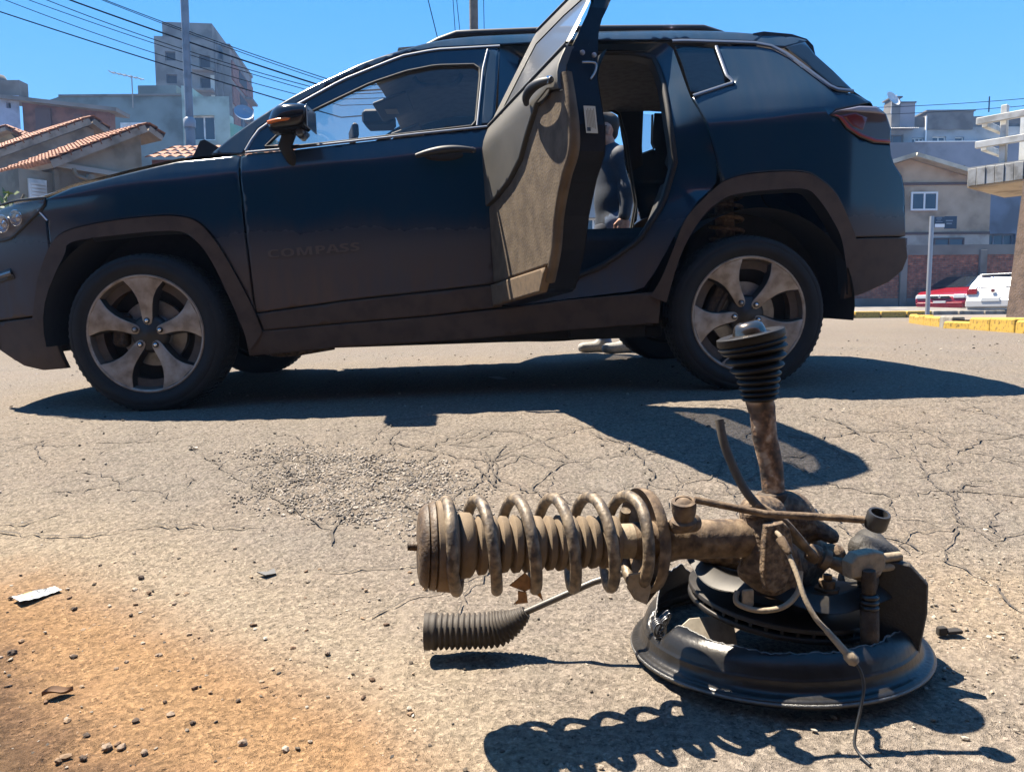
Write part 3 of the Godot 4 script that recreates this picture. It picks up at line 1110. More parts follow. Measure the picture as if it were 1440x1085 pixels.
	mb.prism(P2("7.0,-1.0 10.2,-1.0 10.2,12.7 7.0,13.8"), -8.0, -0.5)
	put("teal_wall", mb, teal, a)
	pbox("vent", a, Vector3(-4.4, 15.3, -2.0), Vector3(-3.6, 15.65, -1.2), concrete)

	# unfinished concrete tower
	a = thing("concrete_tower", "tall unfinished grey concrete apartment tower with open windows and brick flank", "tower", Vector3(-35.7, 0, -80.0), 0.11)
	var ft := wall_open(0.0, -2.0, 5.75, 29.1, [[1.0, 26.75, 2.0, 27.65], [4.3, 26.0, 5.35, 27.35], [1.0, 24.5, 2.05, 25.4], [4.3, 23.9, 5.3, 25.2], [4.3, 21.95, 5.3, 23.1], [1.0, 22.2, 2.05, 23.1]], 0.5)
	put("wall", ft, concrete, a)
	for r in [[1.0, 26.75, 2.0, 27.65], [4.3, 26.0, 5.35, 27.35], [1.0, 24.5, 2.05, 25.4], [4.3, 23.9, 5.3, 25.2], [4.3, 21.95, 5.3, 23.1], [1.0, 22.2, 2.05, 23.1]]:
		pbox("window", a, Vector3(r[0], r[1], -0.7), Vector3(r[2], r[3], -0.5), dark)
	pbox("core", a, Vector3(0.02, -2.0, -9.0), Vector3(5.73, 29.05, -0.72), concrete)
	pbox("penthouse", a, Vector3(0.75, 29.05, -8.0), Vector3(5.6, 30.6, -0.3), concrete)
	pbox("penthouse_panel", a, Vector3(1.5, 29.05, -0.3), Vector3(3.6, 29.95, -0.1), concrete)
	for y in [21.7, 23.7, 25.7]:
		pbox("balcony_slab", a, Vector3(3.7, y, 0.0), Vector3(5.7, y + 0.22, 0.8), concrete)
	for y in [21.95, 23.9]:
		pbox("pale_surround", a, Vector3(5.35, y, 0.0), Vector3(5.72, y + 1.5, 0.06), mat("cream plaster", Color(0.52, 0.50, 0.43), 0.9))
	pbox("stair_wall", a, Vector3(5.75, -2.0, -9.0), Vector3(6.2, 27.4, -1.2), concrete)
	var fl := MB.new()
	solid_box(fl, Vector3(6.2, -2.0, -12.0), Vector3(6.9, 28.8, -1.8))
	put("brick_flank", fl, concrete, a)
	for k in 4:
		var y := 18.4 + k * 2.45
		pbox("brick_infill", a, Vector3(6.9, y, -11.8), Vector3(7.05, y + 1.9, -2.2), brickred)
		pbox("opening", a, Vector3(7.05, y + 0.5, -8.5), Vector3(7.10, y + 1.7, -5.0), dark)
		pbox("balcony_slab", a, Vector3(6.9, y - 0.35, -11.5), Vector3(7.6, y - 0.1, -8.5), concrete)
	pbox("roof_slab", a, Vector3(6.1, 28.8, -12.2), Vector3(7.0, 29.1, -1.6), concrete)

	# low clay roof by the windscreen
	a = thing("clay_roof_house", "low house with orange barrel tile roof beside the windscreen", "house", Vector3(-6.9, 0, -15.0))
	pbox("wall", a, Vector3(0.08, -1.0, -1.3), Vector3(2.52, 3.62, 0.05), mat("dark maroon render", Color(0.12, 0.05, 0.04), 0.9))
	mb = MB.new()
	for r in 4:
		mb.sheet(72, 1, func(u: float, v: float) -> Vector3:
			var x := lerpf(0.0, 2.6, u)
			return Vector3(x, 3.60 + r * 0.13 + v * 0.13 + 0.045 * absf(sin(PI * x / 0.2)) + 0.03 * (1.0 - v), 0.2 - (r + v) * 0.35), true)
	put("roof", mb, tile, a)

	# lamp post, grey, behind the car
	a = thing("steel_post", "tall grey steel post standing left of the car in front of the tower", "pole", on(-6.9, 17.0))
	mb = MB.new()
	mb.tube([Vector3(0, -0.3, 0), Vector3(0, 4.6, 0)], 0.105, 10)
	mb.tube([Vector3(0, 4.6, 0), Vector3(0, 9.5, 0)], 0.082, 10)
	put("shaft", mb, mat("galvanised steel", Color(0.22, 0.24, 0.27), 0.5, 0.4, T.tone, 0.6), a)
	mb = MB.new()
	mb.lathe([Vector2(0.12, 4.45), Vector2(0.125, 4.5), Vector2(0.125, 4.62), Vector2(0.09, 4.66)], 12)
	put("collar", mb, mat("painted collar", Color(0.25, 0.27, 0.30), 0.5, 0.2), a)
	a = thing("timber_pole", "weathered timber utility pole rising behind the car roof", "pole", on(-0.62, 14.0))
	mb = MB.new()
	mb.tube([Vector3(0, -0.3, 0), Vector3(0, 3.0, 0), Vector3(0, 9.0, 0)], [0.10, 0.085, 0.07], 10)
	put("shaft", mb, mat("weathered timber", Color(0.17, 0.145, 0.12), 0.9, 0.0, T.tone, 1.0, T.fine, 0.3), a)

	# satellite dish seen over the bonnet
	a = thing("satellite_dish", "mesh satellite dish on the roof beside the windscreen pillar", "satellite dish", Vector3(-17.2, 13.2, -51.0))
	dish(a, 0.62, mat("dish mesh", Color(0.13, 0.20, 0.28), 0.6))
	# tv aerials
	for s in [[-24.3, 15.3, -51.0, 1.0, "thin television aerial on the grey green building near its left end"]]:
		a = thing("roof_aerial", s[4], "aerial", Vector3(s[0], s[1], s[2]))
		mb = MB.new()
		mb.tube([Vector3(0, -1.0, 0), Vector3(0, 1.0 * s[3], 0)], 0.035, 6)
		put("mast", mb, pipe, a)
		mb = MB.new()
		mb.tube([Vector3(-1.4 * s[3], 1.25 * s[3], 0), Vector3(0.8 * s[3], 0.75 * s[3], 0)], 0.03, 6)
		for k in 6:
			var xk: float = (-1.3 + 0.35 * k) * s[3]
			mb.tube([Vector3(xk, (0.93 - 0.227 * (-1.3 + 0.35 * k)) * s[3], -0.4), Vector3(xk, (0.93 - 0.227 * (-1.3 + 0.35 * k)) * s[3], 0.4)], 0.02, 5)
		put("antenna", mb, pipe, a)
	# shrub at the bonnet's nose
	a = thing("shrub", "small green shrub beyond the nose of the car", "shrub", on(-8.2, 12.0))
	shrub(a, 2.5, 0.85)


func dish(par: Node, r: float, m: Material) -> void:
	var mb := MB.new()
	mb.xf = Transform3D(Basis(Vector3.UP, 0.5) * Basis(Vector3.RIGHT, deg_to_rad(60.0)), Vector3(0, r, 0))
	mb.lathe([Vector2(0.02, 0.0), Vector2(0.4 * r, 0.05 * r), Vector2(0.75 * r, 0.16 * r), Vector2(r, 0.30 * r)], 24)
	mb.lathe([Vector2(r, 0.32 * r), Vector2(0.75 * r, 0.18 * r), Vector2(0.02, 0.03 * r)], 24)
	put("bowl", mb, m, par)
	mb = MB.new()
	mb.tube([Vector3(0, -0.4, 0), Vector3(0, r * 0.8, 0)], r * 0.05, 6)
	put("stand", mb, m, par)
	mb = MB.new()
	mb.xf = Transform3D(Basis(Vector3.UP, 0.5) * Basis(Vector3.RIGHT, deg_to_rad(60.0)), Vector3(0, r, 0))
	mb.tube([Vector3(r * 0.7, 0.2 * r, 0), Vector3(0, 0.7 * r, 0)], r * 0.03, 6)
	mb.box(Vector3(0, 0.72 * r, 0), Vector3(0.12, 0.16, 0.12) * r, 0.02 * r)
	put("receiver", mb, m, par)


func shrub(par: Node, h: float, r: float) -> void:
	rng.seed = 31
	var mb := MB.new()
	for k in 9:
		var a := rng.randf() * TAU
		mb.tube(curve3([Vector3(0, 0, 0), Vector3(cos(a) * r * 0.3, h * 0.55, sin(a) * r * 0.3), Vector3(cos(a) * r * 0.8, h * rng.randf_range(0.75, 1.0), sin(a) * r * 0.8)], 4), 0.02, 5)
	put("stems", mb, mat("shrub stem", Color(0.10, 0.07, 0.04), 0.9), par)
	mb = MB.new()
	for k in 1500:
		var dir := Vector3(rng.randfn(), rng.randfn(), rng.randfn()).normalized()
		var p := Vector3(0, h * 0.72, 0) + dir * Vector3(r, h * 0.3, r) * pow(rng.randf(), 0.4) * (0.8 + 0.25 * sin(dir.x * 7.0 + dir.z * 5.0))
		var b := Basis(Vector3(rng.randfn(), rng.randfn(), rng.randfn()).normalized(), rng.randf() * TAU)
		var s := rng.randf_range(0.05, 0.10)
		mb.col = Color(0.07, 0.11, 0.03).lerp(Color(0.16, 0.17, 0.06), rng.randf())
		mb.face([p + b * Vector3(-s, 0, 0), p + b * Vector3(0, 0.01, s * 0.45), p + b * Vector3(s, 0, 0), p + b * Vector3(0, 0.01, -s * 0.45)], b.y)
	var lm := mat("shrub leaf", Color.WHITE, 0.6)
	lm.vertex_color_use_as_albedo = true
	lm.backlight_enabled = true
	lm.backlight = Color(0.3, 0.4, 0.1)
	var o := put("foliage", mb, lm, par)
	o.set_meta("kind", "stuff")


# ---------------------------------------------------------------- right side
func background_right() -> void:
	var beige := mat("beige render", Color(0.46, 0.345, 0.235), 0.9, 0.0, T.cement, 0.2)
	var white := mat("white window frame", Color(0.72, 0.72, 0.70), 0.6)
	var pane := mat("blue window glass", Color(0.03, 0.05, 0.075), 0.05)
	var brown := mat("brown trim", Color(0.09, 0.055, 0.045), 0.8)
	var trim := mat("cream trim", Color(0.55, 0.49, 0.38), 0.8, 0.0, T.cement, 0.3)
	var slate := mat("blue grey render", Color(0.19, 0.225, 0.29), 0.9, 0.0, T.cement, 0.12)
	var lilac := mat("lilac grey render", Color(0.25, 0.245, 0.275), 0.9, 0.0, T.cement, 0.08)
	var stained := mat("stained concrete", Color(0.15, 0.142, 0.135), 0.95, 0.0, T.cement, 0.15)
	var dark := mat("unlit room", Color(0.02, 0.022, 0.025), 0.9)
	var wallgrey := mat("grey paint", Color(0.30, 0.32, 0.335), 0.9, 0.0, T.cement, 0.1)

	var a := thing("far_building", "far grey stained flat roofed building with chimney and row of small windows", "building", Vector3(29.0, 0, -60.0))
	pbox("lower_wall", a, Vector3(-6.0, 2.0, -10.0), Vector3(11.5, 13.7, 0.0), lilac)
	var w := wall_open(-6.0, 13.7, 11.5, 15.1, [[0.05, 13.75, 1.6, 14.55], [2.25, 13.75, 3.2, 14.3], [3.85, 13.75, 4.9, 14.4], [5.6, 13.95, 6.3, 14.35]], 0.25)
	var o := put("wall", w, wallgrey, a)
	o.position.z = -1.2
	pbox("wall_core", a, Vector3(-6.0, 13.7, -10.0), Vector3(11.5, 15.1, -1.75), wallgrey)
	for r in [[0.05, 13.75, 1.6, 14.55, 2], [2.25, 13.75, 3.2, 14.3, 3], [3.85, 13.75, 4.9, 14.4, 2], [5.6, 13.95, 6.3, 14.35, 1]]:
		window(a, r[0], r[1], r[2], r[3], -1.44, white if r[4] != 2 or r[0] > 1.0 else stained, pane, 0.07, r[4])
	pbox("ledge", a, Vector3(1.9, 13.7, -1.2), Vector3(11.5, 13.78, 0.06), white)
	pbox("parapet", a, Vector3(-6.0, 15.1, -9.5), Vector3(3.3, 15.95, -1.5), stained)
	pbox("parapet", a, Vector3(3.3, 14.9, -9.5), Vector3(6.9, 16.25, -1.1), stained)
	pbox("parapet", a, Vector3(6.9, 15.1, -9.5), Vector3(11.5, 15.95, -1.4), stained)
	pbox("coping", a, Vector3(3.2, 16.25, -9.6), Vector3(7.0, 16.36, -1.0), stained)
	pbox("roof_room", a, Vector3(1.05, 14.9, -5.0), Vector3(2.25, 16.85, -0.9), lilac)
	pbox("roof_room_cap", a, Vector3(1.0, 16.85, -5.1), Vector3(2.3, 16.95, -0.8), stained)
	var ch := pbox("chimney", a, Vector3(0.35, 14.9, -2.0), Vector3(1.02, 17.0, -0.7), stained)
	for k in 4:
		pbox("chimney_pier", ch, Vector3(0.36 + k * 0.19, 17.0, -1.9), Vector3(0.44 + k * 0.19, 17.2, -0.8), stained)
	pbox("chimney_cap", ch, Vector3(0.25, 17.2, -2.1), Vector3(1.12, 17.3, -0.6), stained)
	var aw := MB.new()
	aw.sheet(60, 1, func(u: float, v: float) -> Vector3:
		return Vector3(lerpf(-0.2, 2.0, u), lerpf(15.0, 14.72, v) + 0.03 * sin(u * 90.0), lerpf(-1.2, 0.3, v)), true)
	put("awning", aw, mat("white corrugated sheet", Color(0.45, 0.45, 0.44), 0.5), a)
	pbox("pipe", a, Vector3(3.2, 13.78, -1.15), Vector3(3.3, 15.9, -1.05), white)
	a = thing("satellite_dish", "white satellite dish on the far building just above the tail lamp", "satellite dish", Vector3(28.5, 15.95, -59.0))
	dish(a, 0.62, mat("dish paint", Color(0.5, 0.5, 0.5), 0.6))

	a = thing("beige_house", "two storey beige gable house with white framed sliding window behind the brick wall", "house", Vector3(15.9, 0, -32.0))
	var mb := MB.new()
	mb.prism(P2("-2.6,0.0 3.75,0.0 3.75,5.9 0.4,6.9 -2.6,6.0"), -8.0, 0.0)
	put("wall", mb, beige, a)
	var pale := MB.new()
	solid_box(pale, Vector3(-2.6, 0.0, 0.0), Vector3(3.75, 3.86, 0.03))
	put("lower_wall", pale, mat("pale beige render", Color(0.47, 0.42, 0.35), 0.9, 0.0, T.cement, 0.2), a)
	put("roof", slab2(Vector2(0.4, 6.92), Vector2(3.1, 6.12), 0.16, -8.3, 0.5), trim, a)
	put("roof", slab2(Vector2(-3.0, 5.9), Vector2(0.4, 6.92), 0.16, -8.3, 0.5), trim, a)
	pbox("trim_band", a, Vector3(-2.6, 5.86, 0.0), Vector3(3.75, 5.96, 0.06), brown)
	pbox("trim_band", a, Vector3(-2.6, 3.86, 0.0), Vector3(3.75, 3.96, 0.06), brown)
	window(a, 0.47, 4.83, 1.56, 5.58, 0.0, white, pane, 0.07, 2)
	window(a, 1.45, 2.9, 2.7, 3.72, 0.03, brown, pane, 0.06, 2)
	window(a, -0.6, 2.9, 0.35, 3.72, 0.03, brown, pane, 0.06, 2)
	pbox("roof_vent", a, Vector3(2.2, 6.4, -1.2), Vector3(3.0, 6.75, -0.6), brown)

	a = thing("blue_house", "blue grey rendered building with dark windows beside the brown pillar", "building", Vector3(20.4, 0, -34.0))
	put("wall", wall_open(-0.6, 0.0, 6.0, 6.25, [[0.35, 2.6, 1.65, 4.08], [2.3, 2.6, 3.6, 4.08]], 0.2), slate, a)
	pbox("wall_core", a, Vector3(-0.6, 0.0, -6.0), Vector3(6.0, 6.25, -0.35), slate)
	window(a, 0.35, 2.6, 1.65, 4.08, -0.24, slate, pane, 0.06, 3)
	window(a, 2.3, 2.6, 3.6, 4.08, -0.24, slate, pane, 0.06, 3)
	pbox("roof", a, Vector3(-0.7, 6.25, -6.0), Vector3(6.0, 6.4, 0.2), slate)

	# pavement beyond the road and its yellow kerb
	mb = MB.new()
	mb.xf = Transform3D(Basis(Vector3.FORWARD, Vector3.UP, Vector3.RIGHT), Vector3.ZERO)
	mb.prism(P2("24.0,0.3 24.0,0.68 28.3,0.93 40.0,1.0 40.0,0.3"), 5.0, 60.0)
	struct("pavement", mb, mat("concrete pavement", Color(0.17, 0.155, 0.14), 0.95, 0.0, T.cement, 0.4), "far concrete pavement in front of the brick wall")
	var yellow := mat("yellow kerb paint", Color(0.36, 0.225, 0.026), 0.85, 0.0, ramp_tex(256, noise(95, 0.03, 4), [Color(0.35, 0.33, 0.30), Color(0.9, 0.9, 0.9), Color(1, 1, 1)], [0.18, 0.36, 0.8]), 2.0, T.fine, 0.2)
	var bare := mat("worn kerb stone", Color(0.20, 0.185, 0.16), 0.95, 0.0, T.cement, 1.0)
	var fk := Node3D.new()
	fk.name = numbered("far_kerb")
	add_child(fk)
	tag(fk, "straight yellow kerb along the far pavement", "", "", "structure")
	for k in 16:
		pbox("kerb_stone", fk, Vector3(8.2 + k * 0.8, 0.35, -24.0), Vector3(8.97 + k * 0.8, 0.70, -23.78), yellow if k < 6 else bare, 0.03)

	# brick wall with piers
	a = thing("brick_wall", "long red brown brick boundary wall with grey piers behind the parked cars", "wall", Vector3(0, 0, -28.0))
	var bricks := brick_material()
	pbox("brickwork", a, Vector3(9.0, 0.5, -0.25), Vector3(24.0, 2.72, 0.0), bricks)
	pbox("coping", a, Vector3(9.0, 2.72, -0.3), Vector3(24.0, 3.08, 0.05), stained)
	pbox("plinth", a, Vector3(9.0, 0.5, 0.0), Vector3(24.0, 1.18, 0.04), stained)
	for x in [11.6, 14.0, 16.85, 19.6]:
		pbox("pier", a, Vector3(x, 0.5, 0.0), Vector3(x + 0.26, 2.9, 0.12), stained, 0.02)

	a = thing("grey_house", "plain grey house behind the car, glimpsed through the open doors and windows", "house", Vector3(-3.5, 0, -30.0))
	put("wall", wall_open(0.0, 0.0, 13.5, 6.3, [[2.0, 3.2, 3.4, 4.4], [6.0, 3.2, 7.4, 4.4], [9.6, 3.2, 11.0, 4.4]], 0.25), wallgrey, a)
	pbox("wall_core", a, Vector3(0.0, 0.0, -8.0), Vector3(13.5, 6.3, -0.4), wallgrey)
	for x in [2.0, 6.0, 9.6]:
		window(a, x, 3.2, x + 1.4, 4.4, -0.3, white, pane, 0.07, 2)
	pbox("roof", a, Vector3(-0.3, 6.3, -8.2), Vector3(13.8, 6.5, 0.3), stained)
	shop_canopy()
	near_island(yellow, bare)
	pergola()

	# brown pillar at the right edge
	a = thing("brown_pillar", "rough brown plastered pillar at the right edge holding up the pale slab", "pillar", Vector3(7.22, 0.35, -10.8))
	mb = MB.new()
	mb.prism(P2("0.0,0.0 0.55,0.0 0.55,2.15 0.17,2.15"), -0.5, 0.0, 0.015)
	put("shaft", mb, mat("brown plaster", Color(0.085, 0.056, 0.041), 0.95, 0.0, T.cement, 1.2, T.fine, 0.6), a)
	street_sign()
	hatchback()
	red_car()


func brick_material() -> StandardMaterial3D:
	var im := Image.create(512, 512, false, Image.FORMAT_RGB8)
	var r := RandomNumberGenerator.new()
	r.seed = 12
	var n := noise(97, 0.02, 4)
	for row in 32:
		var off := 0 if row % 2 == 0 else 21
		var k := 0
		while k < 13:
			var c := Color(0.42, 0.135, 0.070).lerp(Color(0.24, 0.075, 0.042), r.randf()) * r.randf_range(0.8, 1.25)
			for y in range(row * 16, row * 16 + 16):
				for x in range(k * 42 + off - 21, k * 42 + off + 21):
					if x < 0 or x >= 512:
						continue
					var q := Color(0.20, 0.17, 0.14) if y % 16 < 3 or (x - off + 21) % 42 < 3 else c
					q = q * (0.52 + 0.32 * n.get_noise_2d(x, y))
					im.set_pixel(x, y, q.clamp().linear_to_srgb())
			k += 1
	var m := mat("red brown brickwork", Color.WHITE, 0.95, 0.0, ImageTexture.create_from_image(im), 0.42)
	return m


# forecourt roof and shop behind the photographer: the car's side mirrors them
func shop_canopy() -> void:
	var white := mat("white fascia", Color(0.62, 0.62, 0.60), 0.5, 0.0, T.cement, 0.3)
	var red := mat("red fascia stripe", Color(0.42, 0.02, 0.025), 0.4)
	var wall := mat("dull blue shop front", Color(0.07, 0.10, 0.15), 0.8, 0.0, T.cement, 0.3)
	var a := thing("forecourt_canopy", "wide forecourt canopy with white and red fascia, mirrored in the car doors", "canopy", Vector3(-1.0, 0.0, 2.6))
	pbox("roof", a, Vector3(-16.0, 4.7, 0.0), Vector3(22.0, 5.2, 11.0), white, 0.02)
	pbox("fascia_stripe", a, Vector3(-16.0, 4.82, -0.03), Vector3(22.0, 5.02, -0.002), red)
	for x in [-9.0, 0.0, 9.0]:
		pbox("post", a, Vector3(x - 0.15, -0.4, 5.0), Vector3(x + 0.15, 4.7, 5.3), wall, 0.01)
	var b := thing("shop", "dull blue shop front under the forecourt canopy, mirrored in the car doors", "shop", Vector3(-1.0, -0.4, 13.7))
	pbox("wall", b, Vector3(-18.0, 0.0, 0.0), Vector3(24.0, 6.4, 6.0), wall)
	var sgn := thing("shop_sign", "red oval shop sign on a white board, mirrored in the front door", "sign", Vector3(-5.6, 2.0, 13.6))
	pbox("board", sgn, Vector3(-1.7, -0.55, 0.0), Vector3(1.7, 0.55, 0.08), white, 0.01)
	var ov := MB.new()
	ov.xf = Transform3D(Basis(Vector3.RIGHT, -PI / 2) * Basis.from_scale(Vector3(1.35, 1.0, 0.36)), Vector3(0, 0, -0.003))
	ov.lathe([Vector2(1.0, 0.0), Vector2(0.98, 0.02), Vector2(0.0, 0.021)], 40)
	put("oval", ov, red, sgn)
	for k in 5:
		pbox("window", b, Vector3(-13.0 + k * 5.4, 0.6, -0.06), Vector3(-9.0 + k * 5.4, 3.0, -0.003), M.dark_glass)


func near_island(yellow: Material, bare: Material) -> void:
	# kerb line from far to near, as points of (x, distance)
	var line := P2("8.6,16.5 7.3,14.0 6.35,11.7 5.75,10.1 5.35,8.7 5.05,7.6 4.9,6.9")
	var pts := resample(line, 15, false)
	var top := MB.new()
	var outer := PackedVector2Array()
	for i in pts.size():
		outer.append(pts[i])
	outer.append(Vector2(9.0, 6.9))
	outer.append(Vector2(40.0, 6.9))
	outer.append(Vector2(40.0, 17.6))
	outer.append(Vector2(10.0, 17.6))
	var ti := Geometry2D.triangulate_polygon(outer)
	var id := []
	for p in outer:
		id.append(top.vert(on(p.x, p.y, 0.115), Vector3.UP))
	for i in range(0, ti.size(), 3):
		top.tri(id[ti[i]], id[ti[i + 1]], id[ti[i + 2]])
	struct("pavement", top, mat("earthy pavement", Color(0.18, 0.15, 0.12), 0.95, 0.0, T.cement, 0.8), "raised corner pavement behind the broken yellow kerb")
	var kn := Node3D.new()
	kn.name = numbered("kerb")
	add_child(kn)
	tag(kn, "curving worn yellow kerb of separate stones on the right", "", "", "structure")
	for i in pts.size() - 1:
		var a := on(pts[i].x, pts[i].y)
		var b := on(pts[i + 1].x, pts[i + 1].y)
		var mb := MB.new()
		var l := a.distance_to(b)
		mb.box(Vector3(0, 0.04, 0), Vector3(l - 0.03, 0.20, 0.16), 0.025)
		var o := put("kerb_stone", mb, bare if i == 9 else yellow, kn)
		var dir := (b - a).normalized()
		o.basis = Basis(dir, Vector3.UP, dir.cross(Vector3.UP)).orthonormalized()
		o.position = (a + b) * 0.5 + Vector3(0, 0.012 * sin(i * 2.3), 0)
		if i == 10:
			o.rotation.y += 0.35
			o.position.y -= 0.04


func pergola() -> void:
	var white := mat("white painted timber", Color(0.52, 0.52, 0.50), 0.6, 0.0, T.cement, 0.8)
	var turn := deg_to_rad(-50.0)
	var a := thing("balcony_frame", "white slatted balcony frame standing on the pale slab at right", "balcony", Vector3(7.08, 2.8, -12.0), turn)
	for x in [0.34, 0.74, 1.15, 1.7]:
		pbox("post", a, Vector3(x, -0.02, -0.10), Vector3(x + 0.085, 0.86, 0.0), white, 0.008)
	for y in [0.27, 0.62]:
		pbox("rail", a, Vector3(0.04, y, 0.02), Vector3(2.4, y + 0.10, 0.09), white, 0.008)
		pbox("rail", a, Vector3(0.06, y - 0.02, -1.0), Vector3(0.14, y + 0.07, -0.10), white, 0.008)
	var w := wall_open(0.45, 0.0, 2.6, 0.78, [[0.62, 0.05, 0.92, 0.28], [0.62, 0.40, 0.92, 0.66]], 0.08)
	var o := put("back_wall", w, mat("white render", Color(0.70, 0.70, 0.67), 0.9, 0.0, T.cement, 0.6), a)
	o.position.z = -0.5
	for r in [[0.62, 0.05, 0.92, 0.28], [0.62, 0.40, 0.92, 0.66]]:
		window(a, r[0], r[1], r[2], r[3], -0.6, white, mat("dim glass", Color(0.10, 0.11, 0.13), 0.1), 0.03, 1)

	var b := thing("concrete_canopy", "pale weathered canopy slab with panelled edge under the white balcony frame", "canopy", Vector3(7.0, 2.5, -12.0), turn)
	var pm := mat("pale weathered sheet", Color(0.34, 0.34, 0.33), 0.8, 0.0, T.cement, 1.5)
	for k in 18:
		var x := 0.01 + k * 0.125
		var mb := MB.new()
		mb.prism(PackedVector2Array([Vector2(x, 0.02), Vector2(x + 0.118, 0.02), Vector2(x + 0.118, 0.275), Vector2(x, 0.272 + 0.006 * (k % 3))]), 0.0, 0.03 + 0.008 * (k % 2), 0.006)
		put("edge_panel", mb, pm, b)
	pbox("slab", b, Vector3(0.0, 0.0, -1.6), Vector3(2.4, 0.29, -0.003), mat("cream soffit", Color(0.50, 0.42, 0.32), 0.9, 0.0, T.cement, 0.6))
	pbox("slab_lip", b, Vector3(0.0, 0.272, -1.6), Vector3(2.4, 0.30, 0.02), pm)


func lettering(par: Node, text: String, size: float, m: Material, at: Vector3, bold := true, deep := 0.002) -> MeshInstance3D:
	var tm := TextMesh.new()
	var f := SystemFont.new()
	f.font_names = PackedStringArray(["Droid Sans"])
	f.font_weight = 700 if bold else 400
	tm.font = f
	tm.text = text
	tm.font_size = 64
	tm.pixel_size = size / 46.0
	tm.depth = deep
	tm.material = m
	var o := MeshInstance3D.new()
	o.name = "lettering"
	o.mesh = tm
	par.add_child(o, true)
	o.position = at
	return o


func street_sign() -> void:
	var post := mat("galvanised post", Color(0.30, 0.31, 0.33), 0.45, 0.6)
	var blue := mat("dark blue sign face", Color(0.012, 0.032, 0.065), 0.4)
	var white := mat("white sign print", Color(0.70, 0.72, 0.74), 0.5)
	var faded := mat("faded sign print", Color(0.16, 0.20, 0.26), 0.5)
	var a := thing("street_sign", "grey street sign post with two dark blue name plates by the yellow kerb", "street sign", on(10.77, 20.0))
	var mb := MB.new()
	mb.tube([Vector3(0, -0.2, 0), Vector3(0.03, 2.62, 0)], 0.055, 10)
	put("post", mb, post, a)
	var p1 := pbox("name_plate", a, Vector3(0.08, 2.33, 0.02), Vector3(0.34, 2.60, 0.04), blue, 0.004)
	p1.rotation.y = 0.0
	pbox("white_panel", p1, Vector3(0.085, 2.335, 0.042), Vector3(0.335, 2.42, 0.045), white)
	# faded print, too small to be read in the photograph
	for r in [[0.12, 2.55, 0.14, 0.022], [0.14, 2.505, 0.10, 0.016], [0.11, 2.465, 0.17, 0.016]]:
		pbox("faded_print", p1, Vector3(r[0], r[1], 0.042), Vector3(r[0] + r[2], r[1] + r[3], 0.044), faded)
	var p2 := pbox("name_plate", a, Vector3(0.36, 2.30, -0.03), Vector3(0.68, 2.62, -0.01), blue, 0.004)
	for r in [[0.39, 2.49, 0.18, 0.030], [0.41, 2.42, 0.14, 0.030]]:
		pbox("faded_print", p2, Vector3(r[0], r[1], -0.008), Vector3(r[0] + r[2], r[1] + r[3], -0.006), faded)


# side outline extruded across the car, narrowed towards the roof
func car_shell(mb: MB, outline: PackedVector2Array, half: float, belt: float, tuck: float) -> void:
	var q := outline
	if Geometry2D.is_polygon_clockwise(q):
		q.reverse()
	var ti := Geometry2D.triangulate_polygon(q)
	var zf := func(p: Vector2) -> float: return half - (tuck * maxf(0.0, p.y - belt)) - 0.05 * ss(0.45, 0.2, p.y)
	for s in [-1, 1]:
		var id := []
		for p in q:
			var z: float = zf.call(p) * s
			id.append(mb.vert(Vector3(p.x, p.y, z), Vector3(0, tuck if p.y > belt else 0.0, s)))
		for i in range(0, ti.size(), 3):
			mb.tri(id[ti[i]], id[ti[i + 1]], id[ti[i + 2]])
	for i in q.size():
		var j := (i + 1) % q.size()
		var e := q[j] - q[i]
		var ep := (q[i] - q[(i + q.size() - 1) % q.size()])
		var en := q[(j + 1) % q.size()] - q[j]
		var o := Vector3(e.y, -e.x, 0).normalized()
		var o0 := Vector3(ep.y, -ep.x, 0).normalized()
		var o1 := Vector3(en.y, -en.x, 0).normalized()
		var n0 := (o + o0).normalized() if o.dot(o0) > 0.7 else o
		var n1 := (o + o1).normalized() if o.dot(o1) > 0.7 else o
		var za: float = zf.call(q[i])
		var zb: float = zf.call(q[j])
		mb.quad(mb.vert(Vector3(q[i].x, q[i].y, -za), n0), mb.vert(Vector3(q[j].x, q[j].y, -zb), n1), mb.vert(Vector3(q[j].x, q[j].y, zb), n1), mb.vert(Vector3(q[i].x, q[i].y, za), n0))


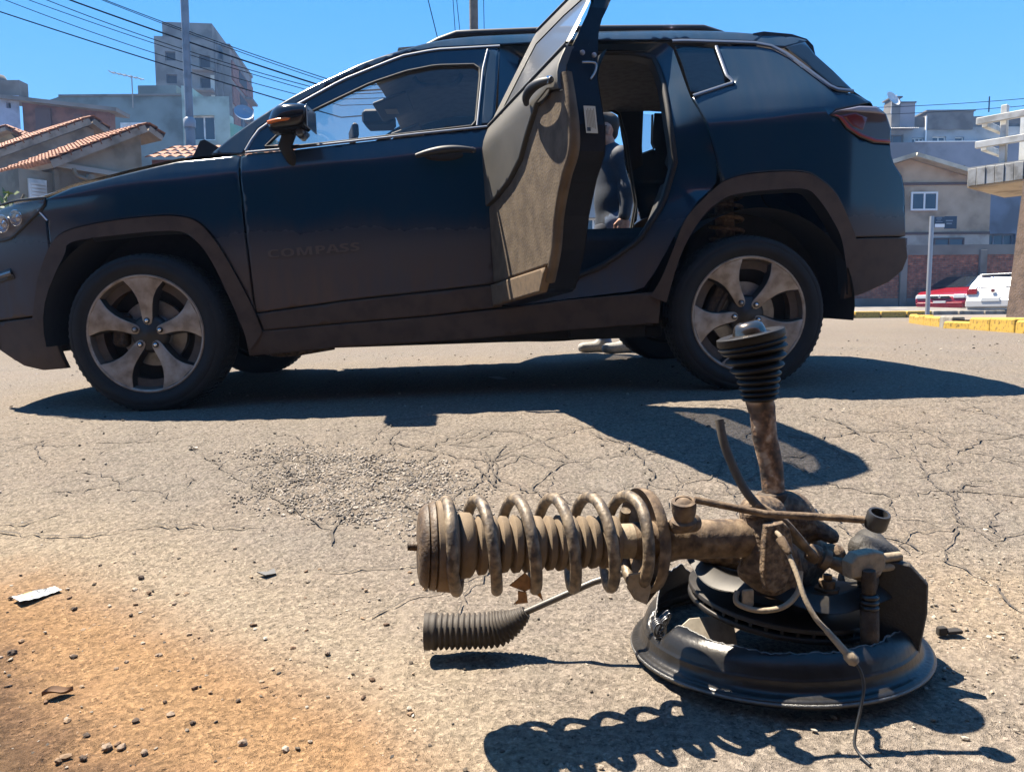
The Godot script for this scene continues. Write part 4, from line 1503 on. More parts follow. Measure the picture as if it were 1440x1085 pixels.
func small_wheel(par: Node, at: Vector3, r: float, side: float) -> void:
	var w := part("wheel", par, at)
	var mb := MB.new()
	mb.xf = Transform3D(Basis(Vector3.RIGHT, PI / 2 * side), Vector3.ZERO)
	mb.lathe([Vector2(r * 0.66, -0.09), Vector2(r * 0.95, -0.09), Vector2(r, -0.06), Vector2(r, 0.06), Vector2(r * 0.95, 0.09), Vector2(r * 0.68, 0.09), Vector2(r * 0.64, 0.06)], 28)
	put("tyre", mb, M.tyre, w)
	mb = MB.new()
	mb.xf = Transform3D(Basis(Vector3.RIGHT, PI / 2 * side), Vector3.ZERO)
	mb.lathe([Vector2(0.01, 0.09), Vector2(r * 0.18, 0.085)], 20)
	mb.lathe([Vector2(r * 0.66, 0.075), Vector2(r * 0.60, 0.085), Vector2(r * 0.58, 0.04)], 28)
	for k in 12:
		var an := TAU * k / 12.0
		mb.tube([Vector3(cos(an) * r * 0.15, 0.08, sin(an) * r * 0.15), Vector3(cos(an) * r * 0.62, 0.07, sin(an) * r * 0.62)], r * 0.055, 5)
	put("rim", mb, mat("silver wheel", Color(0.5, 0.5, 0.5), 0.35, 0.7), w)
	mb = MB.new()
	mb.xf = Transform3D(Basis(Vector3.RIGHT, PI / 2 * side), Vector3.ZERO)
	mb.lathe([Vector2(0.0, 0.02), Vector2(r * 0.64, 0.021)], 20)
	put("hub_shadow_plate", mb, M.under, w)


func hatchback() -> void:
	var paint := mat("white car paint", Color(0.40, 0.40, 0.405), 0.22)
	var g := mat("small car glass", Color(0.015, 0.02, 0.025), 0.05)
	# local x runs from the tail to the nose
	var a := thing("white_hatchback", "white hatchback parked with its tail to the road by the brown pillar", "car", on(15.05, 24.2), deg_to_rad(33.0))
	a.position.y = 0.42
	var mb := MB.new()
	car_shell(mb, P2("0.0,0.30 0.02,0.55 0.06,0.85 0.14,0.98 0.42,1.38 0.55,1.44 1.6,1.46 2.05,1.38 2.75,0.98 3.6,0.86 3.75,0.7 3.8,0.3"), 0.80, 0.92, 0.32)
	put("body", mb, paint, a)
	mb = MB.new()
	mb.sheet(8, 4, func(u: float, v: float) -> Vector3: return Vector3(lerpf(0.145, 0.405, v) - 0.012, lerpf(1.03, 1.36, v), lerpf(-0.56, 0.56, u) * lerpf(1.05, 0.86, v)), true)
	put("rear_window", mb, g, a)
	mb = MB.new()
	mb.box(Vector3(0.44, 1.42, 0), Vector3(0.22, 0.04, 1.12), 0.012)
	put("spoiler", mb, paint, a)
	for s in [-1, 1]:
		mb = MB.new()
		mb.prism(P2("0.05,0.78 0.34,0.84 0.30,1.0 0.10,0.97"), 0.0, 0.03, 0.006)
		var tl := put("tail_light", mb, M.red_lens, a)
		tl.position = Vector3(-0.01, 0.0, 0.775 if s > 0 else -0.805)
		mb = MB.new()
		mb.box(Vector3(0.05, 0.89, s * 0.63), Vector3(0.06, 0.18, 0.30), 0.012)
		put("tail_light", mb, M.red_lens, a)
		mb = MB.new()
		mb.prism(P2("0.62,1.02 1.05,0.99 1.05,1.33 0.75,1.35"), 0.0, 0.012)
		mb.prism(P2("1.12,0.98 2.3,0.97 1.9,1.33 1.12,1.36"), 0.0, 0.012)
		var sw := put("side_window", mb, g, a)
		sw.position.z = 0.70 if s > 0 else -0.712
		sw.rotation.x = -0.20 * s
		sw.position.y = 0.03
		sw.position.z += 0.18 * s
		for x in [0.62, 3.02]:
			small_wheel(a, Vector3(x, 0.27, s * 0.73), 0.29, s)
			mb = MB.new()
			mb.xf = Transform3D(Basis.IDENTITY, Vector3(x, 0.29, s * 0.78))
			var arch := []
			for k in 13:
				var an := PI * k / 12.0
				arch.append(Vector3(cos(an) * 0.35, sin(an) * 0.35, 0))
			mb.tube(arch, 0.035, 6)
			put("wheel_arch", mb, M.clad_dark, a)
	mb = MB.new()
	mb.box(Vector3(-0.03, 0.50, 0), Vector3(0.16, 0.28, 1.56), 0.06)
	put("rear_bumper", mb, paint, a)
	mb = MB.new()
	mb.box(Vector3(-0.10, 0.62, 0), Vector3(0.06, 0.12, 0.56), 0.01)
	put("plate_recess", mb, mat("grey plate", Color(0.45, 0.46, 0.46), 0.5), a)
	mb = MB.new()
	mb.xf = Transform3D(Basis(Vector3.BACK, PI / 2), Vector3(0.035, 0.90, 0))
	mb.lathe([Vector2(0.055, 0.0), Vector2(0.055, 0.02), Vector2(0.0, 0.024)], 16)
	put("emblem", mb, mat("dark emblem", Color(0.10, 0.02, 0.02), 0.3), a)
	mb = MB.new()
	mb.tube([Vector3(0.15, 1.06, 0.0), Vector3(0.17, 1.09, 0.35)], 0.012, 5)
	put("wiper", mb, M.rubber, a)
	pbox("underside", a, Vector3(0.1, 0.16, -0.62), Vector3(3.6, 0.32, 0.62), M.under)


func red_car() -> void:
	var paint := mat("red car paint", Color(0.15, 0.005, 0.010), 0.2)
	# local x runs from the nose to the tail
	var a := thing("red_car", "red car parked nose towards the road beyond the white hatchback", "car", on(14.75, 26.6), deg_to_rad(40.0))
	a.position.y = 0.56
	var mb := MB.new()
	car_shell(mb, P2("0.0,0.25 -0.03,0.45 0.03,0.66 0.25,0.80 1.05,0.95 1.7,1.36 2.9,1.40 3.5,0.98 3.9,0.9 3.95,0.3"), 0.80, 0.92, 0.32)
	put("body", mb, paint, a)
	for s in [-1, 1]:
		mb = MB.new()
		mb.prism(P2("0.02,0.56 0.52,0.70 0.56,0.78 0.26,0.76 0.04,0.68"), 0.0, 0.05, 0.01)
		var h := put("headlight", mb, mat("headlight lens", Color(0.55, 0.57, 0.6), 0.12), a)
		h.position = Vector3(-0.015, 0, 0.765 if s > 0 else -0.815)
		mb = MB.new()
		mb.box(Vector3(0.03, 0.64, s * 0.60), Vector3(0.12, 0.13, 0.36), 0.02)
		put("headlight", mb, mat("headlight glass", Color(0.55, 0.57, 0.6), 0.12), a)
		for x in [0.72, 3.2]:
			small_wheel(a, Vector3(x, 0.26, s * 0.72), 0.28, s)
	mb = MB.new()
	mb.box(Vector3(-0.02, 0.62, 0), Vector3(0.06, 0.10, 0.62), 0.015)
	put("grille", mb, M.clad_dark, a)
	mb = MB.new()
	mb.xf = Transform3D(Basis(Vector3.BACK, PI / 2), Vector3(-0.05, 0.63, 0))
	mb.lathe([Vector2(0.05, 0.0), Vector2(0.05, 0.015), Vector2(0.0, 0.02)], 16)
	put("emblem", mb, M.chrome, a)
	mb = MB.new()
	mb.box(Vector3(-0.05, 0.42, 0), Vector3(0.03, 0.13, 0.40), 0.005)
	put("number_plate", mb, mat("grey plate", Color(0.5, 0.5, 0.5), 0.5), a)
	mb = MB.new()
	mb.box(Vector3(-0.02, 0.34, 0), Vector3(0.10, 0.22, 1.5), 0.04)
	put("front_bumper", mb, paint, a)
	mb = MB.new()
	mb.sheet(6, 4, func(u: float, v: float) -> Vector3: return Vector3(lerpf(1.08, 1.66, v), lerpf(0.985, 1.36, v), lerpf(-0.66, 0.66, u) * lerpf(1.05, 0.9, v)), true)
	put("windscreen", mb, M.dark_glass, a)
	pbox("underside", a, Vector3(0.1, 0.12, -0.62), Vector3(3.7, 0.27, 0.62), M.under)


# sagging wire between two points
func wire(label: String, a: Vector3, b: Vector3, sag: float, r: float, grp: String, then = null) -> void:
	var pts := []
	for k in 25:
		var t := k / 24.0
		pts.append(a.lerp(b, t) - Vector3(0, sag * 4.0 * t * (1.0 - t), 0))
	if then != null:
		pts.append(then)
	var mb := MB.new()
	mb.tube(pts, r, 5)
	tag(put("overhead_wire", mb, M.wire), label, "wire", grp)


func overhead() -> void:
	M.wire = mat("black cable", Color(0.006, 0.008, 0.012), 1.0, 0.0, null, 1.0, null, 0.0, 0.0)
	var g := "wires crossing the sky on the left"
	wire("lowest overhead wire crossing in front of the concrete tower, meeting the left edge", Vector3(-12.15, 7.59, -17.0), Vector3(-3.63, 4.9, -17.0), 0.054, 0.013, g, Vector3(-0.62, 4.3, -14.0))
	wire("second overhead wire from below before the concrete tower", Vector3(-12.05, 7.93, -17.0), Vector3(-3.62, 5.15, -17.0), 0.191, 0.008, g, Vector3(-0.62, 4.4, -14.0))
	wire("third overhead wire from below before the concrete tower", Vector3(-11.53, 7.88, -17.0), Vector3(-3.62, 5.28, -17.0), 0.113, 0.008, g, Vector3(-0.62, 4.5, -14.0))
	wire("fourth overhead wire from below before the concrete tower", Vector3(-11.16, 7.93, -17.0), Vector3(-3.61, 5.38, -17.0), 0.173, 0.009, g, Vector3(-0.62, 4.6, -14.0))
	wire("thick upper overhead cable passing over the concrete tower's front", Vector3(-10.67, 7.87, -17.0), Vector3(-3.61, 5.43, -17.0), 0.055, 0.017, g, Vector3(-0.62, 4.7, -14.0))
	wire("highest overhead wire of the pair above the thick cable", Vector3(-9.93, 7.9, -17.0), Vector3(-3.61, 5.61, -17.0), 0.067, 0.009, g, Vector3(-0.62, 4.8, -14.0))
	wire("lower overhead wire of the pair above the thick cable", Vector3(-9.98, 7.91, -17.0), Vector3(-3.61, 5.55, -17.0), 0.074, 0.008, g, Vector3(-0.62, 4.75, -14.0))
	g = "wires running over the car roof"
	wire("single slanting overhead wire left of the timber pole", Vector3(-1.53, 6.6, -14.0), Vector3(-0.76, 3.4, -14.0), 0.0, 0.008, g)
	wire("left one of the close wire pair beside the timber pole", Vector3(-1.02, 6.8, -14.0), Vector3(-0.82, 3.4, -14.0), 0.0, 0.006, g)
	wire("right one of the close wire pair beside the timber pole", Vector3(-0.98, 6.8, -14.0), Vector3(-0.66, 3.4, -14.0), 0.0, 0.006, g)
	wire("straight thin wire dropping just right of the timber pole", Vector3(-0.45, 6.8, -14.0), Vector3(-0.42, 3.4, -14.0), 0.0, 0.006, g)
	g = "wires above the far building on the right"
	wire("upper thin wire above the far building's parapet", Vector3(18.0, 12.32, -45.0), Vector3(36.0, 13.45, -45.0), 0.25, 0.018, g)
	wire("lower thin wire above the far building's parapet", Vector3(18.0, 11.93, -45.0), Vector3(36.0, 13.04, -45.0), 0.25, 0.018, g)
	var a := thing("roof_pole", "short thin pole on the far building at right holding wires", "pole", Vector3(36.4, 15.9, -60.0))
	var mb := MB.new()
	mb.tube([Vector3.ZERO, Vector3(0, 1.15, 0)], 0.045, 6)
	put("shaft", mb, M.wire, a)


# ---------------------------------------------------------------- the dark car
# local axes: x to the rear from the front axle, y up from the ground, z out towards the lens from the tyre's outer face
const MID := -0.91


func side_depth(x: float, y: float) -> float:
	var s := 0.0
	var yc := 0.965 + 0.079 * x
	var yb := 1.085 + 0.07 * x
	var ys := [-1.0, 0.15, 0.25, 0.40, 0.60, 0.80, yc - 0.02, yc + 0.01, yb, 1.56, 1.63, 1.74, 3.0]
	var zs := [-0.10, -0.07, -0.037, -0.026, -0.020, -0.011, 0.0, -0.004, -0.05, -0.25, -0.31, -0.5, -0.5]
	for k in 5:
		var q := y + 0.012 * (k - 2)
		var i := 0
		while i < 11 and q > ys[i + 1]:
			i += 1
		s += lerpf(zs[i], zs[i + 1], clampf((q - ys[i]) / (ys[i + 1] - ys[i]), 0.0, 1.0)) * 0.2
	if x < 0.15:
		s -= 0.30 * (0.15 - x) * (0.15 - x)
	if x > 2.85:
		s -= 0.45 * (x - 2.85) * (x - 2.85)
	return s


func side_at(x: float, y: float, off: float, side: int) -> Vector3:
	var z := side_depth(x, y) + off
	return Vector3(x, y, z if side > 0 else 2.0 * MID - z)


func side_normal(x: float, y: float, side: int) -> Vector3:
	var e := 0.006
	var zx := (side_depth(x + e, y) - side_depth(x - e, y)) / (2.0 * e)
	var zy := (side_depth(x, y + e) - side_depth(x, y - e)) / (2.0 * e)
	return Vector3(-zx, -zy, 1.0).normalized() * Vector3(1, 1, side)


# a pressed panel: its outline in the side view, laid on the body's side surface, with rolled edges and a return flange
func panel(called: String, par: Node, outline, m: Material, off := 0.0, deep := 0.025, side := 1, org := Vector3.ZERO, step := 0.05) -> MeshInstance3D:
	var raw: PackedVector2Array = P2(outline) if outline is String else outline
	if Geometry2D.is_polygon_clockwise(raw):
		raw.reverse()
	var edge := PackedVector2Array()
	for i in raw.size():
		var a := raw[i]
		var b := raw[(i + 1) % raw.size()]
		var m2 := maxi(1, int(ceil(a.distance_to(b) / step)))
		for k in m2:
			edge.append(a.lerp(b, float(k) / m2))
	var pts := edge.duplicate()
	var ne := edge.size()
	for i in ne:
		var t := (edge[(i + 1) % ne] - edge[(i + ne - 1) % ne]).normalized()
		var q := edge[i] - Vector2(t.y, -t.x) * 0.008
		if Geometry2D.is_point_in_polygon(q, raw):
			var near := 1.0
			for j in raw.size():
				near = minf(near, q.distance_to(Geometry2D.get_closest_point_to_segment(q, raw[j], raw[(j + 1) % raw.size()])))
			if near > 0.0055:
				pts.append(q)
	var box := Rect2(raw[0], Vector2.ZERO)
	for p in raw:
		box = box.expand(p)
	var y := box.position.y
	while y < box.end.y:
		var x := box.position.x + (0.5 * step if int(y / step) % 2 else 0.0)
		while x < box.end.x:
			var p := Vector2(x, y)
			if Geometry2D.is_point_in_polygon(p, raw):
				var near := 1.0
				for i in raw.size():
					near = minf(near, p.distance_to(Geometry2D.get_closest_point_to_segment(p, raw[i], raw[(i + 1) % raw.size()])))
				if near > 0.018:
					pts.append(p)
			x += step
		y += step * 0.8
	var mb := MB.new()
	var id := []
	for i in pts.size():
		var p := pts[i]
		var nn := side_normal(p.x, p.y, side)
		var z := off
		if i < ne:
			var e := edge[(i + 1) % ne] - edge[(i + ne - 1) % ne]
			nn = (nn + Vector3(e.y, -e.x, 0).normalized() * 0.9).normalized()
			z -= 0.0025
		id.append(mb.vert(side_at(p.x, p.y, z, side) - org, nn, Vector2((p.x + 1.0) / 5.0, 1.0 - p.y / 1.8)))
	var ti := Geometry2D.triangulate_delaunay(pts)
	for i in range(0, ti.size(), 3):
		var c := (pts[ti[i]] + pts[ti[i + 1]] + pts[ti[i + 2]]) / 3.0
		if Geometry2D.is_point_in_polygon(c, raw):
			var ar := absf((pts[ti[i + 1]] - pts[ti[i]]).cross(pts[ti[i + 2]] - pts[ti[i]]))
			if ar > 1e-8:
				mb.tri(id[ti[i]], id[ti[i + 1]], id[ti[i + 2]])
	if deep > 0.0:
		for i in ne:
			var j := (i + 1) % ne
			var e := edge[j] - edge[i]
			var o := Vector3(e.y, -e.x, 0).normalized()
			var q := []
			for w in [[i, -0.0025], [j, -0.0025], [j, -deep], [i, -deep]]:
				var p := edge[w[0]]
				q.append(mb.vert(side_at(p.x, p.y, off + w[1], side) - org, o, Vector2((p.x + 1.0) / 5.0, 1.0 - p.y / 1.8)))
			mb.quad(q[0], q[1], q[2], q[3])
	return put(called, mb, m, par)


# ruled band between two loops or lines of the side view
func band(called: String, par: Node, a, b, m: Material, off_a: float, off_b: float, side := 1, closed := true, org := Vector3.ZERO, cnt := 70) -> MeshInstance3D:
	var la: PackedVector2Array = P2(a) if a is String else a
	var lb: PackedVector2Array = P2(b) if b is String else b
	if not closed:
		la = curve2(la)
		lb = curve2(lb)
	var pa := resample(la, cnt, closed)
	var pb := resample(lb, cnt, closed)
	var mb := MB.new()
	var n := cnt if closed else cnt - 1
	var rows := 4
	var g := []
	for i in cnt:
		var row := []
		for r in rows + 1:
			var p := pa[i].lerp(pb[i], float(r) / rows)
			row.append(side_at(p.x, p.y, lerpf(off_a, off_b, float(r) / rows), side) - org)
		g.append(row)
	var id := []
	for i in cnt:
		var row := []
		for r in rows + 1:
			var i0 := (i + cnt - 1) % cnt if closed else maxi(i - 1, 0)
			var i1 := (i + 1) % cnt if closed else mini(i + 1, cnt - 1)
			var du: Vector3 = g[i1][r] - g[i0][r]
			var dv: Vector3 = g[i][mini(r + 1, rows)] - g[i][maxi(r - 1, 0)]
			var nn := du.cross(dv).normalized()
			if nn.z * side < 0.0:
				nn = -nn
			var p := pa[i].lerp(pb[i], float(r) / rows)
			row.append(mb.vert(g[i][r], nn, Vector2((p.x + 1.0) / 5.0, 1.0 - p.y / 1.8)))
		id.append(row)
	for i in n:
		var j := (i + 1) % cnt
		for r in rows:
			mb.quad(id[i][r], id[j][r], id[j][r + 1], id[i][r + 1])
	return put(called, mb, m, par)


# narrow moulding along a line of the side view
func moulding(called: String, par: Node, line: String, wid: float, m: Material, off := 0.006, side := 1, org := Vector3.ZERO) -> void:
	var p := resample(P2(line), 24, false)
	var mb := MB.new()
	var rows := []
	for i in p.size():
		var t := (p[mini(i + 1, p.size() - 1)] - p[maxi(i - 1, 0)]).normalized()
		var o := Vector2(-t.y, t.x) * wid * 0.5
		var row := []
		for k in [[-1.0, 0.0, -0.8], [-0.6, 1.0, -0.3], [0.6, 1.0, 0.3], [1.0, 0.0, 0.8]]:
			var q: Vector2 = p[i] + o * k[0]
			var nn: Vector3 = side_normal(q.x, q.y, side) + Vector3(o.x, o.y, 0).normalized() * k[2]
			row.append(mb.vert(side_at(q.x, q.y, off * k[1], side) - org, nn))
		rows.append(row)
	for i in p.size() - 1:
		for k in 3:
			mb.quad(rows[i][k], rows[i + 1][k], rows[i + 1][k + 1], rows[i][k + 1])
	put(called, mb, m, par)


func loop_seal(called: String, par: Node, loop: String, rad: float, m: Material, off: float, side := 1, closed := true) -> void:
	var p := resample(P2(loop), 60, closed)
	var path := []
	for q in p:
		path.append(side_at(q.x, q.y, off, side))
	if closed:
		path.append(path[0])
	var mb := MB.new()
	mb.tube(path, rad, 6, false)
	put(called, mb, m, par)


const FRONT_DOOR := "0.46,1.07 0.49,1.085 0.67,1.095 0.89,1.115 1.20,1.14 1.535,1.168 1.52,0.98 1.51,0.81 1.51,0.60 1.522,0.508 0.85,0.455 0.48,0.415 0.475,0.47 0.465,0.75 0.46,0.97"
const FRONT_DOOR_LOW := "0.483,0.408 0.85,0.448 1.523,0.50 1.535,0.445 1.548,0.405 1.22,0.377 0.84,0.357 0.505,0.337"
const FRAME_F := "0.48,1.10 0.52,1.18 0.64,1.27 0.88,1.41 1.14,1.52 1.29,1.55 1.58,1.56 1.56,1.37 1.54,1.18 1.20,1.145 0.89,1.12 0.67,1.10"
const GLASS_F := "0.56,1.115 0.64,1.20 0.73,1.26 0.88,1.335 1.00,1.395 1.16,1.45 1.29,1.475 1.475,1.475 1.49,1.445 1.46,1.18 0.89,1.128 0.69,1.112"
const HOLE := "1.68,1.52 2.05,1.55 2.21,1.54 2.29,1.51 2.31,1.38 2.31,1.17 2.33,1.01 2.28,0.84 2.17,0.68 2.00,0.57 1.84,0.51 1.72,0.50 1.65,0.54 1.62,0.80 1.63,1.16"
const HOLE_FAR := "1.68,1.555 2.05,1.572 2.24,1.567 2.33,1.54 2.395,1.39 2.45,1.17 2.475,1.01 2.44,0.84 2.34,0.68 2.08,0.57 1.84,0.51 1.72,0.50 1.65,0.54 1.62,0.80 1.63,1.16"
const HOLE_OUT := "1.58,1.575 2.36,1.57 2.40,1.28 2.44,1.18 2.47,1.08 2.50,0.98 2.49,0.90 2.41,0.83 2.33,0.72 2.23,0.54 2.17,0.46 1.84,0.43 1.57,0.405 1.53,0.81"
const REAR_DOOR_UP := "1.548,1.168 1.80,1.19 2.10,1.215 2.43,1.24 2.44,1.18 2.46,1.10 2.36,1.12 2.24,1.10 2.12,1.02 2.04,0.955 1.90,0.90 1.70,0.855 1.522,0.83 1.53,0.98"
const REAR_DOOR_MID := "1.522,0.825 1.70,0.85 1.90,0.895 2.04,0.95 2.12,1.015 2.24,1.095 2.36,1.115 2.46,1.095 2.47,1.08 2.495,0.98 2.485,0.90 2.41,0.83 2.33,0.72 2.28,0.61 2.245,0.56 1.53,0.507 1.52,0.60 1.52,0.81"
const REAR_DOOR_LOW := "1.532,0.50 2.24,0.552 2.20,0.50 2.17,0.465 1.84,0.435 1.56,0.41 1.545,0.44"
const FRAME_R := "1.545,1.175 1.565,1.37 1.585,1.565 1.95,1.58 2.19,1.566 2.30,1.51 2.38,1.385 2.43,1.245 2.10,1.22 1.80,1.195"
const GLASS_R := "1.62,1.20 1.635,1.37 1.655,1.49 1.95,1.505 2.16,1.495 2.25,1.45 2.32,1.37 2.36,1.26 2.10,1.24 1.80,1.215"


func car() -> void:
	var c := thing("parked_suv", "dusty dark blue SUV with its rear door open and mud along the sills", "car", Vector3(-1.5765, 0.1685, -3.3331))
	c.basis = Basis(Vector3.UP, 0.03047) * Basis(Vector3.BACK, 0.02474) * Basis(Vector3.RIGHT, 0.035)

	for side in [1, -1]:
		var fen := P2("-0.41,0.93 -0.28,0.97 -0.11,1.00 0.04,1.03 0.19,1.06 0.34,1.07 0.452,1.08 0.452,0.97 0.455,0.75 0.465,0.47")
		var ar := curve2(P2("0.47,0.43 0.41,0.57 0.34,0.71 0.27,0.80 0.18,0.83 0.03,0.83 -0.19,0.81 -0.34,0.78 -0.42,0.72"))
		for q in ar:
			fen.append(q + (q - Vector2(0.02, 0.35)).normalized() * 0.003)
		fen.append_array(P2("-0.415,0.84 -0.445,0.88"))
		panel("fender", c, fen, M.paint, 0.0, 0.03, side)
		band("wheel_arch_trim", c, "-0.56,0.42 -0.50,0.59 -0.42,0.72 -0.34,0.78 -0.19,0.81 0.03,0.83 0.18,0.83 0.27,0.80 0.34,0.71 0.41,0.57 0.47,0.43 0.50,0.33", "-0.47,0.40 -0.43,0.56 -0.34,0.69 -0.30,0.74 -0.09,0.76 0.17,0.77 0.25,0.73 0.31,0.64 0.37,0.49 0.42,0.34 0.44,0.25", M.clad, 0.012, 0.016, side, false)
		band("wheel_arch_lip", c, "-0.47,0.40 -0.43,0.56 -0.34,0.69 -0.30,0.74 -0.09,0.76 0.17,0.77 0.25,0.73 0.31,0.64 0.37,0.49 0.42,0.34 0.44,0.25", "-0.46,0.40 -0.42,0.55 -0.33,0.68 -0.29,0.73 -0.09,0.75 0.17,0.76 0.24,0.72 0.30,0.63 0.36,0.48 0.41,0.33 0.43,0.25", M.clad_dark, 0.016, -0.06, side, false)
		panel("front_bumper", c, "-0.88,0.60 -0.80,0.80 -0.71,0.77 -0.63,0.78 -0.56,0.82 -0.445,0.885 -0.42,0.84 -0.425,0.72 -0.505,0.59 -0.56,0.43 -0.88,0.405", M.paint, 0.0, 0.03, side)
		panel("front_bumper_lower", c, "-0.88,0.395 -0.56,0.42 -0.47,0.41 -0.45,0.31 -0.42,0.19 -0.56,0.18 -0.67,0.20 -0.80,0.27 -0.88,0.32", M.clad, 0.004, 0.03, side)
		panel("headlight", c, "-0.78,0.90 -0.67,0.92 -0.58,0.93 -0.41,0.935 -0.42,0.90 -0.56,0.82 -0.63,0.78 -0.71,0.77 -0.80,0.79", M.lamp_dark, -0.045, 0.0, side)
		for q in [[-0.60, 0.865, 0.036], [-0.69, 0.845, 0.040]]:
			var hb2 := MB.new()
			hb2.xf = Transform3D(Basis(Vector3.RIGHT, PI / 2 * side) * Basis(Vector3.BACK, 0.3), side_at(q[0], q[1], -0.035, side))
			hb2.lathe([Vector2(q[2], 0.012), Vector2(q[2] * 0.94, 0.014), Vector2(q[2] * 0.8, 0.0), Vector2(q[2] * 0.45, -0.012), Vector2(q[2] * 0.42, 0.004), Vector2(0.0, 0.010)], 24)
			put("lamp_bowl", hb2, M.chrome, c)
		panel("headlight_lens", c, "-0.78,0.90 -0.67,0.92 -0.58,0.93 -0.41,0.935 -0.42,0.90 -0.56,0.82 -0.63,0.78 -0.71,0.77 -0.80,0.79", M.lens, 0.002, 0.0, side)
		moulding("headlight_rim", c, "-0.80,0.785 -0.71,0.765 -0.63,0.775 -0.56,0.815 -0.42,0.897 -0.408,0.937 -0.58,0.935 -0.70,0.92", 0.012, M.clad_dark, 0.008, side)
		moulding("chrome_line", c, "-0.455,0.885 -0.415,0.838", 0.006, M.chrome, 0.006, side)
		panel("fog_lamp_bezel", c, "-0.78,0.62 -0.66,0.645 -0.64,0.60 -0.78,0.575", M.clad_dark, 0.006, 0.01, side)
		moulding("indicator", c, "-0.77,0.605 -0.655,0.625", 0.024, M.lamp_in, 0.014, side)

		var fd := part("front_door", c)
		panel("outer_panel", fd, FRONT_DOOR, M.paint, 0.0, 0.04, side)
		panel("lower_cladding", fd, FRONT_DOOR_LOW, M.clad, 0.003, 0.04, side)
		band("window_frame", fd, FRAME_F, GLASS_F, M.paint, 0.002, -0.008, side)
		panel("window_pane", fd, GLASS_F, M.glass, -0.012, 0.0, side)
		loop_seal("window_seal", fd, GLASS_F, 0.007, M.rubber, -0.004, side)
		moulding("chrome_belt", fd, "0.48,1.092 0.67,1.104 0.89,1.123 1.20,1.150 1.535,1.176", 0.011, M.dull_chrome, 0.010, side)
		moulding("chrome_arch", fd, "0.478,1.10 0.52,1.185 0.64,1.275 0.88,1.415 1.14,1.525 1.29,1.555 1.58,1.567", 0.014, M.dull_chrome, 0.010, side)
		panel("pillar_cover", fd, "1.485,1.19 1.515,1.475 1.53,1.545 1.57,1.55 1.556,1.37 1.535,1.18", M.paint, 0.006, 0.01, side)
		moulding("pillar_chrome", fd, "1.466,1.18 1.50,1.45 1.525,1.55", 0.009, M.dull_chrome, 0.010, side)
		door_handle(fd, 1.33, 1.058, side, Vector3.ZERO)
		var inner := MB.new()
		inner.sheet(14, 5, func(u: float, v: float) -> Vector3: return side_at(lerpf(0.50, 1.50, u), lerpf(0.42, 1.10 + 0.06 * u, v), -0.14 - 0.03 * sin(PI * v), side), side > 0)
		put("inner_trim", inner, M.trim, fd)
		if side > 0:
			var l := lettering(fd, "COMPASS", 0.034, mat("dusty badge", Color(0.085, 0.066, 0.055), 0.6), Vector3(0.745, 0.672, side_depth(0.74, 0.67) + 0.004))
			l.scale = Vector3(1.85, 1.0, 1.0)
			l.rotation.z = 0.055
		rear_door(c, side)

		var rs := curve2(P2("0.33,1.09 0.43,1.18 0.58,1.29 0.72,1.375 0.88,1.455 0.98,1.503 1.16,1.565 1.29,1.603 1.47,1.63 1.81,1.645 2.08,1.65 2.45,1.64 2.65,1.62 2.79,1.60"))
		rs.append_array(P2("2.735,1.56 2.40,1.582 2.36,1.58 1.95,1.59 1.58,1.575 1.29,1.565 1.14,1.535 0.88,1.425 0.64,1.285 0.52,1.195 0.472,1.10 0.46,1.085"))
		panel("roof_side", c, rs, M.paint, 0.0, 0.03, side)
		var hole := HOLE if side > 0 else HOLE_FAR
		band("door_opening", c, HOLE_OUT, hole, M.paint, -0.02, -0.09, side)
		band("door_opening_return", c, hole, hole, M.trim, -0.09, -0.20 if side > 0 else -0.12, side)
		loop_seal("door_seal", c, hole, 0.013, M.rubber, -0.082, side)
		var qp := P2("2.405,1.28 2.60,1.345 2.575,1.385 2.565,1.54 2.73,1.535 2.81,1.515 2.87,1.465 2.96,1.355 3.02,1.285 3.11,1.28 3.19,1.24 3.12,1.223 3.01,1.20 2.98,1.18 3.02,1.165 3.06,1.118 3.12,1.085 3.20,1.062 3.29,1.06 3.30,1.02 3.32,0.98 3.37,0.93 3.39,0.87 3.40,0.77 3.41,0.665 3.13,0.662")
		for q in curve2(P2("3.12,0.66 3.08,0.74 3.02,0.84 2.95,0.90 2.86,0.94 2.65,0.94 2.52,0.91")):
			qp.append(q + (q - Vector2(2.68, 0.4)).normalized() * 0.003)
		qp.append_array(P2("2.50,0.98 2.47,1.08 2.44,1.18"))
		panel("rear_quarter", c, qp, M.paint, 0.0, 0.03, side)
		if side < 0:
			panel("pillar_trim", c, "2.32,1.57 2.485,1.555 2.50,1.36 2.52,1.25 2.42,1.20 2.40,1.30 2.36,1.42", M.trim, -0.06, 0.0, side)
		panel("quarter_window", c, "2.372,1.553 2.545,1.535 2.57,1.385 2.59,1.35 2.405,1.29 2.39,1.45", M.privacy if side > 0 else M.glass, -0.008, 0.01, side)
		moulding("quarter_window_trim", c, "2.405,1.287 2.595,1.348 2.572,1.385 2.556,1.54", 0.014, M.dull_chrome, 0.010, side)
		moulding("chrome_arch", c, "2.36,1.572 2.41,1.574 2.73,1.552 2.81,1.53 2.87,1.48 2.96,1.37 3.02,1.30 3.11,1.29", 0.019, M.dull_chrome, 0.012, side)
		panel("roof_corner", c, "2.72,1.560 2.74,1.60 2.79,1.602 2.92,1.59 2.985,1.565 2.97,1.555 2.87,1.527 2.81,1.533", M.paint, -0.004, 0.02, side)
		panel("tailgate_glass_side", c, "2.87,1.525 2.97,1.555 3.00,1.47 3.11,1.30 3.03,1.312 2.95,1.42", M.dark_glass, 0.0, 0.02, side)
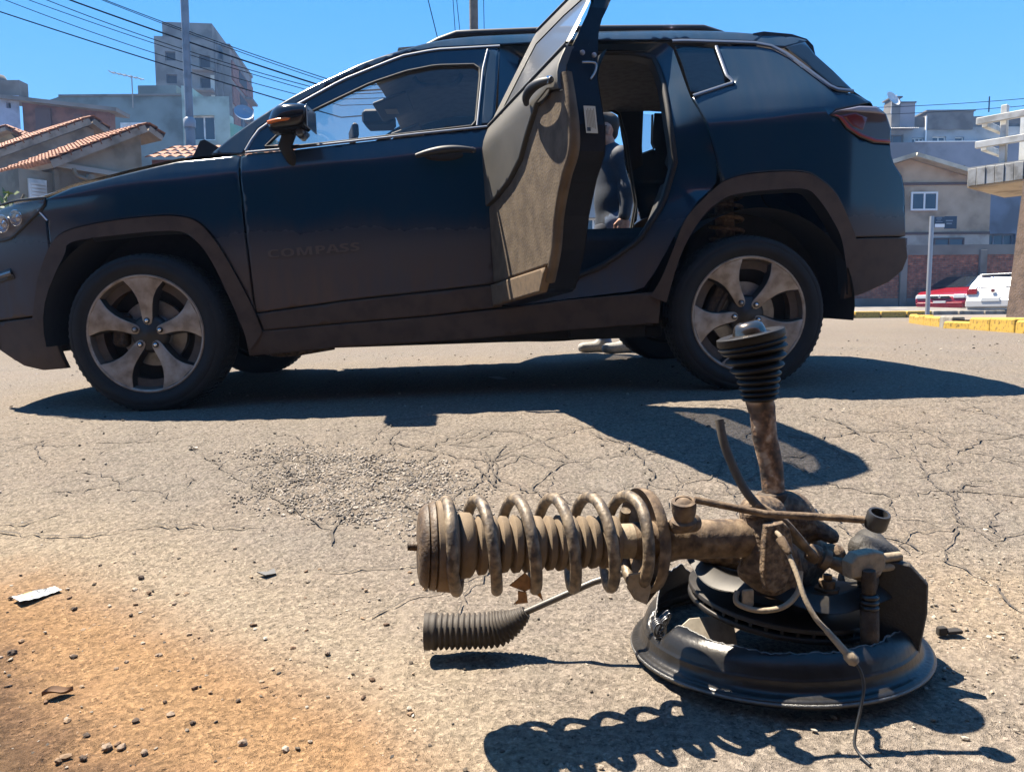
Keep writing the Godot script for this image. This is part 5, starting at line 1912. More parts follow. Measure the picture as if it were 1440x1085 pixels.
		panel("tail_lamp", c, "2.98,1.178 3.01,1.197 3.12,1.22 3.21,1.22 3.26,1.19 3.29,1.13 3.29,1.066 3.20,1.066 3.12,1.09 3.06,1.123 3.02,1.168", M.smoke_lens, 0.006, 0.02, side)
		panel("tail_lamp_red_band", c, "3.0,1.178 3.035,1.172 3.085,1.125 3.14,1.10 3.21,1.082 3.285,1.082 3.287,1.070 3.20,1.070 3.12,1.094 3.06,1.127 3.02,1.168", M.red_lens, 0.010, 0.004, side)
		panel("tail_lamp_red_band", c, "3.02,1.176 3.10,1.19 3.16,1.17 3.14,1.115 3.09,1.13 3.045,1.165", mat("deep red lens", Color(0.10, 0.008, 0.012), 0.10), 0.008, 0.003, side)
		panel("tail_lamp_clear_band", c, "3.015,1.196 3.12,1.217 3.205,1.217 3.25,1.188 3.12,1.192", mat("pale lens", Color(0.22, 0.20, 0.22), 0.1), 0.010, 0.004, side)
		band("wheel_arch_trim", c, "2.20,0.43 2.25,0.51 2.30,0.63 2.35,0.75 2.42,0.83 2.52,0.91 2.65,0.94 2.86,0.94 2.95,0.90 3.02,0.84 3.08,0.74 3.13,0.64", "2.27,0.40 2.32,0.57 2.37,0.68 2.44,0.78 2.52,0.84 2.60,0.86 2.74,0.87 2.87,0.87 2.93,0.83 3.00,0.74 3.05,0.65 3.08,0.52", M.clad, 0.012, 0.016, side, false)
		band("wheel_arch_lip", c, "2.27,0.40 2.32,0.57 2.37,0.68 2.44,0.78 2.52,0.84 2.60,0.86 2.74,0.87 2.87,0.87 2.93,0.83 3.00,0.74 3.05,0.65 3.08,0.52 3.09,0.41", "2.28,0.40 2.33,0.56 2.38,0.67 2.45,0.77 2.53,0.83 2.60,0.85 2.74,0.86 2.87,0.86 2.92,0.82 2.99,0.73 3.04,0.64 3.07,0.52 3.08,0.41", M.clad_dark, 0.016, -0.06, side, false)
		panel("rear_bumper", c, "3.125,0.655 3.41,0.658 3.43,0.57 3.40,0.51 3.32,0.46 3.17,0.41 3.08,0.39 3.085,0.50 3.06,0.62", M.clad, 0.003, 0.04, side)
		panel("sill", c, "0.42,0.33 0.50,0.333 0.84,0.352 1.22,0.371 1.55,0.396 1.84,0.426 2.25,0.45 2.24,0.31 1.88,0.295 1.36,0.265 0.84,0.25 0.43,0.225", M.clad, 0.002, 0.05, side)
		# roof rail
		var rp := []
		for k in 21:
			var x := lerpf(1.14, 2.78, k / 20.0)
			var e := ss(0.0, 0.16, minf(k, 20 - k) / 20.0)
			rp.append(side_at(x, 1.580 + 0.084 * e - 0.03 * absf(x - 2.0) * 0.5, 0.0, 1) * Vector3(1, 1, 0) + Vector3(0, 0, -0.37 if side > 0 else 2.0 * MID + 0.37))
		var rr := MB.new()
		rr.tube(rp, 0.022, 10, true, 0.9)
		put("roof_rail", rr, M.clad_dark, c)
		# wheel wells
		for x in [0.0, 2.68]:
			var wl := MB.new()
			var zz := -0.03 if side > 0 else 2.0 * MID + 0.03
			wl.xf = Transform3D(Basis(Vector3.RIGHT, PI / 2 * side), Vector3(x, 0.36, zz))
			wl.lathe([Vector2(0.44, 0.0), Vector2(0.45, -0.36), Vector2(0.05, -0.38)], 24, PI - 0.15 if side > 0 else -0.15, TAU + 0.15 if side > 0 else PI + 0.15)
			put("wheel_well", wl, M.under, c)
		mirror(c, side)

	# bonnet, windscreen, roof and tail, each one sheet from side to side
	var hb := MB.new()
	var hx := P2("-0.60,0.93 -0.41,0.945 -0.28,0.985 -0.11,1.015 0.04,1.045 0.19,1.075 0.34,1.085 0.40,1.09")
	hb.sheet(24, 24, func(u: float, v: float) -> Vector3:
		var w := u * 2.0 - 1.0
		var x := lerpf(-0.60, 0.40, v) - 0.24 * (1.0 - w * w) * ss(0.9, 0.0, v) - 0.16 * (1.0 - w * w) * ss(0.1, 1.0, v)
		var i := 0
		var xx := lerpf(-0.60, 0.40, v)
		while i < hx.size() - 2 and hx[i + 1].x < xx:
			i += 1
		var y := lerpf(hx[i].y, hx[i + 1].y, clampf((xx - hx[i].x) / (hx[i + 1].x - hx[i].x), 0, 1))
		var zn := side_depth(xx, y) - 0.004
		var cr := 1.0 - absf(w)
		return Vector3(x, y + 0.045 * ss(0.0, 0.35, cr) + 0.012 * ss(0.3, 1.0, cr) - 0.05 * ss(0.25, 0.0, v) * ss(0.1, 0.6, cr), lerpf(zn, 2.0 * MID - zn, u)), true, true)
	put("bonnet", hb, M.paint, c)
	var wb := MB.new()
	wb.sheet(20, 10, func(u: float, v: float) -> Vector3:
		var w := u * 2.0 - 1.0
		var bow := 1.0 - w * w
		var p := Vector2(0.37, 1.10).lerp(Vector2(1.15, 1.572), v)
		var zn := side_depth(p.x, p.y) - 0.05
		return Vector3(p.x - 0.17 * bow * (1.0 - 0.5 * v), p.y + 0.05 * bow * v + 0.035 * sin(PI * v), lerpf(zn, 2.0 * MID - zn, u)), true)
	put("windscreen", wb, M.windscreen, c)
	var rf := MB.new()
	rf.sheet(16, 16, func(u: float, v: float) -> Vector3:
		var w := u * 2.0 - 1.0
		var bow := 1.0 - w * w
		var x := lerpf(1.13, 2.80, v)
		var y := 1.575 + 0.075 * ss(1.1, 1.75, x) - 0.05 * ss(2.3, 2.85, x)
		var zn := side_depth(x, y) - 0.01
		return Vector3(x - 0.06 * bow * (1.0 - v), y + 0.045 * bow + 0.02 * ss(0.0, 0.2, 1.0 - absf(w)), lerpf(zn, 2.0 * MID - zn, u)), true, true)
	put("roof", rf, M.paint, c)
	var tail := func(line: String, called: String, m: Material, out: float) -> void:
		var ln := P2(line)
		var tb := MB.new()
		tb.sheet(16, ln.size() - 1, func(u: float, v: float) -> Vector3:
			var p := ln[int(round(v * (ln.size() - 1)))]
			var w := u * 2.0 - 1.0
			var zn := side_depth(p.x, p.y) - 0.002
			return Vector3(p.x + out * (1.0 - w * w * w * w), p.y, lerpf(zn, 2.0 * MID - zn, u)), true, true)
		put(called, tb, m, c)
	tail.call("2.99,1.49 3.05,1.40 3.11,1.30", "rear_window", M.dark_glass, 0.05)
	tail.call("3.11,1.295 3.19,1.235 3.29,1.07 3.30,1.02 3.32,0.98 3.37,0.93 3.39,0.87 3.40,0.77 3.41,0.665", "tailgate", M.paint, 0.07)
	tail.call("3.41,0.655 3.43,0.57 3.40,0.51 3.32,0.46 3.17,0.41", "rear_bumper_face", M.clad, 0.10)
	var sp := MB.new()
	var spo := P2("2.74,1.605 2.79,1.612 2.92,1.598 2.99,1.575 3.02,1.545 3.03,1.505 3.005,1.50 2.96,1.545 2.86,1.555 2.74,1.57")
	sp.sheet(16, spo.size() - 1, func(u: float, v: float) -> Vector3:
		var p := spo[int(round(v * (spo.size() - 1)))]
		var w := u * 2.0 - 1.0
		var zn := side_depth(2.80, 1.595) - 0.002
		return Vector3(p.x + 0.09 * (1.0 - w * w), p.y + 0.045 * (1.0 - w * w * w * w), lerpf(zn, 2.0 * MID - zn, u)), true, true)
	for s in [0, 1]:
		var ids := []
		var zn := side_depth(2.80, 1.595) - 0.002
		var ti := Geometry2D.triangulate_polygon(spo)
		for p in spo:
			ids.append(sp.vert(Vector3(p.x, p.y, zn if s == 0 else 2.0 * MID - zn), Vector3(0, 0, 1 if s == 0 else -1), Vector2((p.x + 1.0) / 5.0, 1.0 - p.y / 1.8)))
		for i in range(0, ti.size(), 3):
			sp.tri(ids[ti[i]], ids[ti[i + 1]], ids[ti[i + 2]])
	put("spoiler", sp, M.paint, c)
	# nose
	var nb := MB.new()
	var nose := P2("-0.60,0.93 -0.70,0.90 -0.78,0.80 -0.84,0.60 -0.86,0.42 -0.82,0.28 -0.76,0.22")
	nb.sheet(16, nose.size() - 1, func(u: float, v: float) -> Vector3:
		var p := nose[int(round(v * (nose.size() - 1)))]
		var w := u * 2.0 - 1.0
		var zn := side_depth(-0.80, p.y) + 0.01
		return Vector3(p.x - 0.12 * (1.0 - w * w) + 0.02, p.y, lerpf(zn, 2.0 * MID - zn, u)), true, true)
	put("nose", nb, M.paint, c)
	for k in 7:
		pbox("grille_slot", c, Vector3(-0.99 + 0.01 * absf(k - 3), 0.66, MID - 0.45 + k * 0.13), Vector3(-0.90, 0.80, MID - 0.36 + k * 0.13), M.clad_dark, 0.01)
	# aerial, cowl
	var ae := MB.new()
	ae.tube([Vector3(2.60, 1.70, MID), Vector3(2.66, 1.79, MID)], [0.014, 0.006], 8)
	put("aerial", ae, M.clad_dark, c)
	var cw := MB.new()
	cw.prism(P2("0.15,1.075 0.19,1.13 0.22,1.185 0.24,1.19 0.34,1.13 0.38,1.08"), -0.30, -0.24, 0.008)
	put("wiper_cover", cw, M.clad_dark, c)
	var bolt := MB.new()
	bolt.xf = Transform3D(Basis.IDENTITY, Vector3(0.325, 1.108, -0.23))
	bolt.lathe([Vector2(0.008, 0.0), Vector2(0.008, 0.014), Vector2(0.0, 0.018)], 10)
	put("bolt", bolt, M.bright, c)

	# underside and cabin
	pbox("floor", c, Vector3(0.40, 0.29, 2.0 * MID + 0.14), Vector3(2.24, 0.36, -0.14), M.under, 0.01)
	for z in [-0.14, 2.0 * MID + 0.06]:
		pbox("sill_core", c, Vector3(0.46, 0.30, z), Vector3(2.18, 0.41, z + 0.08), M.under, 0.01)
	pbox("engine_bay", c, Vector3(-0.55, 0.26, 2.0 * MID + 0.42), Vector3(0.42, 0.90, -0.42), M.under)
	pbox("boot_floor", c, Vector3(2.24, 0.42, 2.0 * MID + 0.40), Vector3(3.30, 0.62, -0.40), M.under)
	pbox("firewall", c, Vector3(0.40, 0.32, 2.0 * MID + 0.12), Vector3(0.46, 1.06, -0.12), M.trim)
	for s in [-0.28, -0.78, -1.28]:
		pbox("underbody_rail", c, Vector3(0.5, 0.235, s - 0.05), Vector3(2.3, 0.29, s + 0.05), M.under, 0.01)
	var ex := MB.new()
	ex.tube(curve3(P3("0.5,0.25,-0.95 1.2,0.235,-0.85 1.5,0.25,-0.7 2.0,0.24,-0.72 3.1,0.33,-1.3")), 0.035, 8)
	put("exhaust_pipe", ex, M.rusty_dark, c)
	var arm := MB.new()
	arm.tube(curve3(P3("0.30,0.24,-0.5 0.52,0.215,-0.22 0.75,0.235,-0.3")), 0.014, 6)
	arm.box(Vector3(0.60, 0.222, -0.25), Vector3(0.06, 0.03, 0.05), 0.008)
	put("hanging_bracket", arm, M.rusty, c)
	pbox("tank_shield", c, Vector3(1.55, 0.215, -1.3), Vector3(2.05, 0.29, -0.5), M.under, 0.03)
	pbox("drip_flange", c, Vector3(1.85, 0.245, -0.16), Vector3(2.2, 0.30, -0.12), M.under, 0.008)
	var ax := MB.new()
	ax.tube([Vector3(2.68, 0.33, -0.2), Vector3(2.68, 0.33, 2.0 * MID + 0.2)], 0.045, 8)
	put("rear_axle", ax, M.under, c)
	cabin(c)
	for w in [[0.0, 1, PI / 2 - 0.04, -0.035], [2.636, 1, 0.785, 0.0], [0.0, -1, 0.3, -0.035], [2.636, -1, 1.1, 0.0]]:
		wheel(c, w[0], w[1], w[2], w[3])
	# rear strut showing above the wheel
	var st := part("rear_strut", c, Vector3(2.60, 0.0, -0.20))
	var sb := MB.new()
	sb.tube([Vector3(0, 0.40, 0), Vector3(-0.005, 0.90, -0.05)], 0.045, 12)
	put("damper", sb, M.rusty, st)
	sb = MB.new()
	var hp := []
	for k in 120:
		var an := k * TAU / 20.0
		hp.append(Vector3(cos(an) * 0.072, 0.60 + k * 0.0027, sin(an) * 0.072 - k * 0.0004))
	sb.tube(hp, 0.0095, 8)
	put("coil_spring", sb, M.rusty, st)


func door_handle(par: Node, x: float, y: float, side: int, org: Vector3) -> void:
	var mb := MB.new()
	var pts := []
	var rad := []
	for k in 17:
		var t := k / 16.0
		var px := x - 0.125 + 0.25 * t
		pts.append(side_at(px, y + 0.016 * t - 0.008 + 0.010 * sin(PI * t), 0.006 + 0.034 * sqrt(sin(PI * clampf(t, 0.02, 0.98))), side) - org)
		rad.append(0.010 + 0.007 * sin(PI * t))
	mb.tube(pts, rad, 10)
	var o := put("door_handle", mb, M.clad_dark, par)
	var cup := PackedVector2Array()
	for k in 20:
		var a := TAU * k / 20.0
		cup.append(Vector2(x - 0.01 + 0.085 * cos(a), y - 0.006 + 0.024 * sin(a)))
	panel("recess", o, cup, M.under, 0.002, 0.0, side, org)
	var kb := MB.new()
	var kp := side_at(x + 0.112, y + 0.010, 0.022, side) - org
	kb.xf = Transform3D(Basis(Vector3.RIGHT, PI / 2 * side), kp)
	kb.lathe([Vector2(0.013, -0.01), Vector2(0.012, 0.004), Vector2(0.0, 0.006)], 14)
	put("lock", kb, M.chrome, o)


func mirror(c: Node, side: int) -> void:
	var m := part("wing_mirror", c)
	var mb := MB.new()
	var cen := side_at(0.69, 1.205, 0.118, 1)
	mb.sheet(20, 12, func(u: float, v: float) -> Vector3:
		var th := PI * v
		var a := TAU * u
		var s := Vector3(sin(th) * cos(a), cos(th), sin(th) * sin(a))
		var q := Vector3(signf(s.x) * pow(absf(s.x), 0.62), signf(s.y) * pow(absf(s.y), 0.7), signf(s.z) * pow(absf(s.z), 0.7))
		var p := q * Vector3(0.082, 0.058, 0.095)
		p.x += 0.02 * q.y + 0.03 * q.z * q.z
		return cen + p, false)
	var o := put("housing", mb, M.mirror_shell, m)
	mb = MB.new()
	var ip := []
	for k in 9:
		var t := k / 8.0
		ip.append(cen + Vector3(lerpf(-0.072, 0.072, t), -0.022 + 0.012 * t, 0.089 - 0.10 * (t - 0.5) * (t - 0.5)))
	mb.tube(ip, 0.008, 6, true, 1.0)
	put("indicator", mb, M.amber, m)
	mb = MB.new()
	mb.box(cen + Vector3(0.045, -0.055, -0.01), Vector3(0.05, 0.05, 0.10), 0.02)
	put("lower_lamp", mb, M.lamp_in, m)
	mb = MB.new()
	var foot := side_at(0.66, 1.085, 0.0, 1)
	mb.tube([foot + Vector3(0.035, -0.085, -0.012), foot + Vector3(0.015, -0.03, 0.0), foot + Vector3(-0.005, 0.02, 0.03), cen + Vector3(-0.01, -0.03, -0.05)], [0.016, 0.040, 0.052, 0.050], 12, true, 0.55)
	put("arm", mb, M.rubber, m)
	mb = MB.new()
	mb.box(cen + Vector3(0.088, 0.0, -0.005), Vector3(0.006, 0.09, 0.17), 0.003)
	put("mirror_glass", mb, M.bright, m)
	if side < 0:
		m.transform = Transform3D(Basis.from_scale(Vector3(1, 1, -1)), Vector3(0, 0, 2.0 * MID))


func rear_door(c: Node, side: int) -> void:
	var hinge := side_at(1.53, 0.9, -0.05, side)
	var d := part("rear_door", c, hinge)
	d.rotation.y = deg_to_rad(-74.0) * side
	var skin: Material = M.door_skin
	panel("upper_skin", d, REAR_DOOR_UP, skin, 0.004, 0.03, side, hinge, 0.035)
	panel("lower_skin", d, REAR_DOOR_MID, M.door_mud, -0.010, 0.03, side, hinge, 0.035)
	panel("lower_cladding", d, REAR_DOOR_LOW, M.door_clad, 0.003, 0.03, side, hinge)
	band("window_frame", d, FRAME_R, GLASS_R, skin, 0.0, -0.010, side, true, hinge)
	panel("window_pane", d, GLASS_R, M.dusty_glass, -0.014, 0.0, side, hinge)
	moulding("belt_moulding", d, "1.545,1.178 1.80,1.20 2.10,1.225 2.43,1.25", 0.014, M.clad_dark, 0.012, side, hinge)
	moulding("frame_moulding", d, "1.585,1.57 1.95,1.585 2.19,1.572 2.30,1.515 2.385,1.385 2.43,1.25", 0.014, M.clad_dark, 0.010, side, hinge)
	door_handle(d, 2.31, 1.125, side, hinge)
	# shut face: the door's thickness round its whole edge
	var rim := P2("1.545,1.175 1.565,1.37 1.585,1.565 1.95,1.58 2.19,1.566 2.30,1.51 2.38,1.385 2.43,1.245 2.44,1.18 2.47,1.08 2.495,0.98 2.485,0.90 2.41,0.83 2.33,0.72 2.28,0.61 2.20,0.50 2.17,0.465 1.84,0.435 1.56,0.41 1.52,0.60 1.52,0.81 1.53,0.98")
	var pr := resample(rim, 90)
	var mb := MB.new()
	for i in pr.size():
		var j := (i + 1) % pr.size()
		var e := pr[j] - pr[i]
		var o := Vector3(-e.y, e.x, 0).normalized()
		var q := []
		for w in [[i, -0.028], [j, -0.028], [j, -0.135], [i, -0.135]]:
			var p := pr[w[0]]
			var thin := lerpf(w[1], w[1] * 0.55, ss(1.15, 1.35, p.y))
			q.append(mb.vert(side_at(p.x, p.y, thin, side) - hinge, o, Vector2((p.x + 1.0) / 5.0, 1.0 - p.y / 1.8)))
		mb.quad(q[0], q[1], q[2], q[3])
	put("shut_face", mb, M.shut, d)
	var inner := P2("1.56,1.18 1.80,1.20 2.10,1.225 2.42,1.245 2.43,1.18 2.46,1.08 2.485,0.98 2.475,0.90 2.40,0.83 2.32,0.72 2.27,0.61 2.19,0.50 1.84,0.445 1.57,0.42 1.53,0.60 1.53,0.81 1.54,0.98")
	panel("inner_trim", d, inner, M.trim, -0.14, 0.0, side, hinge)
	band("inner_window_frame", d, FRAME_R, GLASS_R, M.trim, -0.072, -0.03, side, true, hinge)
	var ar := MB.new()
	ar.tube([side_at(1.75, 0.86, -0.16, side) - hinge, side_at(2.0, 0.88, -0.20, side) - hinge, side_at(2.3, 0.95, -0.16, side) - hinge], 0.035, 8)
	put("armrest", ar, M.trim, d)
	# weather strip along the rear and lower edge, pale with dust
	var ws := MB.new()
	var wp := []
	for p in P2("2.445,1.15 2.475,1.06 2.49,0.98 2.478,0.905 2.405,0.835 2.325,0.725 2.275,0.61 2.20,0.505"):
		wp.append(side_at(p.x, p.y, -0.030, side) - hinge)
	ws.tube(curve3(wp), 0.021, 8, true, 0.8)
	put("weather_strip", ws, M.door_mud, d)
	if side < 0:
		return
	# latch, striker bolts and paper sticker on the shut face
	var face_at := func(x: float, y: float, dz: float, out: float) -> Vector3:
		return side_at(x, y, dz, 1) - hinge + Vector3(out, 0, 0)
	var lt := part("latch", d)
	mb = MB.new()
	var l0: Vector3 = face_at.call(2.445, 1.165, -0.10, 0.012)
	mb.tube(curve3([l0 + Vector3(0, 0.02, 0.022), l0 + Vector3(0, 0.02, -0.022), l0 + Vector3(0, -0.005, -0.022), l0 + Vector3(0, -0.03, -0.005)], 4), 0.0035, 6)
	put("catch", mb, M.steel, lt)
	for b in [Vector3(0, 0.05, 0.02), Vector3(0, 0.045, -0.02), Vector3(0, -0.055, -0.012)]:
		mb = MB.new()
		mb.xf = Transform3D(Basis(Vector3.BACK, -PI / 2), l0 + b - Vector3(0.006, 0, 0))
		mb.lathe([Vector2(0.008, 0.0), Vector2(0.008, 0.006), Vector2(0.0, 0.007)], 10)
		put("bolt", mb, M.steel, lt)
	mb = MB.new()
	var s0: Vector3 = face_at.call(2.497, 1.00, -0.085, 0.004)
	mb.box(Vector3.ZERO, Vector3(0.001, 0.088, 0.040), 0.0)
	var st := put("paper_label", mb, M.sticker, d)
	st.position = s0
	st.rotation.z = 0.20
	for k in 6:
		pbox("print_line", st, Vector3(0.0006, -0.03 + 0.002 * (k % 3), -0.014 + k * 0.005), Vector3(0.0011, 0.036 - 0.006 * (k % 2), -0.0115 + k * 0.005), M.faded_ink)
	pbox("print_mark", st, Vector3(0.0006, -0.038, 0.004), Vector3(0.0012, -0.026, 0.016), M.ink)


func cabin(c: Node) -> void:
	var hl := MB.new()
	hl.sheet(16, 12, func(u: float, v: float) -> Vector3:
		var x := lerpf(1.00, 3.0, v)
		var w := u * 2.0 - 1.0
		return Vector3(x, 1.545 + 0.035 * (1.0 - w * w) - 0.10 * ss(1.25, 1.0, x) - 0.12 * ss(2.7, 3.0, x), lerpf(-0.30, 2.0 * MID + 0.30, u)), false)
	put("headlining", hl, M.liner, c)
	for s in [-0.34, 2.0 * MID + 0.34]:
		var gh := MB.new()
		gh.tube(curve3([Vector3(1.18, 1.46, s), Vector3(1.22, 1.425, s), Vector3(1.36, 1.425, s), Vector3(1.40, 1.47, s)], 4), 0.012, 8)
		put("grab_handle", gh, M.liner, c)
	for s in [[-0.56, 1.0], [-1.26, 1.0]]:
		var v := MB.new()
		v.xf = Transform3D(Basis(Vector3.BACK, 0.32), Vector3(1.06, 1.385, s[0]))
		v.box(Vector3.ZERO, Vector3(0.17, 0.016, 0.36), 0.007)
		var o := put("sun_visor", v, mat("sun visor cloth", Color(0.22, 0.21, 0.195), 0.9), c)
		pbox("visor_label", o, Vector3(1.02, 1.360, s[0] - 0.04), Vector3(1.08, 1.362, s[0] + 0.06), M.sticker)
	var rm := MB.new()
	rm.xf = Transform3D(Basis(Vector3.UP, 0.25), Vector3(0.80, 1.33, MID))
	rm.box(Vector3.ZERO, Vector3(0.035, 0.075, 0.24), 0.012)
	put("rear_view_mirror", rm, M.trim, c)
	pbox("mirror_console", c, Vector3(0.86, 1.36, MID - 0.10), Vector3(1.02, 1.44, MID + 0.10), M.trim, 0.02)
	var da := MB.new()
	da.sheet(16, 10, func(u: float, v: float) -> Vector3:
		var a := lerpf(0.0, PI * 0.6, v)
		return Vector3(0.44 + 0.46 * sin(a), 0.82 + 0.23 * cos(a) + 0.0 * u, lerpf(-0.16, 2.0 * MID + 0.16, u)), false)
	put("dashboard", da, M.trim, c)
	var sw := MB.new()
	var ring := []
	for k in 33:
		var a := TAU * k / 32.0
		ring.append(Vector3(0, cos(a) * 0.18, sin(a) * 0.18))
	sw.xf = Transform3D(Basis(Vector3.BACK, 0.42), Vector3(1.02, 0.95, -0.55))
	sw.tube(ring, 0.015, 8, false)
	sw.box(Vector3(-0.02, 0, 0), Vector3(0.05, 0.10, 0.14), 0.02)
	sw.tube([Vector3(0, 0, -0.17), Vector3(0, 0, 0.17)], 0.014, 6)
	sw.tube([Vector3(-0.35, 0, 0), Vector3(0, 0, 0)], 0.03, 8)
	put("steering_wheel", sw, M.trim, c)
	for z in [-0.53, -1.29]:
		var s := part("front_seat", c, Vector3(1.25, 0.36, z))
		var mb := MB.new()
		mb.box(Vector3(0.05, 0.20, 0), Vector3(0.52, 0.18, 0.50), 0.06)
		put("seat", mb, M.seat, s)
		mb = MB.new()
		mb.xf = Transform3D(Basis(Vector3.BACK, -0.40), Vector3(0.36, 0.24, 0))
		mb.box(Vector3(0, 0.30, 0), Vector3(0.14, 0.62, 0.48), 0.06)
		put("backrest", mb, M.seat, s)
		mb = MB.new()
		mb.xf = Transform3D(Basis(Vector3.BACK, -0.40), Vector3(0.36, 0.24, 0))
		mb.box(Vector3(0, 0.72, 0), Vector3(0.09, 0.15, 0.26), 0.04)
		mb.tube([Vector3(0, 0.58, 0.06), Vector3(0, 0.72, 0.06)], 0.007, 6)
		mb.tube([Vector3(0, 0.58, -0.06), Vector3(0, 0.72, -0.06)], 0.007, 6)
		put("headrest", mb, M.seat, s)
	var r := part("rear_seat", c, Vector3(2.10, 0.36, MID))
	var cu := MB.new()
	cu.box(Vector3(0.0, 0.22, 0), Vector3(0.60, 0.34, 1.34), 0.07)
	put("seat", cu, M.seat, r)
	var bk := MB.new()
	bk.xf = Transform3D(Basis(Vector3.BACK, -0.36), Vector3(0.36, 0.18, 0))
	bk.box(Vector3(0, 0.30, 0), Vector3(0.16, 0.64, 1.30), 0.06)
	put("backrest", bk, M.seat, r)
	for z in [0.42, -0.42]:
		var hr := MB.new()
		hr.xf = Transform3D(Basis(Vector3.BACK, -0.30), Vector3(0.34, 0.18, z))
		hr.box(Vector3(0, 0.74, 0), Vector3(0.11, 0.20, 0.28), 0.05)
		hr.tube([Vector3(0, 0.58, 0.05), Vector3(0, 0.7, 0.05)], 0.008, 6)
		hr.tube([Vector3(0, 0.58, -0.05), Vector3(0, 0.7, -0.05)], 0.008, 6)
		put("headrest", hr, M.seat, r)
	# belts
	for z in [-0.28]:
		var bl := MB.new()
		bl.tube([Vector3(2.40, 1.30, z), Vector3(2.38, 0.9, z - 0.02), Vector3(2.36, 0.58, z - 0.05)], 0.022, 6, true, 0.15)
		put("seat_belt", bl, mat("grey belt web", Color(0.12, 0.12, 0.12), 0.9), c)


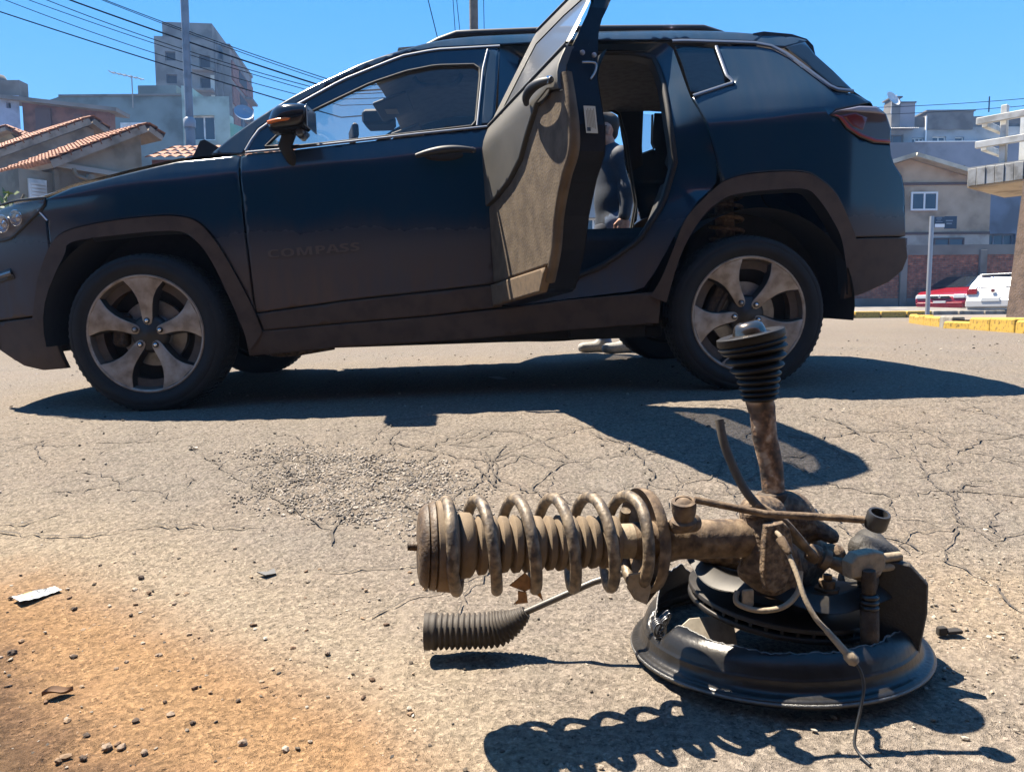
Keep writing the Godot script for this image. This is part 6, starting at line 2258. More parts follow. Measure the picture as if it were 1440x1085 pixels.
func wheel(c: Node, x: float, side: int, phase: float, steer: float) -> void:
	var w := part("wheel", c, Vector3(x, 0.337, 0.0 if side > 0 else 2.0 * MID))
	var base := Basis(Vector3.UP, steer) * (Basis.IDENTITY if side > 0 else Basis(Vector3.UP, PI))
	w.basis = base
	# local z points outward; lathe axis y is laid along z
	var lay := Transform3D(Basis(Vector3.RIGHT, PI / 2), Vector3.ZERO)
	var mb := MB.new()
	mb.xf = lay
	mb.lathe([Vector2(0.235, -0.215), Vector2(0.27, -0.228), Vector2(0.30, -0.23), Vector2(0.325, -0.222), Vector2(0.341, -0.20), Vector2(0.346, -0.17), Vector2(0.347, -0.115), Vector2(0.346, -0.06), Vector2(0.341, -0.03), Vector2(0.330, -0.011), Vector2(0.318, -0.003), Vector2(0.312, -0.0045), Vector2(0.310, -0.002), Vector2(0.292, 0.0), Vector2(0.276, -0.004), Vector2(0.274, -0.007), Vector2(0.262, -0.010), Vector2(0.252, -0.018)], 72)
	var ty := put("tyre", mb, M.tyre, w)
	mb = MB.new()
	for k in 72:
		var a := TAU * k / 72.0
		mb.xf = Transform3D(Basis(Vector3.BACK, a), Vector3.ZERO)
		mb.box(Vector3(0.336, 0, -0.040), Vector3(0.014, 0.016, 0.030), 0.003)
		mb.box(Vector3(0.3465, 0.012, -0.09), Vector3(0.008, 0.016, 0.04), 0.002)
		mb.box(Vector3(0.3465, 0.012, -0.145), Vector3(0.008, 0.016, 0.04), 0.002)
	put("tread", mb, M.tyre, ty).set_meta("kind", "stuff")
	mb = MB.new()
	mb.xf = lay
	mb.lathe([Vector2(0.21, -0.21), Vector2(0.215, -0.12), Vector2(0.232, -0.05), Vector2(0.240, -0.022), Vector2(0.246, -0.012), Vector2(0.254, -0.010), Vector2(0.256, -0.016), Vector2(0.254, -0.03)], 64)
	mb.lathe([Vector2(0.20, -0.05), Vector2(0.235, -0.045)], 64)
	var rim := put("rim", mb, M.alloy_dust, w)
	mb = MB.new()
	mb.xf = lay
	mb.lathe([Vector2(0.2565, -0.020), Vector2(0.2555, -0.0115), Vector2(0.252, -0.0095), Vector2(0.247, -0.0105), Vector2(0.243, -0.016)], 72)
	put("rim_lip", mb, M.alloy, w)
	mb = MB.new()
	mb.xf = lay
	mb.lathe([Vector2(0.085, -0.07), Vector2(0.080, -0.052), Vector2(0.066, -0.042), Vector2(0.034, -0.040), Vector2(0.030, -0.036), Vector2(0.0, -0.034)], 40)
	put("hub_cap", mb, M.alloy_dark, w)
	# spokes: narrow at the lug, flaring to the rim
	var rr := [0.038, 0.046, 0.058, 0.072, 0.10, 0.13, 0.155, 0.178, 0.198, 0.216, 0.232, 0.246]
	var hw := [0.007, 0.016, 0.021, 0.023, 0.025, 0.029, 0.035, 0.043, 0.053, 0.065, 0.077, 0.087]
	var zt := [-0.040, -0.036, -0.034, -0.033, -0.030, -0.026, -0.022, -0.019, -0.016, -0.014, -0.0125, -0.0115]
	for k in 5:
		var a := phase + TAU * k / 5.0
		mb = MB.new()
		mb.xf = Transform3D(Basis(Vector3.BACK, a), Vector3.ZERO)
		var rows := []
		for i in rr.size():
			var r: float = rr[i]
			var h: float = hw[i]
			var z: float = zt[i]
			var bend := func(y: float, zz: float) -> Vector3: return Vector3(sqrt(maxf(r * r - y * y, 0.0004)) if i > 6 else r, y, zz)
			rows.append([bend.call(-h - 0.010, z - 0.045), bend.call(-h, z - 0.004), bend.call(-h + 0.004, z), bend.call(0.0, z - 0.003 * (1.0 - ss(0.1, 0.2, r))), bend.call(h - 0.004, z), bend.call(h, z - 0.004), bend.call(h + 0.010, z - 0.045)])
		var nrm := [Vector3(0, -1, 0.25), Vector3(0, -0.7, 0.7), Vector3(0, -0.12, 1), Vector3(0, 0, 1), Vector3(0, 0.12, 1), Vector3(0, 0.7, 0.7), Vector3(0, 1, 0.25)]
		var fa := []
		for i in rows.size():
			var q := []
			for j in 7:
				q.append(mb.vert(rows[i][j], nrm[j] + Vector3(-0.12, 0, 0)))
			fa.append(q)
		for i in rows.size() - 1:
			for j in range(1, 5):
				mb.quad(fa[i][j], fa[i + 1][j], fa[i + 1][j + 1], fa[i][j + 1])
		var sp := put("spoke", mb, M.alloy, w)
		var sd := MB.new()
		sd.xf = mb.xf
		for s in [0, 5]:
			for i in rows.size() - 1:
				var nn: Vector3 = Vector3(0, -1 if s == 0 else 1, 0.2)
				sd.quad(sd.vert(rows[i][s], nn), sd.vert(rows[i + 1][s], nn), sd.vert(rows[i + 1][s + 1], nn), sd.vert(rows[i][s + 1], nn))
		put("spoke_flank", sd, M.alloy_dark, sp)
		mb = MB.new()
		var lx := Transform3D(Basis(Vector3.BACK, a), Vector3.ZERO)
		mb.xf = Transform3D(lx.basis * Basis(Vector3.RIGHT, PI / 2), lx * Vector3(0.0575, 0, -0.036))
		mb.lathe([Vector2(0.0125, 0.0), Vector2(0.0125, 0.006), Vector2(0.010, 0.0065), Vector2(0.0098, -0.001)], 14)
		var pit := put("lug_pocket", mb, M.alloy_dark, w)
		mb = MB.new()
		mb.xf = Transform3D(lx.basis * Basis(Vector3.RIGHT, PI / 2), lx * Vector3(0.0575, 0, -0.036))
		mb.lathe([Vector2(0.0085, 0.0), Vector2(0.0085, 0.008), Vector2(0.006, 0.011), Vector2(0.0, 0.0115)], 8)
		put("lug_nut", mb, M.bright if k != 1 else M.steel, w)
	mb = MB.new()
	mb.xf = lay
	mb.lathe([Vector2(0.145, -0.125), Vector2(0.145, -0.100), Vector2(0.085, -0.098), Vector2(0.08, -0.08), Vector2(0.03, -0.078)], 48)
	put("brake_disc", mb, M.disc, w)
	mb = MB.new()
	mb.xf = Transform3D(Basis(Vector3.BACK, phase + 1.9 if x > 1.0 else 3.0), Vector3.ZERO)
	mb.box(Vector3(0.135, 0, -0.105), Vector3(0.07, 0.15, 0.09), 0.015)
	mb.tube([Vector3(0.12, -0.06, -0.06), Vector3(0.12, 0.06, -0.06)], 0.012, 8)
	put("brake_caliper", mb, M.rusty_dark, w)
	mb = MB.new()
	mb.xf = lay
	mb.lathe([Vector2(0.236, -0.14), Vector2(0.0, -0.141)], 40)
	put("back_plate", mb, M.under, w)


# ---------------------------------------------------------------- the man behind the car
func person() -> void:
	var p := thing("person", "man in dark jacket and sunglasses looking down behind the open car door", "person", on(0.75, 5.75))
	p.rotation.y = 0.25
	var skin := Color(0.40, 0.22, 0.155)
	var coat := Color(0.018, 0.024, 0.042)
	var jean := Color(0.10, 0.14, 0.22)
	var shoe := Color(0.30, 0.285, 0.26)
	# he faces -x
	var b := Body.new()
	b.k = 0.045
	var V := func(x: float, y: float, z: float) -> Vector3: return Vector3(x, y, z)
	b.add(Vector3(0, 0.95, 0), Vector3(-0.01, 1.12, 0), 0.135, 0.130, coat, Vector3(0.85, 1, 1.2))
	b.add(Vector3(-0.01, 1.12, 0), Vector3(0.0, 1.36, 0), 0.130, 0.150, coat, Vector3(0.85, 1, 1.2))
	b.add(Vector3(0.0, 1.40, 0.15), Vector3(0.0, 1.40, -0.15), 0.072, 0.072, coat)
	b.add(Vector3(0.0, 1.40, 0), Vector3(-0.035, 1.475, 0.01), 0.078, 0.066, coat)
	for s in [1, -1]:
		b.add(Vector3(0.0, 1.40, 0.17 * s), Vector3(0.03, 1.16, 0.22 * s), 0.064, 0.052, coat)
		b.add(Vector3(0.03, 1.16, 0.22 * s), Vector3(0.0, 0.98, 0.23 * s), 0.052, 0.042, coat)
		b.add(Vector3(0.0, 0.94, 0.09 * s), Vector3(-0.02 + 0.04 * s, 0.50, 0.10 * s), 0.095, 0.062, jean)
		b.add(Vector3(-0.02 + 0.04 * s, 0.50, 0.10 * s), Vector3(0.03 + 0.05 * s, 0.10, 0.11 * s), 0.064, 0.048, jean)
		b.add(Vector3(0.05 + 0.05 * s, 0.045, 0.11 * s), Vector3(-0.14 + 0.05 * s, 0.035, 0.12 * s), 0.045, 0.038, shoe)
	var mb := MB.new()
	b.build(mb, 0.016)
	# head
	var h := Body.new()
	h.k = 0.018
	var hc := Vector3(-0.085, 1.595, 0.02)
	h.add(hc + Vector3(0.02, 0.045, 0), hc + Vector3(0.0, 0.02, 0), 0.088, 0.085, skin, Vector3(1.08, 1.0, 0.86))
	h.add(hc + Vector3(-0.045, -0.05, 0), hc + Vector3(-0.06, -0.09, 0), 0.050, 0.030, skin, Vector3(1, 1, 1.1))
	h.add(hc + Vector3(-0.01, -0.05, 0.03), hc + Vector3(-0.055, -0.085, 0.012), 0.035, 0.022, skin)
	h.add(hc + Vector3(-0.01, -0.05, -0.03), hc + Vector3(-0.055, -0.085, -0.012), 0.035, 0.022, skin)
	h.add(hc + Vector3(-0.088, 0.025, 0), hc + Vector3(-0.118, -0.018, 0), 0.010, 0.015, skin)
	h.add(hc + Vector3(-0.10, -0.024, 0.012), hc + Vector3(-0.10, -0.024, -0.012), 0.009, 0.009, skin)
	h.add(hc + Vector3(-0.094, -0.050, 0.018), hc + Vector3(-0.094, -0.050, -0.018), 0.007, 0.007, Color(0.34, 0.13, 0.11))
	h.add(hc + Vector3(-0.090, -0.061, 0.014), hc + Vector3(-0.090, -0.061, -0.014), 0.0075, 0.0075, Color(0.34, 0.13, 0.11))
	h.add(hc + Vector3(-0.080, 0.035, 0.035), hc + Vector3(-0.086, 0.033, 0.012), 0.010, 0.010, skin)
	h.add(hc + Vector3(-0.080, 0.035, -0.035), hc + Vector3(-0.086, 0.033, -0.012), 0.010, 0.010, skin)
	for s in [1, -1]:
		h.add(hc + Vector3(0.015, 0.02, 0.078 * s), hc + Vector3(0.012, -0.025, 0.076 * s), 0.016, 0.010, skin, Vector3(1, 1, 0.6))
	h.add(hc + Vector3(0.03, -0.06, 0), Vector3(-0.01, 1.42, 0), 0.055, 0.060, skin)
	h.build(mb, 0.0055)
	# hands: palm, four curled fingers, thumb
	for s in [1, -1]:
		var g := Body.new()
		g.k = 0.006
		var w := Vector3(-0.002, 0.965, 0.23 * s)
		g.add(w + Vector3(0.01, 0.03, 0), w, 0.026, 0.024, skin)
		g.add(w + Vector3(-0.02, -0.03, 0), w + Vector3(-0.025, -0.065, 0), 0.022, 0.020, skin, Vector3(1.45, 1, 0.75))
		g.add(w + Vector3(0.012, -0.03, 0), w + Vector3(0.01, -0.065, 0), 0.022, 0.020, skin, Vector3(1.3, 1, 0.75))
		for f in 4:
			var x := -0.048 + 0.021 * f
			var l: float = [0.92, 1.05, 1.0, 0.8][f]
			var k0 := w + Vector3(x, -0.075, 0.002 * s)
			var k1 := k0 + Vector3(-0.004, -0.036 * l, -0.008 * s)
			var k2 := k1 + Vector3(0.001, -0.022 * l, -0.014 * s)
			var k3 := k2 + Vector3(0.004, -0.010 * l, -0.016 * s)
			g.add(k0, k1, 0.0100, 0.0092, skin)
			g.add(k1, k2, 0.0092, 0.0085, skin)
			g.add(k2, k3, 0.0085, 0.0075, skin)
		g.add(w + Vector3(-0.035, -0.02, -0.006 * s), w + Vector3(-0.062, -0.05, -0.016 * s), 0.013, 0.011, skin)
		g.add(w + Vector3(-0.062, -0.05, -0.016 * s), w + Vector3(-0.064, -0.082, -0.024 * s), 0.010, 0.0085, skin)
		g.build(mb, 0.0042)
	var bm := mat("skin and clothing", Color.WHITE, 0.75, 0.0, T.tone, 8.0)
	bm.vertex_color_use_as_albedo = true
	put("body", mb, bm, p)
	# hair, sunglasses, jacket hem and cuffs
	var hr := Body.new()
	hr.k = 0.02
	hr.add(hc + Vector3(0.03, 0.062, 0), hc + Vector3(-0.01, 0.075, 0), 0.088, 0.080, Color.WHITE, Vector3(1.1, 0.95, 0.90))
	hr.add(hc + Vector3(0.07, 0.0, 0.0), hc + Vector3(0.05, 0.05, 0), 0.055, 0.07, Color.WHITE, Vector3(0.8, 1, 1.0))
	var hm := MB.new()
	hr.build(hm, 0.008)
	put("hair", hm, mat("dark hair", Color(0.018, 0.014, 0.012), 0.8, 0.0, T.tone, 30.0), p)
	var sg := MB.new()
	for s in [1, -1]:
		sg.box(hc + Vector3(-0.098, 0.018, 0.034 * s), Vector3(0.012, 0.034, 0.052), 0.005)
		sg.tube([hc + Vector3(-0.095, 0.026, 0.060 * s), hc + Vector3(0.01, 0.028, 0.080 * s)], 0.0035, 5)
	sg.tube([hc + Vector3(-0.104, 0.024, 0.012), hc + Vector3(-0.104, 0.024, -0.012)], 0.0035, 5)
	put("sunglasses", sg, mat("dark lens", Color(0.01, 0.01, 0.012), 0.1), p)
	var hem := MB.new()
	hem.xf = Transform3D(Basis.from_scale(Vector3(0.88, 1, 1.22)), Vector3(0, 0.88, 0))
	hem.lathe([Vector2(0.134, 0.0), Vector2(0.142, 0.005), Vector2(0.144, 0.05), Vector2(0.137, 0.06)], 28)
	put("jacket_hem", hem, mat("jacket hem", Color(0.015, 0.02, 0.036), 0.85), p)


# ---------------------------------------------------------------- strut, hub and axle lying on the torn rim
func pleats(mb: MB, xf: Transform3D, pts: Array, n: int, deep: float) -> void:
	# pts: (radius, height) of the crests' envelope
	var prof := []
	for i in n * 4 + 1:
		var t := float(i) / (n * 4)
		var q := t * (pts.size() - 1)
		var k := mini(int(q), pts.size() - 2)
		var e: Vector2 = pts[k].lerp(pts[k + 1], q - k)
		var ph := i % 4
		prof.append(Vector2(e.x - (deep if ph == 0 else deep * 0.25 if ph != 2 else 0.0), e.y))
	mb.xf = xf
	mb.lathe(prof, 32)


func strut_assembly() -> void:
	var a := thing("strut_assembly", "dusty rusted suspension strut with coil spring, brake disc and upright drive shaft", "car part", Vector3(0.446, 0.0, -1.273))
	var A := Vector3(-0.582, 0.241, 0.211)
	var B := Vector3(-0.073, 0.224, 0.123)
	var ax := along(A, B)
	var L := A.distance_to(B)
	# top mount
	var mb := MB.new()
	mb.xf = ax
	mb.lathe([Vector2(0.0, -0.010), Vector2(0.006, -0.010), Vector2(0.0065, 0.0), Vector2(0.040, 0.001), Vector2(0.052, 0.004), Vector2(0.0585, 0.010), Vector2(0.0600, 0.014), Vector2(0.0570, 0.0155), Vector2(0.0605, 0.017), Vector2(0.0625, 0.024), Vector2(0.0600, 0.0262)], 48)
	put("mount_cap", mb, M.mount_dark, a)
	mb = MB.new()
	mb.xf = ax
	mb.lathe([Vector2(0.0595, 0.0265), Vector2(0.0635, 0.028), Vector2(0.0645, 0.042), Vector2(0.0655, 0.046), Vector2(0.063, 0.052), Vector2(0.047, 0.056), Vector2(0.040, 0.058)], 48)
	put("top_mount", mb, M.dust_rubber, a)
	mb = MB.new()
	mb.xf = ax
	mb.lathe([Vector2(0.0, -0.014), Vector2(0.0055, -0.013), Vector2(0.0055, 0.0)], 10)
	put("mount_stud", mb, M.rusty_dark, a)
	# gaiter: broad folds
	mb = MB.new()
	var prof := []
	var s := 0.055
	var k := 0
	while s < 0.285:
		var pitch := 0.028 if k == 0 else (0.0165 + 0.0025 * sin(k * 2.3))
		var rr := 0.047 if k == 0 else (0.0425 - 0.00035 * k + 0.0008 * sin(k * 1.7))
		prof.append_array([Vector2(rr - 0.010, s), Vector2(rr - 0.0015, s + pitch * 0.16), Vector2(rr, s + pitch * 0.24), Vector2(rr - 0.0012, s + pitch * 0.70), Vector2(rr - 0.0035, s + pitch * 0.80), Vector2(rr - 0.0095, s + pitch * 0.93)])
		s += pitch
		k += 1
	mb.xf = ax
	mb.lathe(prof, 36)
	put("gaiter", mb, M.dust_rubber, a)
	# damper tube
	mb = MB.new()
	mb.xf = ax
	mb.lathe([Vector2(0.010, 0.27), Vector2(0.0245, 0.275), Vector2(0.0255, 0.281), Vector2(0.0255, 0.317), Vector2(0.0262, 0.320)], 32)
	put("tube_collar", mb, M.pale_dust, a)
	mb = MB.new()
	mb.xf = ax
	mb.lathe([Vector2(0.0262, 0.316), Vector2(0.0275, 0.325), Vector2(0.0285, 0.36), Vector2(0.0290, 0.37), Vector2(0.0290, L), Vector2(0.0285, L + 0.03), Vector2(0.020, L + 0.036), Vector2(0.0, L + 0.037)], 36)
	put("damper_tube", mb, M.rusty, a)
	# spring
	mb = MB.new()
	var hp := []
	var turns := 6.28
	for i in 301:
		var t := i / 300.0
		var an := 1.866 + TAU * turns * t
		# closed end coils, open middle
		var h := 0.036 + 0.012 * minf(t * turns, 1.0) + 0.0559 * clampf(t * turns - 0.75, 0.0, turns - 1.5) + 0.010 * maxf(0.0, t * turns - turns + 1.0)
		var r := 0.0628 + 0.004 * t
		hp.append(ax * Vector3(cos(an) * r, h, -sin(an) * r))
	mb.tube(hp, 0.0085, 10)
	put("coil_spring", mb, M.spring, a)
	# lower spring seat: thin dished plate with a bent flange
	var sx := ax * Transform3D(Basis.IDENTITY, Vector3(0, 0, 0))
	mb = MB.new()
	mb.xf = Transform3D(sx.basis * Basis(Vector3.BACK, 0.06), sx * Vector3(0.006, 0.0, -0.004))
	mb.lathe([Vector2(0.030, 0.350), Vector2(0.056, 0.347), Vector2(0.066, 0.343), Vector2(0.075, 0.334), Vector2(0.0785, 0.332), Vector2(0.0790, 0.338), Vector2(0.076, 0.350), Vector2(0.060, 0.358), Vector2(0.030, 0.358)], 44)
	put("spring_seat", mb, M.rusty, a)
	for q in [["-0.282,0.196 -0.256,0.200 -0.250,0.176 -0.256,0.152 -0.274,0.160 -0.284,0.176", 0.205, 0.5, "pale"], ["-0.272,0.184 -0.240,0.186 -0.236,0.160 -0.250,0.142 -0.270,0.150", 0.175, -0.3, "dark"]]:
		mb = MB.new()
		mb.xf = Transform3D(Basis(Vector3.UP, 0.0), Vector3(0, 0.0, q[1]))
		mb.prism(P2(q[0]), -0.003, 0.003, 0.001)
		put("seat_flange", mb, M.pale_dust if q[3] == "pale" else M.rusty_dark, a)
	for q in [["-0.452,0.172 -0.43,0.19 -0.422,0.182 -0.418,0.17 -0.43,0.163", 0.0], ["-0.44,0.165 -0.428,0.163 -0.426,0.148 -0.446,0.146 -0.44,0.152", 0.3], ["-0.420,0.176 -0.408,0.162 -0.404,0.148 -0.412,0.156 -0.424,0.168", -0.3]]:
		mb = MB.new()
		mb.xf = Transform3D(Basis(Vector3.UP, 0.0), Vector3(0, 0.014, 0.218 + 0.01 * q[1]))
		mb.prism(P2(q[0]), -0.0015, 0.0015)
		put("rust_flake", mb, M.iron_flake, a)

	# knuckle casting and clamp, one organic iron body
	var kn := Body.new()
	kn.k = 0.016
	kn.add(Vector3(-0.075, 0.262, 0.118), Vector3(-0.072, 0.185, 0.135), 0.026, 0.026, Color.WHITE, Vector3(0.9, 1, 1.3))
	kn.add(Vector3(-0.050, 0.255, 0.10), Vector3(-0.035, 0.170, 0.125), 0.028, 0.030)
	kn.add(Vector3(-0.090, 0.175, 0.135), Vector3(-0.055, 0.152, 0.14), 0.016, 0.018)
	kn.add(Vector3(-0.045, 0.18, 0.10), Vector3(0.0, 0.155, 0.04), 0.040, 0.050)
	kn.add(Vector3(0.0, 0.24, 0.05), Vector3(0.01, 0.15, 0.02), 0.040, 0.058)
	kn.add(Vector3(0.0, 0.16, 0.04), Vector3(0.075, 0.175, 0.055), 0.026, 0.018)
	kn.add(Vector3(0.0, 0.16, 0.0), Vector3(0.085, 0.165, -0.045), 0.026, 0.018)
	kn.add(Vector3(-0.03, 0.16, 0.04), Vector3(-0.15, 0.18, 0.045), 0.026, 0.014)
	kn.add(Vector3(0.02, 0.235, 0.06), Vector3(0.055, 0.215, 0.09), 0.018, 0.012)
	mb = MB.new()
	kn.build(mb, 0.0055)
	put("knuckle", mb, M.knuckle, a)
	for q in [[Vector3(-0.085, 0.285, 0.135), Vector3(-0.082, 0.262, 0.138), 0.011], [Vector3(-0.05, 0.20, 0.165), Vector3(-0.045, 0.20, 0.150), 0.012], [Vector3(0.035, 0.163, 0.125), Vector3(0.035, 0.142, 0.125), 0.013], [Vector3(-0.058, 0.168, 0.170), Vector3(-0.056, 0.168, 0.152), 0.010]]:
		mb = MB.new()
		mb.xf = along(q[1], q[0])
		mb.lathe([Vector2(q[2] * 1.5, 0.0), Vector2(q[2] * 1.5, 0.004), Vector2(q[2], 0.0045), Vector2(q[2], 0.016), Vector2(q[2] * 0.6, 0.017), Vector2(q[2] * 0.55, 0.024), Vector2(0, 0.024)], 6)
		put("bolt", mb, M.rusty, a)
	# pinch plates standing out of the clamp
	mb = MB.new()
	mb.xf = Transform3D(Basis(Vector3.UP, 0.25), Vector3(-0.060, 0.212, 0.170))
	mb.prism(P2("-0.020,0.046 0.008,0.050 0.020,0.040 0.026,0.015 0.024,-0.03 0.014,-0.050 -0.004,-0.058 -0.018,-0.050 -0.024,-0.025 -0.022,0.02"), -0.010, 0.006, 0.004)
	put("clamp_plate", mb, M.knuckle, a)
	mb = MB.new()
	mb.tube(curve3(P3("-0.115,0.155,0.165 -0.118,0.142,0.178 -0.09,0.135,0.188 -0.055,0.140,0.188 -0.03,0.158,0.178 -0.022,0.185,0.165")), 0.0042, 7)
	put("wire_loop", mb, M.pale_dust, a)
	mb = MB.new()
	mb.xf = Transform3D(Basis(Vector3.UP, 0.2), Vector3(-0.103, 0.150, 0.178))
	mb.box(Vector3.ZERO, Vector3(0.018, 0.026, 0.006), 0.002)
	put("clip", mb, M.pale_dust, a)

	# hub and ventilated disc, leaning a little to the right
	var hub := Transform3D(Basis(Vector3.BACK, -0.075) * Basis(Vector3.RIGHT, 0.04), Vector3(0.005, 0.074, 0.005))
	mb = MB.new()
	mb.xf = hub
	mb.lathe([Vector2(0.075, 0.015), Vector2(0.150, 0.015), Vector2(0.1525, 0.0165), Vector2(0.1525, 0.0225), Vector2(0.151, 0.024), Vector2(0.085, 0.0245)], 72)
	mb.lathe([Vector2(0.085, 0.0), Vector2(0.151, 0.0), Vector2(0.1525, 0.0015), Vector2(0.1525, 0.0075), Vector2(0.151, 0.009), Vector2(0.08, 0.009)], 72)
	mb.lathe([Vector2(0.085, 0.0), Vector2(0.086, 0.045), Vector2(0.02, 0.047)], 40)
	var dk := put("brake_disc", mb, M.brake, a)
	mb = MB.new()
	for i in 40:
		mb.xf = hub * Transform3D(Basis(Vector3.UP, TAU * i / 40.0), Vector3.ZERO)
		mb.box(Vector3(0.118, 0.012, 0), Vector3(0.062, 0.0062, 0.005))
	put("cooling_vanes", mb, M.oily_iron, dk)
	# dust shield: thin dished plate with a curled lip, cut away on the right
	mb = MB.new()
	mb.sheet(48, 5, func(u: float, v: float) -> Vector3:
		var an := lerpf(0.55, 3.75, u)
		var r := lerpf(0.06, 0.168 + 0.004 * sin(u * 23.0), v)
		var y := 0.062 + 0.030 * v * v - 0.028 * ss(0.8, 1.0, v) + 0.020 * ss(0.75, 1.0, u) * v + 0.006 * sin(u * 17.0) * v
		return hub * Vector3(cos(an) * r, y, sin(an) * r), false)
	mb.sheet(48, 5, func(u: float, v: float) -> Vector3:
		var an := lerpf(0.55, 3.75, u)
		var r := lerpf(0.06, 0.168 + 0.004 * sin(u * 23.0), v)
		var y := 0.0605 + 0.030 * v * v - 0.028 * ss(0.8, 1.0, v) + 0.020 * ss(0.75, 1.0, u) * v + 0.006 * sin(u * 17.0) * v
		return hub * Vector3(cos(an) * r, y, sin(an) * r), true)
	put("dust_shield", mb, M.shield, a)

	# caliper with bracket, slide pin and hose union
	var ca := Body.new()
	ca.k = 0.012
	ca.add(Vector3(0.155, 0.175, 0.01), Vector3(0.168, 0.055, 0.04), 0.028, 0.030, Color.WHITE, Vector3(0.85, 1, 1.5))
	ca.add(Vector3(0.115, 0.188, 0.065), Vector3(0.165, 0.165, 0.045), 0.022, 0.024)
	ca.add(Vector3(0.150, 0.10, -0.03), Vector3(0.170, 0.06, 0.08), 0.030, 0.026)
	ca.add(Vector3(0.085, 0.182, 0.115), Vector3(0.120, 0.176, 0.095), 0.016, 0.018)
	ca.add(Vector3(0.100, 0.155, 0.12), Vector3(0.098, 0.135, 0.12), 0.016, 0.013)
	mb = MB.new()
	ca.build(mb, 0.005)
	put("caliper", mb, M.oily_iron, a)
	mb = MB.new()
	mb.tube(curve3(P3("0.030,0.190,0.135 0.045,0.186,0.135 0.062,0.178,0.14 0.085,0.172,0.145 0.10,0.178,0.14")), [0.008, 0.008, 0.008, 0.009, 0.010, 0.010, 0.011, 0.011, 0.011, 0.011, 0.011, 0.011, 0.011, 0.011, 0.011, 0.011, 0.011, 0.011, 0.011, 0.011, 0.011, 0.011, 0.011, 0.011, 0.011], 8)
	put("bracket_arm", mb, M.rusty, a)
	mb = MB.new()
	mb.xf = Transform3D(Basis(Vector3.UP, 0.3), Vector3(0.080, 0.186, 0.145))
	mb.prism(P2("-0.030,-0.014 0.024,-0.016 0.034,0.0 0.030,0.020 0.012,0.024 -0.020,0.022 -0.032,0.010"), -0.012, 0.012, 0.004)
	put("caliper_ear", mb, M.pale_dust, a)
	mb = MB.new()
	mb.xf = Transform3D(Basis(Vector3.UP, 0.3), Vector3(0.125, 0.190, 0.12))
	for q in [[0.0, 0.007], [-0.015, 0.0065]]:
		mb.tube([Vector3(-0.02, q[0], 0), Vector3(0.028, q[0], 0.0)], q[1], 10)
	put("guide_pin", mb, M.pale_dust, a)
	mb = MB.new()
	mb.xf = Transform3D(Basis(Vector3.BACK, 0.04), Vector3(0.087, 0.060, 0.160))
	mb.lathe([Vector2(0.0, 0.0), Vector2(0.0125, 0.001), Vector2(0.0135, 0.008), Vector2(0.0135, 0.064), Vector2(0.0115, 0.066)], 20)
	put("slide_pin", mb, M.rusty_dark, a)
	mb = MB.new()
	pleats(mb, Transform3D(Basis(Vector3.BACK, 0.04), Vector3(0.0845, 0.124, 0.160)), [Vector2(0.0145, 0.0), Vector2(0.0140, 0.024)], 3, 0.004)
	put("pin_boot", mb, M.oily, a)
	mb = MB.new()
	mb.xf = Transform3D(Basis(Vector3.BACK, 0.04), Vector3(0.083, 0.148, 0.160))
	mb.lathe([Vector2(0.009, 0.0), Vector2(0.0105, 0.004), Vector2(0.0115, 0.022), Vector2(0.010, 0.036), Vector2(0.0, 0.038)], 8)
	put("pin_head", mb, M.rusty_dark, a)
	mb = MB.new()
	mb.xf = Transform3D(Basis(Vector3.UP, -0.35) * Basis(Vector3.BACK, 0.05), Vector3(0.150, 0.105, 0.115))
	mb.prism(P2("-0.030,-0.060 0.028,-0.064 0.040,0.0 0.042,0.046 0.018,0.075 -0.018,0.082 -0.030,0.045"), -0.010, 0.010, 0.004)
	put("caliper_bracket", mb, M.oily_iron, a)
	# union with two bushes on the brake pipe
	mb = MB.new()
	mb.xf = along(Vector3(0.012, 0.200, 0.130), Vector3(0.045, 0.184, 0.138))
	mb.lathe([Vector2(0.006, -0.012), Vector2(0.012, -0.010), Vector2(0.0145, -0.002), Vector2(0.0145, 0.006), Vector2(0.0105, 0.008), Vector2(0.0105, 0.011), Vector2(0.0155, 0.013), Vector2(0.0155, 0.022), Vector2(0.009, 0.025)], 18)
	put("bush", mb, M.rusty, a)
	mb = MB.new()
	mb.tube(curve3(P3("-0.085,0.283,0.150 -0.05,0.262,0.160 -0.025,0.236,0.158 0.0,0.208,0.145 0.015,0.199,0.132")), 0.0085, 8, true, 0.7)
	put("hose_bracket", mb, M.rusty, a)

	# drive shaft standing up, with its rubber boot and bright joint
	var base := Vector3(-0.020, 0.225, 0.053)
	mb = MB.new()
	mb.tube([base, Vector3(-0.026, 0.274, 0.053), Vector3(-0.0255, 0.279, 0.053), Vector3(-0.030, 0.32, 0.053), Vector3(-0.042, 0.37, 0.053), Vector3(-0.046, 0.408, 0.053), Vector3(-0.047, 0.412, 0.053), Vector3(-0.052, 0.43, 0.053)], [0.019, 0.019, 0.0175, 0.0185, 0.0195, 0.0200, 0.0215, 0.0215], 18)
	put("drive_shaft", mb, M.shaft, a)
	for q in [[Vector3(-0.0265, 0.268, 0.053), 0.0235, 0.012], [Vector3(-0.024, 0.250, 0.053), 0.027, 0.009], [Vector3(-0.022, 0.236, 0.053), 0.034, 0.010]]:
		mb = MB.new()
		mb.xf = Transform3D(Basis(Vector3.BACK, 0.12), q[0])
		mb.lathe([Vector2(q[1] * 0.8, -q[2]), Vector2(q[1], -q[2] * 0.8), Vector2(q[1] * 1.03, 0.0), Vector2(q[1], q[2] * 0.8), Vector2(q[1] * 0.7, q[2])], 22)
		put("shaft_ring", mb, M.rusty_dark, a)
	mb = MB.new()
